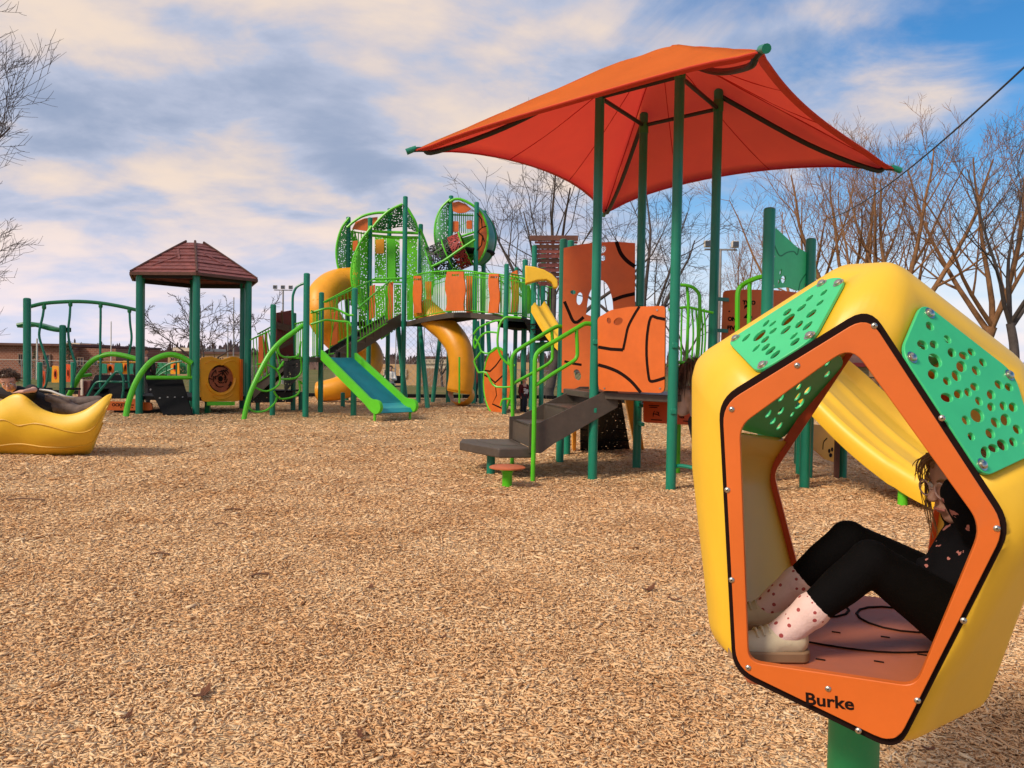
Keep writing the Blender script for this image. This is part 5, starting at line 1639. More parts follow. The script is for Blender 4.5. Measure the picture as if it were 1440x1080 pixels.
for x0, x1, y0, y1, D in ((363.5, 370.5, 474, 531, 21.2), (372, 376, 470, 525, 22.4)):
    c4 = [W(x0, y0, D), W(x1, y0 - 3, D), W(x1, y1 - 4, D), W(x0, y1, D)]
    quadboard(t, c4, .03, ORANGE, 'infill_board')

# ---------------------------------------------------------------- low deck joining the roofed tower
t = thing('low_deck', 'low black punched deck between the roofed tower and the lower stairs', 'deck', V((-7.5, 21.5, 0)))
a, b = W(349, 553, 21.3), W(411, 553, 22.0)
za = .62
MB().slab([V((a.x, a.y, za)), V((b.x, b.y, za)), V((b.x - .1, b.y + 1.1, za)), V((a.x - .1, a.y + 1.1, za))], (0, 0, -.05)).build('floor', BLACKR, t, bevel=.008)
MB().slab([V((a.x, a.y, za - .05)), V((b.x, b.y, za - .05)), V((b.x, b.y, za - .33)), V((a.x, a.y, za - .33))], (0, .05, 0)).build('punched_skirt', PERF_S, t, smooth=False)
for p in (a, b): MB().cyl((p.x + .1, p.y + .5, -.1), (p.x + .1, p.y + .5, za - .05), .06, 12).build('leg', TEAL, t)

# ---------------------------------------------------------------- upper stairs
D2 = 2.93
t = thing('upper_stairs', 'dark stairs with lime railings and orange boards climbing to the domed tower', 'stairs', V((-4, 23.5, 0)))
n0_, n1_ = W(478, 500, 21.6), W(563, 452, 26.4); f0_, f1_ = W(462, 494, 22.6), W(540, 452, 27.6)
n0_.z = f0_.z = D1; n1_.z = f1_.z = D2
for i in range(8):
    f, g_ = i / 8, (i + 1) / 8
    a, b, c_, d_ = n0_.lerp(n1_, f), f0_.lerp(f1_, f), f0_.lerp(f1_, g_), n0_.lerp(n1_, g_)
    z = D1 + (D2 - D1) * (i + 1) / 8
    MB().slab([V((p.x, p.y, z)) for p in (a, b, c_, d_)], (0, 0, -.05)).build('tread', BROWN, t, bevel=.008)
    MB().slab([V((a.x, a.y, z)), V((b.x, b.y, z)), V((b.x, b.y, z - .19)), V((a.x, a.y, z - .19))], (.02, .02, 0)).build('riser', BROWN, t, smooth=False)
for a, b in ((n0_, n1_), (f0_, f1_)):
    MB().slab([a + V((-.1, -.1, -.24)), a + V((-.1, -.1, .20)), b + V((0, 0, .20)), b + V((0, 0, -.20))], V((.03, -.03, 0))).build('stringer', M('dark_stair_side', (.035, .036, .032), .45, .2, 6), t, smooth=False)
rail_panel(t, W(500, 436, 21.4), W(549, 394, 26.2), W(503, 480, 21.9), W(556, 447, 26.3), 14, .013, .026)
rail_panel(t, W(458, 425, 22.4), W(527, 392, 27.2), W(464, 488, 22.8), W(530, 450, 27.4), 15, .013, .026)
for x0, x1, yt, yb, D in ((545.5, 553.0, 396, 449, 26.1), (519.5, 527.5, 400, 448, 27.2), (466.5, 475, 437, 485, 23.0)):
    c4 = [W(x0, yt + 3, D), W(x1, yt, D), W(x1, yb - 2, D), W(x0, yb + 2, D)]
    quadboard(t, c4, .03, ORANGE, 'infill_board')

# ---------------------------------------------------------------- domed tower with punched leaf panels
PERF_G = perforated('punched_lime_sheet', (.13, .60, .015), 14, .33, .4)
PERF_L = perforated('punched_pale_green_sheet', (.16, .52, .17), 14, .36, .4)
PERF_D = perforated('punched_green_sheet', (.02, .24, .10), 14, .36, .4)
def petal(t, left, right, bulge, mt, name='leaf_panel', rim=None, rr=.045, k=8):
    """curved punched sheet between two edge curves, bulging by vector, tube on the rim"""
    l, r_ = catmull(left, 4), catmull(right, 4)
    m_ = min(len(l), len(r_)); l = [l[int(i * (len(l) - 1) / (m_ - 1))] for i in range(m_)]; r_ = [r_[int(i * (len(r_) - 1) / (m_ - 1))] for i in range(m_)]
    rows = []
    for a, b in zip(l, r_):
        rows.append([a.lerp(b, j / k) + V(bulge) * (4 * (j / k) * (1 - j / k)) * min(1, (a - b).length) for j in range(k + 1)])
    o = MB().loft(rows).build(name, mt, t, sharp=180)
    s = o.modifiers.new('thick', 'SOLIDIFY'); s.thickness = .008
    for c_ in ([left] if rim is None else rim):
        MB().tube(catmull(c_, 5), rr, 8).build('rim', LIMED, o)
    return o
t = thing('domed_tower', 'tall tower with rounded punched lime leaf panels between teal posts', 'play tower', V((-4.2, 27.8, 0)))
def tpost(px, D, pyt, pyb=None, r=.085):
    x = W(px, 440, D).x
    z = W(px, pyt, D).z; z0 = -.15 if pyb is None else W(px, pyb, D).z
    MB().lathe([(r, z0), (r, z - r * .3), (r * .8, z - r * .06), (r * .45, z + r * .04)], (x, D, 0), 14).build('post', TEAL, t)
    return V((x, D, z))
d568 = tpost(568, 27.2, 276); d519 = tpost(519, 27.7, 306); d590 = tpost(590, 28.4, 315); d488 = tpost(488.5, 29.0, 305); d546 = tpost(546, 30.0, 293)
def leanpost(a, b, r=.085):
    p, q = W(*a), W(*b); q.z = -.1
    MB().tube([p, q], r, 12).build('raking_leg', TEAL, t)
leanpost((559, 455, 27.6), (571.5, 567, 27.3)); leanpost((590, 455, 28.0), (602, 578, 24.5), .085); leanpost((619, 472, 29.5), (608, 566.5, 29.0), .08)
dkp = [V((p.x, p.y, D2)) for p in (d519, d568, d590, d546, d488)]
MB().slab(dkp, (0, 0, -.12)).build('deck', BLACKR, t)
Wc = lambda L_, D: [W(x, y, D if not callable(D) else D(x)) for x, y in L_]
# front left leaf
petal(t, Wc([(523, 318), (507, 340), (497, 365), (494, 387), (497, 407), (504, 425), (513, 437)], 27.3), Wc([(520, 318), (519, 345), (519, 370), (519, 395), (519, 410), (519, 425), (519, 437)], 27.7), (-.1, -.30, 0), PERF_G)
# back left disc half
petal(t, Wc([(491, 306), (481, 320), (475, 338), (473, 355), (475, 373), (481, 390), (491, 404)], 28.6), Wc([(491, 308), (489, 320), (489, 338), (489, 355), (489, 373), (489, 390), (489, 404)], 29.0), (-.12, -.25, 0), PERF_L)
# inner wall of the left disc, and its orange top board
petal(t, Wc([(497, 320), (505, 345), (507, 375), (507, 400), (507, 430)], 29.2), Wc([(491, 330), (491, 350), (491, 375), (491, 400), (491, 430)], 29.0), (0, .1, 0), PERF_G, rim=[])
bars(t, [(488, 320), (497, 312), (510, 304), (525, 300), (540, 299), (552, 301)], 28.6, .05, 'top_arc', LIMED)
c4 = [W(495, 322, 28.7), W(500, 312, 28.7), W(512, 307, 28.7), W(531, 305, 28.7), W(530, 316, 28.7), W(516, 325, 28.7)]
MB().slab(c4, (0, .03, 0)).build('orange_board', ORANGE, t, bevel=.008)
c4 = [W(496, 339, 28.8), W(503, 338, 28.8), W(503, 352, 28.8), W(496, 353, 28.8)]
MB().slab(c4, (0, .03, 0)).build('orange_board', ORANGE, t, bevel=.008)
o = MB().tube([W(492, 325, 28.9), W(520, 330, 28.9)], .03, 6).build('upper_railing', LIMED, t)
for px in range(496, 519, 4):
    MB().tube([W(px, 326, 28.9), W(px, 350, 28.9)], .02, 5).build('baluster', LIME, o)
# right leaf
petal(t, Wc([(591, 322), (600, 345), (606, 365), (609, 385), (609, 400), (604, 425), (600, 440)], 28.1), Wc([(590, 322), (590, 345), (590, 365), (590, 385), (590, 400), (590, 425), (590, 440)], 28.4), (.1, -.30, 0), PERF_L)
# gothic hood above the doorway
apexc = W(566, 288, 27.1)
petal(t, Wc([(524, 320), (533, 309), (546, 297), (557, 291), (566, 287)], lambda x: 27.1), Wc([(526, 326), (537, 324), (548, 322), (558, 320), (566, 319)], 28.0), (0, .05, .05), PERF_D, rim=None)
petal(t, Wc([(588, 326), (584, 312), (578, 301), (573, 293), (567, 287)], 27.6), Wc([(586, 327), (581, 324), (576, 322), (572, 320), (567, 319)], 28.4), (0, .05, .05), PERF_D, rim=None)
bars(t, [(523, 325), (545, 326.5), (566, 327), (588, 328)], 27.4, .05, 'lintel', LIMED)
bars(t, [(523, 331), (545, 333), (566, 334), (588, 334)], 27.5, .05, 'lintel', LIMED)
# back wall sheets, inside the tower
for x0, x1, y0, y1, D, mt in ((527, 543, 333, 396, 29.4, PERF_G), (543.5, 562, 333, 396, 29.6, PERF_G), (572, 587, 333, 396, 29.2, PERF_G)):
    c4 = [W(x0, y0, D), W(x1, y0, D), W(x1, y1, D), W(x0, y1, D)]
    MB().slab(c4, (0, .012, 0)).build('wall_sheet', mt, t, smooth=False)
MB().slab(Wc([(545, 335), (556, 335), (556, 395), (545, 395)], 29.4), (0, .02, 0)).build('wall_board', LIMED, t)
MB().slab(Wc([(528, 337), (540, 336), (540, 356), (528, 357)], 29.35), (0, .02, 0)).build('orange_board', AMBER, t)
bars(t, [(523, 397), (545, 397), (568, 397)], 27.6, .035, 'mid_rail'); bars(t, [(523, 393), (545, 392), (568, 391)], 27.6, .035, 'mid_rail')
# guard below: solid lime boards and punched skirts
for x0, x1, y0, y1, D, mt in ((528, 541, 402, 449, 28.6, PERF_G), (541.5, 552, 402, 452, 28.9, LIMED), (554, 564, 400, 452, 28.4, PERF_G), (572, 580, 391, 449, 28.0, PERF_G), (504, 517, 418, 462, 28.7, PERF_G), (576, 581, 392, 450, 27.6, LIMED)):
    MB().slab(Wc([(x0, y0), (x1, y0), (x1, y1), (x0, y1)], D), (0, .012, 0)).build('guard_sheet', mt, t, smooth=False)
MB().slab(Wc([(534, 474), (556, 452), (556, 464), (536, 478)], 28.2), (0, .012, 0)).build('punched_skirt', PERF_G, t, smooth=False)

# ---------------------------------------------------------------- high ball shaped lookout
t = thing('ball_lookout', 'high round lookout with orange shell boards and a teal drum side', 'play tower', V((-1.4, 28.6, 0)))
D3 = W(650, 352, 28.6).z
e632 = tpost(632, 28.3, 275); e668 = tpost(668, 27.9, 284); e679 = tpost(679, 29.6, 296)
p, q = W(676, 350, 29.6), W(688, 545, 29.0)
leanpost((671, 452, 28.6), (677, 566, 28.2)); leanpost((686, 452, 29.3), (692, 545, 29.0), .08)
MB().lathe([(.02, D3 - .10), (1.15, D3 - .10), (1.18, D3 - .05), (1.15, D3), (.02, D3)], (W(652, 352, 28.9).x, 28.9, 0), 22).build('deck', BLACKR, t)
petal(t, Wc([(633, 280), (621, 292), (614, 308), (611.5, 325), (613, 343), (618, 358), (626, 368)], 28.2), Wc([(633, 280), (632, 292), (632, 308), (632, 325), (632, 343), (632, 358), (632, 368)], 28.4), (-.12, -.25, 0), PERF_L)
orr = Wc([(670, 292), (679, 303), (685, 320), (686, 335), (683, 350), (676, 364), (668, 373)], 28.0)
orl = Wc([(668.5, 292), (669, 303), (669, 320), (669, 335), (669, 350), (669, 364), (668, 373)], 27.9)
petal(t, orr, orl, (.04, -.12, 0), ORANGE, 'orange_shell')
for ln in ([(671, 300), (677, 308), (678, 320), (672, 326), (679, 332), (681, 340)], [(679, 332), (677, 345), (671, 352)], [(678, 320), (684, 318)]):
    MB().tube(Wc(ln, 27.82), .022, 5).build('groove', BLACKG, t)
drum = Wc([(672, 292), (684, 303), (693, 318), (697, 335), (695, 350), (688, 364), (676, 374)], 29.2)
m1 = catmull(orr, 4); m2 = catmull(drum, 4)
MB().loft([m1, [a.lerp(b, .5) + V((.06, -.1, 0)) for a, b in zip(m1, m2)], m2]).build('drum_side', TEAL, t, sharp=180)
MB().tube(catmull(drum, 5), .05, 8).build('rim', GREEN, t)
bars(t, [(632, 284), (640, 280), (650, 281), (662, 287), (672, 294)], 28.1, .05, 'top_arc', LIMED)
MB().slab([W(x, y, 28.2) for x, y in ((636, 285), (645, 283), (655, 287), (663, 294), (655, 299), (645, 300), (637, 297))], (0, .03, 0)).build('orange_board', ORANGE, t, bevel=.008)
o = MB().tube(Wc([(634, 302), (666, 303)], 28.5), .03, 6).build('window_bars', LIMED, t)
for px in range(637, 666, 3): MB().tube(Wc([(px, 300), (px, 328)], 28.5), .018, 5).build('baluster', LIME, o)
for x0, x1, y0, y1 in ((635.5, 645, 311, 326), (656, 664, 310, 322)):
    MB().slab(Wc([tuple(q) for q in roundpoly([(x0, y0), (x1, y0), (x1, y1), (x0, y1)], 2, 3)], 28.3), (0, .03, 0)).build('orange_board', ORANGE, t, bevel=.006)
MB().slab(Wc([(648, 335), (666, 330), (667, 366), (650, 368)], 28.7), (0, .03, 0)).build('back_board', LIMED, t)

# ---------------------------------------------------------------- net crawl tunnel up to the lookout
t = thing('net_tunnel', 'black net crawl tunnel with lime rails rising to the round lookout', 'crawl tunnel', W(630, 400, 28.0))
PERF_N = perforated('black_net', (.012, .012, .014), 15, .50, .6)
PERF_R = perforated('red_net', (.30, .02, .015), 14, .42, .6)
a, b = W(608, 371, 28.1), W(655, 350, 28.0)
MB().tube([a, a.lerp(b, .33), a.lerp(b, .66), b], .62, 20, caps=False).build('net', PERF_N, t, sharp=180)
MB().tube([a.lerp(b, .66) + V((0, -.02, 0)), b + V((.02, -.02, 0))], .635, 20, caps=False).build('red_net', PERF_R, t, sharp=180)
bars(t, [(607, 375), (625, 366), (645, 352), (668, 337)], 27.3, .045, 'side_rail'); bars(t, [(607, 358), (625, 346), (640, 336), (668, 326)], 27.9, .04, 'side_rail')
bars(t, [(608, 385), (630, 383), (652, 370), (668, 362)], 28.2, .035, 'side_rail')
for f in (0, .5, 1):
    c_ = a.lerp(b, f); ax = (b - a).normalized(); s_ = ax.cross(V((0, 0, 1))).normalized(); u_ = s_.cross(ax)
    MB().tube([c_ + (s_ * math.cos(x) + u_ * math.sin(x)) * .63 for x in [i * math.pi / 9 for i in range(18)]], .028, 6, closed=True).build('hoop', LIMED, t)

# ---------------------------------------------------------------- arched bridge
t = thing('arched_bridge', 'arched bridge with lime railings and wavy edged orange boards', 'play bridge', W(645, 446, 25.2))
nb_ = [(573, 455, 27.0), (592, 450, 26.4), (612, 446, 25.8), (634, 442.5, 25.1), (656, 442, 24.4), (678, 444, 23.7), (696, 447, 23.2), (711, 451, 22.8)]
near = catmull([W(*p) for p in nb_], 4)
dirv = (near[-1] - near[0]); dirv.z = 0; dirv.normalize(); sidev = V((-dirv.y, dirv.x, 0)); sidev = sidev if sidev.y > 0 else -sidev
far = [p + sidev * 1.05 for p in near]
mb = MB(); mb.loft([[a, a.lerp(b, .5), b] for a, b in zip(near, far)]); mb.loft([[a - V((0, 0, .09)), b - V((0, 0, .09))] for a, b in zip(near, far)], flip=True)
mb.build('deck', BLACKR, t)
for L_, sg in ((near, -1), (far, 1)):
    MB().loft([[p + V((0, 0, .06)), p + sidev * .03 * sg + V((0, 0, .06)), p + sidev * .03 * sg - V((0, 0, .10)), p - V((0, 0, .10))] for p in L_], closed=True).build('edge_beam', BROWN, t, sharp=40)
tops = catmull([W(x, y, d) for x, y, d in ((573, 391, 27.0), (592, 385, 26.4), (612, 382, 25.8), (634, 381, 25.1), (656, 381, 24.4), (678, 384, 23.7), (696, 387, 23.2), (711, 391, 22.8))], 4)
for L_, T_, sg, offs in ((near, tops, 0, V((0, 0, 0))), (far, [p + sidev * 1.05 for p in tops], 1, V((0, 0, 0)))):
    o = MB().tube(T_, .026, 8).tube([p + V((0, 0, .12)) for p in L_], .018, 6).tube([a.lerp(b, .9) for a, b in zip(L_, T_)], .014, 6).build('railing', LIME, t)
    for i in range(0, len(L_) * 2 - 2):
        f = i / 2; a_ = int(f)
        p = L_[a_].lerp(L_[min(a_ + 1, len(L_) - 1)], f - a_); q_ = T_[a_].lerp(T_[min(a_ + 1, len(T_) - 1)], f - a_)
        MB().tube([p + V((0, 0, .1)), q_], .011, 5, caps=False).build('baluster', LIME, o)
def wavy_board(x0, x1, yt, yb, D, wob, seed, holes=True):
    rg = random.Random(seed)
    lf = [(x0 + wob * math.sin(k * 1.3 + seed), yt + (yb - yt) * k / 6) for k in range(7)]
    rt = [(x1 + wob * math.sin(k * 1.3 + seed + 1.6), yb + (yt - yb) * k / 6) for k in range(7)]
    pts = lf + rt
    A_ = W(x0, 420, D); B_ = W(x1, 420, D - (x1 - x0) * .03)
    hs = [[tuple(p) for p in ell((x0 + x1) / 2 + k * 2.6 - 1, yt + 5, 1.2, 1.9, .2, 8)] for k in (-1, 0, 1, 2)] if holes else []
    mb, *_ = pxpanel(A_, B_, pts, hs, .03)
    return mb.build('infill_board', ORANGE, t)
wavy_board(581.5, 593, 388, 440, 26.5, .7, 1); wavy_board(627.5, 653.5, 382, 437, 24.75, 1.6, 2); wavy_board(688, 702, 385, 440, 23.3, 1.2, 3)
wavy_board(599, 607, 396, 440, 27.2, .6, 4, False); wavy_board(656, 664, 388, 440, 25.4, .7, 5, False); wavy_board(640, 645, 390, 436, 26.0, .5, 6, False)

# ---------------------------------------------------------------- bridge end tower
t = thing('bridge_end_tower', 'cluster of teal posts with a black deck at the right end of the bridge', 'play tower', W(722, 580, 23.4))
r709 = post(t, 709, 583, 371, .070); r723 = post(t, 723, 577, 376, .066); r735 = post(t, 735, 579, 365, .085); r745 = post(t, 746, 573, 430, .075)
D4 = W(709, 451, 22.8).z
c4 = [W(700, 450, 22.9), W(735, 452, 23.4), W(772, 455, 24.6), W(725, 446, 25.4)]
for p in c4: p.z = D4
MB().slab(c4, (0, 0, -.18)).build('deck', BLACKR, t)
mb, *_ = pxpanel(W(718, 420, 24.6), W(729, 420, 24.0), [(718.5, 384), (727, 380), (729, 400), (728, 438), (719, 440), (720, 415)], [], .03); mb.build('infill_board', ORANGE, t)
o = rail_panel(t, W(712, 384, 22.8), W(734, 388, 23.4), W(712, 440, 22.8), W(734, 441, 23.4), 5)
MB().slab(Wc([(739, 403), (744, 400), (753, 425), (752, 440), (738, 442)], 24.2), (0, .03, 0)).build('green_board', LIMED, t)
rail_panel(t, W(752, 400, 24.6), W(778, 405, 24.8), W(752, 442, 24.6), W(778, 442, 24.8), 6, .012, .02)
# black stair flight dropping to the right behind the tall board
c4 = [W(737, 450, 22.6), W(762, 450, 22.6), W(778, 478, 22.6), (W(752, 478, 22.6))]
MB().slab(c4, (0, 1.0, 0)).build('stair_flight', BLACKR, t)
for i in range(4):
    MB().beam(W(742 + i * 4.5, 456 + i * 7, 22.5), W(764 + i * 4, 456 + i * 7, 22.5), .05, .03).build('tread_edge', BLACKG, t)
MB().slab(Wc([(749, 482), (776, 480), (776, 493), (750, 496)], 23.5), (0, .8, 0)).build('landing', GREEN, t)
# yellow slide hood and chute beyond
t = thing('hump_slide', 'small yellow double hump slide with an arched yellow hood beside the tall orange board', 'slide', W(760, 560, 21.5))
hd = [W(x, y, 21.6) for x, y in ((738.5, 373), (752, 375), (765, 379), (776, 385), (784, 393), (785, 404), (779, 405), (776, 397), (768, 393), (756, 394), (739, 399))]
MB().slab(hd, (0, .45, 0)).build('hood', YELLOW, t, bevel=.03, bseg=3)
rows = []
for i in range(13):
    f = i / 12
    x, y = 756 + 52 * f, 434 + 62 * f + 9 * math.sin(f * math.pi)
    D = 21.4 - 1.0 * f
    row = []
    for j in range(13):
        g_ = j / 12
        row.append(W(x - 9 + 24 * g_, y - 3 - 6 * math.exp(-((g_ - .22) / .13) ** 2) - 8 * math.exp(-((g_ - .78) / .13) ** 2) + 3 * f, D + .5 * g_))
    row += [p + V((0, .02, -.16)) for p in row[::-1]]
    rows.append(row)
mb = MB().loft(rows, closed=True); n_ = len(rows[0]); mb.add(rows[0], [tuple(range(n_))]); mb.add(rows[-1], [tuple(range(n_))])
mb.build('chute', YELLOW, t, sharp=60)
g = W(800, 580, 20.6); MB().cyl((g.x, g.y, -.1), (g.x, g.y, W(800, 497, 20.6).z), .05, 10).build('leg', LIMED, t)
for px in (752, 757): bars(t, [(px, 400), (px + 1, 432)], 21.8, .03, 'hood_bar', TEAL)

# ---------------------------------------------------------------- slatted roof tower behind
t = thing('slatted_roof_tower', 'teal posts carrying a steep brown slatted roof behind the orange tower', 'play tower', W(775, 570, 22.8))
for px, D, yt in ((749, 22.6, 346), (806, 22.6, 345), (762, 24.4, 352), (800, 24.4, 352)):
    z = W(px, yt, D).z
    MB().lathe([(.075, -.15), (.075, z), (.05, z + .02)], (W(px, 500, D).x, D, 0), 12).build('post', TEAL, t)
MB().beam(W(745, 335, 22.3), W(813, 335, 22.3), .09, .15).build('fascia_board', ROOFB, t, bevel=.01)
MB().beam(W(752, 341, 22.4), W(812, 341, 22.4), .05, .06).build('fascia_board', ROOFR, t)
for i in range(9):
    f = i / 8
    y = 347 + 52 * f; x0 = 751 + 7 * math.sin(f * 2); x1 = 794 + 8 * f * (1 - f)
    MB().beam(W(x0, y, 22.6 + .25 * f), W(x1, y, 22.8 + .25 * f), .04, .115).build('slat', ROOFR if i % 3 else ROOFB, t)
MB().beam(W(770, 343, 22.9), W(772, 402, 23.1), .06, .06).build('rafter', ROOFB, t)
MB().beam(W(788, 343, 22.9), W(789, 402, 23.1), .06, .06).build('rafter', ROOFB, t)

# ---------------------------------------------------------------- orange disc climber and its hexagon net
t = thing('disc_climber', 'upright orange disc with dark lines and a lime rim beside the bridge end post', 'climber', G(706, 586))
P0, P1_ = W(681, 540, 24.3), W(716, 540, 22.9)
el = [(700 + 19.5 * math.cos(a), 537 + 48 * math.sin(a)) for a in [i * math.pi / 16 for i in range(32)]]
mb, cv, O, eu, ev, n = pxpanel(P0, P1_, el, [], .03); mb.build('disc', ORANGE, t)
sd_ = camside(n, O)
for ln in ([(682, 521), (690, 522), (698, 514), (708, 500)], [(681, 527), (689, 531), (697, 538), (696, 540)], [(697, 538), (708, 528)], [(697, 540), (699, 556), (693, 568), (706, 574)]):
    groove(cv, O, eu, ev, n, ln, .05, 'groove', t, BLACKG, side=sd_, th=.03, smooth=False)
rp = [O + eu * cv(p)[0] + ev * cv(p)[1] for p in el]
MB().tube(rp, .038, 8, closed=True).build('rim', LIMED, t)
t = thing('hex_climber', 'lime green hexagon net climber hanging from the bridge end, above the orange disc', 'climber', G(709, 586))
bars(t, [(733, 447), (720, 446), (710, 447), (703, 456), (700, 472), (700, 486), (703, 497), (709, 507), (717, 513), (724, 514)], 22.2, .034, 'edge_rail', LIMED)
hexnet(t, [[(708, 451), (697, 451), (683, 456), (672, 462), (666, 470)], [(700, 468), (685, 467), (675, 474), (672, 481), (668, 490)], [(668, 476), (674, 484), (677, 494), (688, 497), (700, 488)], [(677, 494), (671, 502), (667, 508), (670, 517), (673, 524)], [(673, 524), (684, 524), (690, 536), (698, 544), (718, 544)],
           [(704, 571), (706, 563), (711, 561), (720, 561)], [(668, 490), (666, 482), (669, 472)]], lambda x, y: 22.1 + (718 - x) * .012, .030)
g = W(667, 540, 22.7)

# ---------------------------------------------------------------- tube slides
def tube_slide(t, ctr, r, taper=0, nring=6, mt=AMBER):
    pts = catmull([W(*c) for c in ctr], 7)
    k = len(pts); rs = [r * (1 - taper * max(0, (i / (k - 1) - .55) / .45)) for i in range(k)]
    # bell the segments: flange rings where pieces join
    MB().tube(pts, rs, 22, caps=False).build('tube', mt, t, sharp=180).modifiers.new('wall', 'SOLIDIFY').thickness = .03
    for i in range(nring + 1):
        f = i / nring * (k - 1); a_ = min(k - 2, int(f)); p = pts[a_].lerp(pts[a_ + 1], f - a_); d_ = (pts[a_ + 1] - pts[a_]).normalized(); r_ = rs[a_]
        MB().tube([p - d_ * .05, p - d_ * .03, p + d_ * .03, p + d_ * .05], [r_ * 1.0, r_ * 1.055, r_ * 1.055, r_ * 1.0], 22, caps=False).build('joint_ring', mt, t, sharp=180)
    return pts
t = thing('tube_slide', 'amber tube slide dropping from under the arched bridge', 'slide', W(655, 560, 26.5))
pts = tube_slide(t, [(596, 436, 26.9), (612, 450, 26.6), (630, 466, 26.3), (644, 486, 26.0), (649, 508, 25.9), (649, 530, 25.9), (646, 550, 25.9)], .40)
bars(t, [(646, 502), (646, 540), (646, 567)], 25.0, .03, 'support', LIMED)
e = pts[-1]; MB().tube([e, e + V((.05, .3, -.12)), e + V((.1, .9, -.16))], [.40, .40, .38], 18, caps=False).build('exit', AMBER, t, sharp=180)
t = thing('tube_slide', 'big amber spiral tube slide curling behind the domed tower stairs', 'slide', W(500, 560, 28.5))
pts = tube_slide(t, [(497, 398, 28.9), (478, 400, 28.6), (462, 408, 28.1), (452, 425, 27.7), (458, 450, 27.6), (480, 476, 28.4), (505, 488, 29.0), (518, 503, 29.0), (514, 521, 28.6), (500, 535, 28.2), (480, 545, 27.9), (462, 549, 27.8), (448, 550, 27.8)], .55, .42, 11)
MB().cyl((pts[40].x, pts[40].y, -.1), (pts[40].x, pts[40].y, pts[40].z), .07, 10).build('support', TEAL, t)
# ================================================================ roofed tower on the left
t = thing('roofed_tower', 'hexagonal tower with a redwood plank roof on teal posts', 'play tower', V((-8.7, 21.6, 0)))
hc_ = V((W(273, 500, 21.7).x, 21.7, 0)); RP, RE = 1.57, 1.82
rot0 = math.atan2(-hc_.y, -hc_.x) + .03
Pz_ = [hc_ + V((math.cos(rot0 + i * math.pi / 3), math.sin(rot0 + i * math.pi / 3), 0)) * RP for i in range(6)]
ZE = W(271, 384, 21.7 - RE * .93).z; ZA = W(275, 335, 21.7).z
for i in (0, 1, 2, 3, 4, 5):
    p = Pz_[i]
    MB().lathe([(.092, -.15), (.092, ZE + .12), (.08, ZE + .13)], p, 16).build('post', TEAL, t)
roof = MB().tube([hc_ + V((0, 0, ZE + (ZA - ZE) * .78)), hc_ + V((0, 0, ZE + (ZA - ZE) * .86))], .26, 6).build('roof_boss', ROOFB, t)
ap = hc_ + V((0, 0, ZA))
Ce = [hc_ + V((math.cos(rot0 + i * math.pi / 3), math.sin(rot0 + i * math.pi / 3), 0)) * RE + V((0, 0, ZE)) for i in range(6)]
nsl = 9
def roofpt(a, b, f, s):
    p = a.lerp(b, s).lerp(ap, f); p.z += .015 * math.sin(math.pi * f); return p
for i in range(6):
    a, b = Ce[i], Ce[(i + 1) % 6]
    nrm = (b - a).cross(ap - a).normalized()
    if nrm.z < 0: nrm = -nrm
    for k in range(nsl):
        f0, f1 = k / nsl * .85 - (.016 if k else 0), (k + 1) / nsl * .85
        lap = nrm * (.034 + .012 * (k % 2))
        q = [roofpt(a, b, f0, .006), roofpt(a, b, f0, .994), roofpt(a, b, f1, .994), roofpt(a, b, f1, .006)]
        q = [p + lap * (1 if j < 2 else .35) for j, p in enumerate(q)]
        MB().slab(q, nrm * -.02).build('roof_plank', ROOFR, t, smooth=False)
    for (s0, f0), (s1, f1) in ((( .28, .62), (.62, .34)), ((.2, .18), (.5, .42))) if i % 2 else (((.25, .52), (.66, .25)),):
        p0, p1 = roofpt(a, b, f0, s0) + nrm * .05, roofpt(a, b, f1, s1) + nrm * .05
        d_ = (p1 - p0).normalized(); u_ = nrm.cross(d_)
        MB().slab([p0 - u_ * .03, p1 - u_ * .03, p1 + u_ * .03, p0 + u_ * .03], nrm * -.03).build('raised_plank', ROOFR, t, smooth=False)
    MB().tube([roofpt(a, b, f * .86, 0) + V((0, 0, .045)) for f in [j / 8 for j in range(9)]], .032, 6).build('hip_cap', ROOFB, t)
    MB().beam(a - V((0, 0, .01)), b - V((0, 0, .01)), .05, .08).build('eave_board', ROOFB, t)
    MB().beam(Pz_[i] + V((0, 0, ZE - .05)), Pz_[(i + 1) % 6] + V((0, 0, ZE - .05)), .06, .12).build('ring_beam', DARK, t)
ZD = .47
MB().slab([p + V((0, 0, ZD)) for p in [hc_ + (q - hc_) * .97 for q in Pz_]], (0, 0, -.10)).build('deck', BLACKR, t)
# yellow maze board between two posts
A_, B_ = Pz_[0], Pz_[1]
ol = [tuple(p) for p in roundpoly([(281, 503), (296, 501), (311, 506), (326, 501), (338, 503), (338, 564), (282, 565)], [5, 2, 4, 2, 5, 6, 7], 4)]
hol = [[(310 + 18 * math.cos(a), 532.5 + 19.5 * math.sin(a)) for a in [i * math.pi / 12 for i in range(24)]]]
mb, cv, O, eu, ev, n = pxpanel(A_, B_, ol, hol, .06, push=-.06); mb.build('maze_board', AMBER, t, bevel=.01)
sd_ = camside(n, O)
cc_ = O + eu * cv((310, 532.5))[0] + ev * cv((310, 532.5))[1]; rr_ = (O + eu * cv((328, 532.5))[0] - cc_ + ev * cv((310, 532.5))[1]).length
MB().lathe([(.01, -.012), (rr_ * 1.02, -.012), (rr_ * 1.02, .0), (.01, .0)], cc_ + n * sd_ * -.01, 28, ax=(eu, ev * sd_, n * sd_)).build('maze_disc', M('rust_disc', (.36, .085, .035), .45, .25, 8), t)
mzb = MB(); rg = random.Random(8)
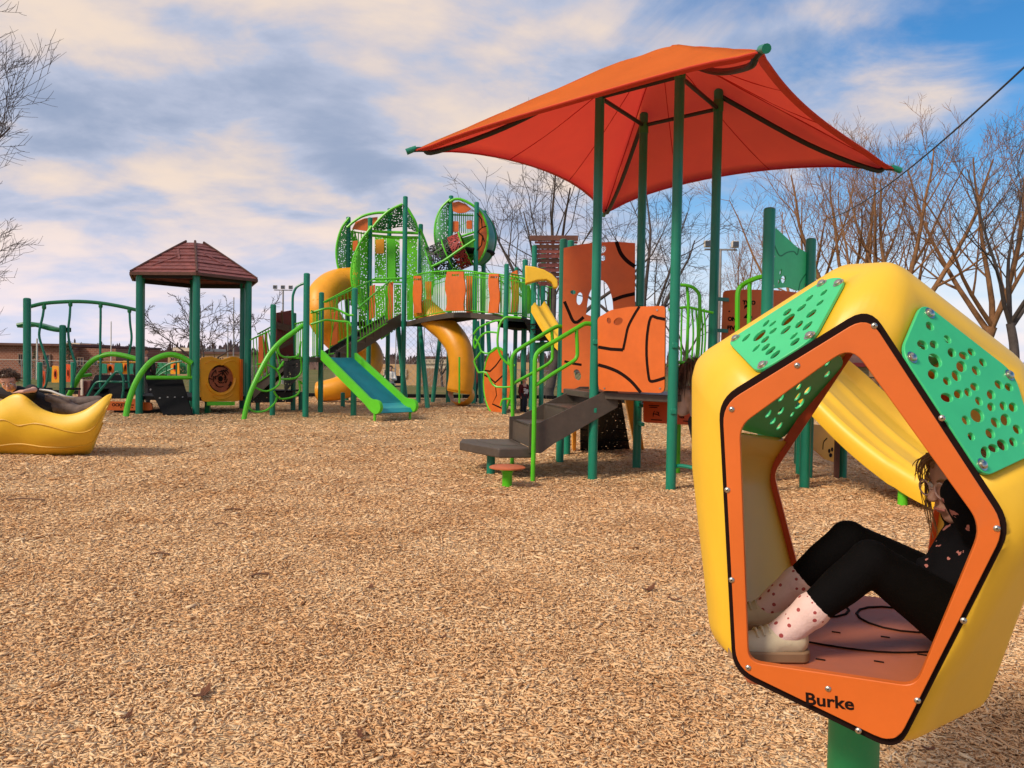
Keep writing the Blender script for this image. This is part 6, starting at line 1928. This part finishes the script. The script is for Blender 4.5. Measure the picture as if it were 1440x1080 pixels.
for i in range(30):
    r_ = rr_ * rg.uniform(.22, .93); a = rg.uniform(0, 6.28); b_ = a + rg.uniform(.3, 1.1)
    mzb.tube([cc_ + eu * r_ * math.cos(x) + ev * r_ * math.sin(x) + n * sd_ * .004 for x in [a + (b_ - a) * k / 4 for k in range(5)]], .011, 5)
    if i % 3 == 0: mzb.tube([cc_ + eu * r_ * math.cos(a) + ev * r_ * math.sin(a) + n * sd_ * .004, cc_ + eu * r_ * .7 * math.cos(a + .2) + ev * r_ * .7 * math.sin(a + .2) + n * sd_ * .004], .010, 5)
o = mzb.build('maze_lines', BLACKG, t); o['kind'] = 'stuff'
MB().lathe([(.075, 0), (.075, .012), (.02, .016)], cc_ + n * sd_ * .0, 12, ax=(eu, ev * sd_, n * sd_)).build('maze_hub', BLACKG, t)
MB().tube([cc_ + (eu * math.cos(a) + ev * math.sin(a)) * rr_ * 1.10 + n * sd_ * .032 for a in [math.radians(x) for x in range(195, 375, 12)]], .035, 6).build('rim_bead', AMBER, t)
for ln in ([(288, 511), (296, 507), (305, 509), (311, 513), (317, 509), (326, 507), (333, 511)], [(297, 556), (304, 560), (311, 561), (319, 559), (326, 554)]):
    MB().tube(catmull([O + eu * cv(p)[0] + ev * cv(p)[1] + n * sd_ * .03 for p in ln], 4), .02, 6).build('bead', AMBER, t)
MB().beam(W(291, 567.5, 20.6), W(330, 567.5, 21.0), .06, .10).build('lime_rail', LIMED, t)
mb, cv, O, eu, ev, n = pxpanel(A_, B_, [(338, 505), (341, 505), (341, 563), (338, 563)], [], .05, push=.02); mb.build('edge_board', ORANGE, t)
g = W(292, 575, 20.9); MB().box((g.x, g.y, .14), (.12, .12, .4)).build('foot', GREEN, t)

# ---------------------------------------------------------------- two rubber ramps with arched lime rails
def ramp(label, top4, rail, low_rail, stub, Dr, holes):
    t = thing('ramp_climber', label, 'climber', W(rail[0][0], rail[0][1], Dr[0]), 'rubber ramps with arched rails')
    MB().slab(top4, (0, .05, -.02)).build('rubber_ramp', BLACKR, t, bevel=.015)
    for px, py in holes:
        n_ = (top4[1] - top4[0]).cross(top4[3] - top4[0]).normalized(); n_ = -n_ if n_.y > 0 else n_
        p = onplane(px, py, top4[0], n_)
        MB().lathe([(.03, 0), (.022, .018), (.005, .024)], p, 8, ax=(V((1, 0, 0)), V((0, 0, 1)), V((0, -1, 0)))).build('grip', M('grip_grey', (.25, .25, .25), .5) if 'grip_grey' not in bpy.data.materials else bpy.data.materials['grip_grey'], t)
    k = len(rail)
    w1 = [W(x, y, Dr[0] + (Dr[1] - Dr[0]) * i / (k - 1)) for i, (x, y) in enumerate(rail)]
    w1[0].z = -.1
    MB().tube(catmull(w1, 5), .072, 10).build('arched_rail', LIMED, t)
    a, b = low_rail
    MB().tube([W(a[0], a[1], Dr[2]), W(b[0], b[1], Dr[2] + .3)], .052, 10).build('lower_rail', LIMED, t)
    if stub: MB().tube([W(*stub[0], Dr[2]), W(*stub[1], Dr[2])], .05, 8).build('stub', LIMED, t)
    return t
tp = [W(203, 532, 20.7), W(256, 532, 20.9), W(270, 570, 19.9), W(226, 578, 19.6)]
tp[2].z = .05; tp[3].z = .03
tp[2] = V((W(271, 580, 19.9).x, 19.9, .03)); tp[3] = V((W(229, 582, 19.8).x, 19.8, .03))
ramp('right one of two black rubber ramps, its lime arched rail meeting the roofed tower', tp, [(175, 600), (176, 590), (181, 565), (190, 540), (202, 520), (216, 506), (235, 499), (252, 501), (270, 511)], ((206, 531), (271, 531)), ((266, 512), (266, 530)), (19.2, 20.2, 20.4), [(212, 548), (225, 560), (236, 559), (246, 559), (257, 559)])
tp = [W(134, 527, 22.2), W(190, 527, 22.3), W(180, 560, 21.4), W(117, 560, 21.2)]
tt = ramp('left one of two black rubber ramps, its arched rail behind the yellow boat', tp, [(93, 578), (96, 560), (103, 545), (115, 524), (129, 508), (145, 500), (160, 498), (178, 501), (199, 507)], ((113, 529), (128, 527)), None, (21.6, 21.6, 21.6), [])
bars(tt, [(122, 560), (130, 545), (138, 537), (160, 537), (182, 537)], 21.2, .03, 'edge_tube', TEAL)
bars(tt, [(131, 560), (146, 543), (160, 526), (167, 523), (173, 530), (174, 545), (172, 560)], 21.1, .036, 'grab_bar', TEAL)
bars(tt, [(138, 509.5), (170, 509), (204, 510)], 22.0, .026, 'cross_bar', AMBER)
# orange kick board with lettering, and its dark base
t = thing('kick_board', 'low orange board with small dark lettering under the left ramp', 'play panel', W(190, 580, 20.6))
ol = [tuple(p) for p in roundpoly([(150, 564), (214, 566), (215, 577), (150, 577)], [2, 4, 4, 2], 3)]
mb, cv, O, eu, ev, n = pxpanel(W(150, 570, 20.6), W(215, 570, 20.6), ol, [], .05); mb.build('board', ORANGE, t)
sd_ = camside(n, O); nn = n * sd_
text('OCKET', .11, O + eu * cv((158, 571))[0] + ev * cv((158, 571))[1] + nn * .027, eu, ev, nn, t, bold=.004)
for x0, x1, y in ((181, 189, 569.5), (170, 171.5, 573), (185.5, 187.5, 573)):
    q = O + eu * cv((x0, y))[0] + ev * cv((x0, y))[1] + nn * .027; q2 = O + eu * cv((x1, y))[0] + ev * cv((x1, y))[1] + nn * .027
    MB().beam(q, q2, .004, .028).build('print_line', BLACKG, t)
MB().slab(Wc([(160, 577), (212, 577), (212, 587), (160, 586)], 20.7), (0, .6, 0)).build('base_box', DARK, t)
MB().slab(Wc([(184, 561), (194, 561), (196, 566), (184, 566)], 20.75), (0, .04, 0)).build('upper_tab', ORANGE, t)

# ---------------------------------------------------------------- arched hanging bar walk
t = thing('hanging_bar_walk', 'arched lime overhead beam with four bent hanging bars beside the roofed tower', 'climber', V((W(38, 500, 21).x, 21, 0)))
post(t, 38, 578, 419, .095)
hb = [(43, 431), (60, 427), (80, 425), (110, 424), (140, 426), (170, 431), (196, 437)]
Dh = lambda x: 21.0 + (x - 38) * .0055
MB().tube(catmull([W(x, y, Dh(x)) for x, y in hb], 5), .052, 10).build('overhead_beam', GREEN, t)
for ln in ([(62, 431), (60, 445), (55, 470), (60, 490), (66, 508), (68, 520), (65, 540), (62, 545)], [(99, 427), (98, 445), (96, 465), (98, 485), (103, 502), (106, 512), (104, 530), (102, 545)], [(141.5, 429), (141.5, 450), (141, 475), (141, 500), (141.5, 510), (141, 530), (141, 545)], [(182, 436), (183, 455), (185, 472), (184, 485), (181, 500), (180, 512), (181, 530), (182, 545)]):
    D = Dh(ln[0][0])
    o = MB().tube(catmull([W(x, y, D) for x, y in ln], 4), .032, 8).build('hanging_bar', TEAL, t)
    p = W(ln[0][0], ln[0][1] - 1, D)
    MB().lathe([(.04, -.10), (.055, -.06), (.05, .02), (.03, .06)], p, 10).build('hanger', GREEN, o)
    q = W(ln[-1][0], ln[-1][1] + 2, D)
    MB().lathe([(.02, -.02), (.20, -.02), (.21, .01), (.19, .03), (.02, .04)], q, 14).build('foot_plate', BLACKR, o)

t = thing('wavy_beam', 'green wavy balance board overhead on a short teal post by the tall left post', 'climber', V((W(88, 500, 21.4).x, 21.4, 0)))
post(t, 88, 577, 457, .085)
wb = [W(x, y, 21.35 + (x - 30) * .002) for x, y in ((30, 457.5), (40, 456), (52, 456), (64, 459), (75, 462), (87, 464), (95, 463))]
wbp = catmull(wb, 4)
MB().loft([[p + V((0, -.18, .05)), p + V((0, .18, .05)), p + V((0, .18, -.07)), p + V((0, -.18, -.07))] for p in wbp], closed=True).build('board', GREEN, t, sharp=50)
MB().tube([p + V((0, -.18, .0)) for p in wbp], .055, 7).build('front_roll', GREEN, t)

# ---------------------------------------------------------------- toddler area far behind
def toddler(px0, px1, py0, py1, D, mt, label, dark=True, posts=(), mt2=None):
    p = W((px0 + px1) / 2, py1, D); t = thing('toddler_board', label, 'play panel', (p.x, D, 0), 'toddler panels on the grass behind')
    ol = [tuple(q) for q in roundpoly([(px0, py0), (px1, py0 + 1), (px1 + 1, py1), (px0 - 1, py1)], 1.5, 2)]
    mb, cv, O, eu, ev, n = pxpanel(W(px0, 530, D), W(px1, 530, D), ol, [], .06); mb.build('board', mt, t)
    sd_ = camside(n, O)
    if dark:
        cx, cy = (px0 + px1) / 2, (py0 + py1) / 2
        MB().slab([O + eu * cv(tuple(q))[0] + ev * cv(tuple(q))[1] + n * sd_ * .032 for q in ell(cx, cy, (px1 - px0) * .26, (py1 - py0) * .3)], n * sd_ * .012).build('emblem', ORANGER if mt is not ORANGE else BLACKG, t)
        MB().slab([O + eu * cv(tuple(q))[0] + ev * cv(tuple(q))[1] + n * sd_ * .046 for q in ell(cx, cy, (px1 - px0) * .12, (py1 - py0) * .18)], n * sd_ * .012).build('emblem', BLACKG, t)
    for x in posts:
        q = W(x, 530, D); zt = W(x, py0 - 4, D).z
        MB().lathe([(.10, gz(D) - .1), (.10, zt), (.06, zt + .02)], (q.x, D, 0), 10).build('post', TEAL, t)
    return t
toddler(74, 83, 514, 538, 31, AMBER, 'small amber board with a red emblem far left behind the short teal post', posts=(56, 103))
toddler(58, 63.5, 521, 545, 31.5, ORANGER, 'narrow dark orange board beside the far left teal post')
toddler(66, 74, 516, 537, 31.2, TEAL, 'small teal board left of the amber emblem board', False)
toddler(93, 100, 512, 537, 31, ORANGER, 'narrow red brown board right of the short teal post')
toddler(141, 150, 511, 525, 30, TEAL, 'teal board seen above the left ramp', False)
toddler(151, 160, 512, 524, 30.2, ORANGE, 'orange board seen above the left ramp')
toddler(162, 172, 510, 524, 30.1, TEAL, 'second teal board between the orange and amber ones above the ramp', False)
toddler(173, 181, 507, 526, 30.3, AMBER, 'amber board with dark centre above the left ramp')
toddler(183, 192, 511, 526, 30.0, TEAL, 'teal board just left of the black-shirted adult', False)
toddler(241, 252, 507, 526, 30.2, AMBER, 'amber board seen between the roofed tower posts')
toddler(222, 240, 510, 526, 30.4, PERF_D, 'punched green board between the roofed tower posts', False)
toddler(253, 262, 510, 526, 30.4, PERF_D, 'punched green board touching the front roofed tower post', False)
t = thing('toddler_arch', 'low curved green climbing arch far behind between the ramps', 'climber', W(230, 545, 29))
bars(t, [(219, 527), (228, 518), (240, 511), (256, 508)], 29.0, .04, 'arch_tube', GREEN)
bars(t, [(219, 531), (230, 524), (244, 518)], 29.4, .03, 'arch_tube', GREEN)
for px in (221, 234, 248): bars(t, [(px, 518 - (px - 221) * .3), (px, 540)], 29.2, .03, 'leg', GREEN)
t = thing('brown_play_block', 'low maroon climbing block behind the wavy beam post', 'play panel', W(122, 560, 26))
MB().slab(Wc([(112, 535), (128, 535), (126, 562), (108, 562)], 26), (0, .4, 0)).build('block', M('maroon_plastic', (.12, .03, .025), .6), t, bevel=.03)
MB().slab(Wc([(113, 533), (116, 533), (116, 556), (113, 556)], 25.9), (0, .06, 0)).build('stripe', WHITEP, t)

# ================================================================ yellow rocker boat and the boy on it
t = thing('rocker_boat', 'yellow moulded rocking boat with high curled ends', 'rocker', V((-5.6, 11.9, 0)))
# rim line (upper near edge), far edge, keel: from its seen outline; ends curl up
DB = 11.55
rim_ = catmull([(-150, 578), (-110, 592), (-70, 585), (-35, 571), (0, 563), (10, 557), (20, 553.5), (28, 552.5), (36, 555), (46, 564), (58, 574), (74, 580), (92, 582), (110, 578), (128, 569), (144, 559), (152, 554), (157, 553)] and [V((x, y, 0)) for x, y in ((-150, 570), (-120, 582), (-85, 590), (-50, 584), (-20, 572), (0, 563), (12, 556), (22, 552.5), (32, 553.5), (44, 562), (58, 573), (76, 580), (96, 582), (116, 577), (134, 566), (148, 556), (155, 553), (158, 554))], 3)
keel = lambda x: 645 - 6 * ((x - 10) / 120) ** 2 if x < 100 else 645 - 6 * .5625 - (x - 100) * .05 - max(0, x - 128) ** 2 * .045
rows = []
for p in rim_:
    x, yr = p.x, p.y
    yk = min(max(keel(min(x, 158)), yr + 2), 646) if x < 157 else yr + 26
    xin = x
    def sx(f): return x - (max(0, x - 118) * .42) * f ** 1.3
    half = .42 * math.sqrt(max(.03, 1 - ((x - 5) / 160) ** 4))
    near_ = [(0.0, 0.0), (.10, -.03), (.30, -.10), (.55, -.06), (.78, .06), (.93, .22), (1.0, .38)]
    row = []
    for f, dd in near_:
        row.append(W(sx(f), yr + (yk - yr) * f, DB - half + .42 + dd - .42 + .12))
    # under and far side
    row.append(W(sx(1.0), yk - 1, DB + .45))
    row.append(W(sx(.6), yr + (yk - yr) * .6, DB + half + .38)); row.append(W(sx(0), yr - 1, DB + half + .32))
    # inner trough
    row.append(W(sx(.02), yr + 1, DB + half + .24))
    dip = max(2.0, min(26, (yk - yr) * .34))
    row.append(W(sx(.15), yr + dip * .8, DB + half * .6 + .1)); row.append(W(sx(.2), yr + dip, DB + .1)); row.append(W(sx(.15), yr + dip * .75, DB - half * .55 + .14)); row.append(W(sx(.02), yr + 1.5, DB - half + .20))
    rows.append(row)
mb = MB().loft(rows, closed=True, flip=False); n_ = len(rows[0]); mb.add(rows[0], [tuple(range(n_))]); mb.add(rows[-1], [tuple(range(n_))])
o = mb.build('hull', YELLOW, t, sharp=180)
o.modifiers.new('smooth', 'SUBSURF').levels = 2; o.modifiers['smooth'].render_levels = 2
# moulded waterline, upper and lower
SEAMY = M('yellow_seam', (.66, .36, .015), .5)
for k_, nm_ in ((3, 'moulded_line'), (4, 'moulded_line')):
    lp = [(r_[k_] * (.45 + .35 * math.sin(i * .35)) + r_[k_ - 1] * (.55 - .35 * math.sin(i * .35))) for i, r_ in enumerate(rows)] if k_ == 3 else [r_[k_] for r_ in rows]
    MB().tube([p + V((0, .012, 0)) for p in lp[2:-3]], .014, 6).build(nm_, SEAMY, t)
MB().lathe([(.30, -.05), (.30, .06), (.12, .10), (.10, .30)], (W(10, 640, 11.8).x, 11.95, 0), 20).build('pivot', BLACKR, t)

boy = thing('person', 'boy in a black shirt and grey trousers lying on his stomach across the yellow boat', 'person', W(60, 580, 11.7))
DBy = 11.75
hcB = W(11.5, 536, 11.55); RB = .150
hpB, atB, rotB = head(hcB, RB, (.42, -.85, -.42), (.05, -.35, 1))
shL, shR = W(44, 548, 11.6), W(-10, 551, 11.9)
neckB = W(20, 548, 11.75); chB = W(42, 559, 11.9); hipB = W(85, 572, 11.85)
elL = W(48, 548, 11.30); wrL = W(34, 550.5, 11.12)
kn1, an1 = W(112, 578, 11.75), W(140, 568, 11.75); kn2, an2 = W(108, 566, 12.0), W(138, 563, 12.0)
hd_ = hand(wrL, V((-1, -.12, -.06)), V((0, -.2, 1)), .17, .3, side=-1)
body_part('body', hpB + [('cap', neckB, hcB + V((.0, .05, -.04)), .055, .06), ('cap', chB, hipB, .11, .10), ('cap', chB, neckB, .10, .06), ('cap', chB, shL, .08, .06), ('cap', chB, shR, .08, .06), ('cap', shL, elL, .05, .042), ('cap', elL, wrL, .042, .028), ('cap', hipB, kn1, .07, .05), ('cap', kn1, an1, .05, .035), ('cap', hipB, kn2, .07, .05), ('cap', kn2, an2, .05, .035)] + hd_, SKIN, boy, .010, 3)
face_bits(boy, atB, RB, rotB)
hair_cap(boy, atB, RB, HAIRB, 3, 'short', 420, -.15, .3, .55, .45)
body_part('shirt', [('cap', neckB + V((.05, .02, -.02)), chB, .085, .135), ('cap', chB, hipB + V((-.1, 0, 0)), .135, .125), ('cap', chB, shL, .11, .085), ('cap', shL, shL.lerp(elL, .55) + V((0, 0, .0)), .085, .072), ('cap', chB, shR, .11, .085), ('cap', shR, W(-25, 562, 11.75), .08, .07)], M('black_tee', (.012, .010, .013), .85, .3, 14, .2, 80), boy, .012, 4)
body_part('trousers', [('cap', W(66, 566, 11.9), hipB, .13, .13), ('cap', hipB, kn1, .12, .09), ('cap', kn1, an1, .09, .075), ('cap', hipB, kn2, .12, .09), ('cap', kn2, an2, .09, .075), ('cap', W(70, 560, 11.8), W(95, 566, 11.8), .07, .07)], M('grey_trousers', (.13, .095, .082), .85, .3, 12, .25, 60), boy, .012, 5)
MB().tube(catmull([W(56, 548, 11.75), W(70, 549.5, 11.68), W(82, 554, 11.66), W(92, 557.5, 11.68), W(103, 559, 11.8)], 4), .016, 6).build('side_stripe', M('white_stripe', (.6, .58, .55), .8), boy)

# ================================================================ other people
def stand(name_label, px, pyfoot, pytop, D, shirt, trous, hair, face, armpose='down', skin=SKIN, loc=None, zoff=0):
    f0 = W(px, pyfoot, D); h = W(px, pytop, D).z - zoff
    f0.z = zoff
    t = thing('person', name_label, 'person', f0)
    h0 = h
    R_ = h0 / 13.2
    up = V((0, 0, 1)); f = V(face).normalized(); s = f.cross(up)
    def q(x, y, z): return f0 + s * (x * h0) + f * (y * h0) + up * (z * h0)
    hc = q(0, .01, 1) - up * R_ * 1.02
    hp, at, rot = head(hc, R_, f + V((0, 0, -.12)), up)
    parts = hp + [('cap', q(0, 0, .80), hc, .035 * h0, .036 * h0), ('cap', q(0, 0, .53), q(0, 0, .76), .075 * h0, .085 * h0)]
    sh, tr, shoes = [('cap', q(0, 0, .53), q(0, .005, .70), .092 * h0, .098 * h0), ('cap', q(0, 0, .70), q(0, 0, .80), .095 * h0, .055 * h0)], [('ell', q(0, 0, .52), (.10 * h0, .085 * h0, .07 * h0))], []
    for sg in (1, -1):
        k, a = q(.055 * sg, .015, .28), q(.055 * sg, -.005, .045)
        parts += [('cap', q(.05 * sg, 0, .52), k, .06 * h0, .04 * h0), ('cap', k, a, .04 * h0, .024 * h0)]
        tr += [('cap', q(.05 * sg, 0, .52), k, .072 * h0, .056 * h0), ('cap', k, a, .055 * h0, .042 * h0)]
        shoes += [('cap', q(.055 * sg, -.01, .022), q(.06 * sg, .075, .018), .026 * h0, .022 * h0)]
        if armpose == 'down': e, w_ = q(.15 * sg, -.01, .60), q(.145 * sg, .05, .47)
        elif armpose == 'front': e, w_ = q(.15 * sg, .02, .62), q(.07 * sg, .15, .62)
        else: e, w_ = q(.16 * sg, -.02, .62), q(.16 * sg, .12, .58)
        parts += [('cap', q(.115 * sg, 0, .775), e, .032 * h0, .026 * h0), ('cap', e, w_, .026 * h0, .018 * h0)] + hand(w_, w_ - e, s * sg, .085 * h0, .5)
        sh += [('cap', q(0, 0, .74), q(.115 * sg, 0, .77), .07 * h0, .05 * h0), ('cap', q(.115 * sg, 0, .775), e, .05 * h0, .042 * h0), ('cap', e, e.lerp(w_, .9), .042 * h0, .032 * h0)]
    vx = max(.009, h0 * .008)
    body_part('body', parts, skin, t, vx * .8, 2); body_part('shirt', sh, shirt, t, vx, 4); body_part('trousers', tr, trous, t, vx, 4); body_part('shoes', shoes, BLACKR, t, vx, 2)
    face_bits(t, at, R_, rot)
    hair_cap(t, at, R_, hair, int(px), 'short', 200, -.1, .3, .4, .35)
    return t, q, at, h0, s, f
NAVY = M('dark_trousers', (.02, .022, .03), .9, .2); REDS = M('red_jacket', (.42, .012, .03), .85, .15); BLKS = M('black_shirt', (.014, .016, .015), .85, .2)
MAR = M('maroon_sweater', (.10, .008, .012), .9, .2, 20, .2, 80); WHT = M('white_top', (.68, .66, .64), .85, .1)
t, q, at, h0, s, f = stand('toddler in a maroon sweater with white print beyond the entry steps', 736, 580, 531.5, 23.6, MAR, NAVY, HAIRB, (.55, -.8, 0))
rg = random.Random(4); mb = MB()
for i in range(14):
    c_ = q(rg.uniform(-.06, .06), .108 - .0, rg.uniform(.55, .72)) ; 
    mb.box(c_, (.03 + rg.random() * .03, .03, .02 + rg.random() * .03), ax=(s, f, V((0, 0, 1))))
mb.build('chest_print', WHT, t)
stand('person in a red jacket and dark trousers behind the bridge tube slide', 668, 566, 511, 29.2, REDS, NAVY, HAIRB, (-.9, -.3, 0))
stand('adult in a black shirt standing behind the roofed tower posts', 203, 572, 488, 25.2, BLKS, NAVY, HAIRB, (-.3, 1, 0))
# seated person on a bench in the distance
p0 = W(549, 552, 36)
p0.z = gz(36)
t = thing('person', 'seated person in white top and black trousers at the field edge', 'person', p0)
sc_ = 1.0
seat = p0 + V((0, 0, .45)); chs = p0 + V((0, .02, .95)); hcs = p0 + V((0, -.05, 1.24))
hp, at, rot = head(hcs, .12, (.1, -1, -.15), (0, 0, 1))
b_ = hp + [('cap', seat, chs, .13, .14), ('cap', chs, hcs, .06, .06)]
tr_, sh_ = [], [('cap', seat + V((0, 0, .08)), chs, .17, .18), ('cap', chs, chs + V((0, 0, .12)), .15, .08)]
for sg in (1, -1):
    k, a = seat + V((.13 * sg, -.42, .02)), seat + V((.12 * sg, -.44, -.40))
    tr_ += [('cap', seat + V((.09 * sg, 0, 0)), k, .11, .08), ('cap', k, a, .08, .06)]
    e, w_ = chs + V((.24 * sg, -.08, -.22)), chs + V((.05 * sg, -.34, -.18))
    b_ += [('cap', chs + V((.17 * sg, 0, .05)), e, .05, .04), ('cap', e, w_, .04, .03)] + hand(w_, w_ - e, (0, 0, 1), .15, .6)
    sh_ += [('cap', chs + V((.15 * sg, 0, .05)), e, .085, .07), ('cap', e, e.lerp(w_, .85), .065, .05)]
body_part('body', b_, SKIN, t, .012, 2); body_part('top', sh_, WHT, t, .014, 4); body_part('trousers', tr_, BLKS, t, .014, 4)
face_bits(t, at, .12, rot); hair_cap(t, at, .12, HAIRB, 9, 'short', 200, -.2, .3, .4, .3)
t = thing('park_bench', 'dark bench under the seated person by the field', 'bench', (p0.x, 36.05, gz(36)))
MB().box((p0.x, 36.1, gz(36) + .40), (1.3, .42, .05)).build('seat', BLKST, t); MB().box((p0.x, 36.33, gz(36) + .72), (1.3, .05, .36)).build('backrest', BLKST, t)
for sg in (1, -1): MB().box((p0.x + .5 * sg, 36.1, gz(36) + .18), (.06, .4, .4)).build('leg', BLKST, t)
# child with long brown hair leaning at the tower, mostly hidden by the pod
t, q, at, h0, s, f = stand('child with long brown hair seen from behind, half hidden by the pod', 1004, 672, 506, 9.8, M('pale_sleeve', (.55, .40, .33), .8), NAVY, HAIRB, (.25, 1, 0), 'front')
Rk = h0 / 13.2
hair_cap(t, at, Rk, HAIRB, 44, 'long', 900, -.3, .5, 3.3, .10, 'long_hair')
t.rotation_euler.y = -.19          # leaning in towards the tower
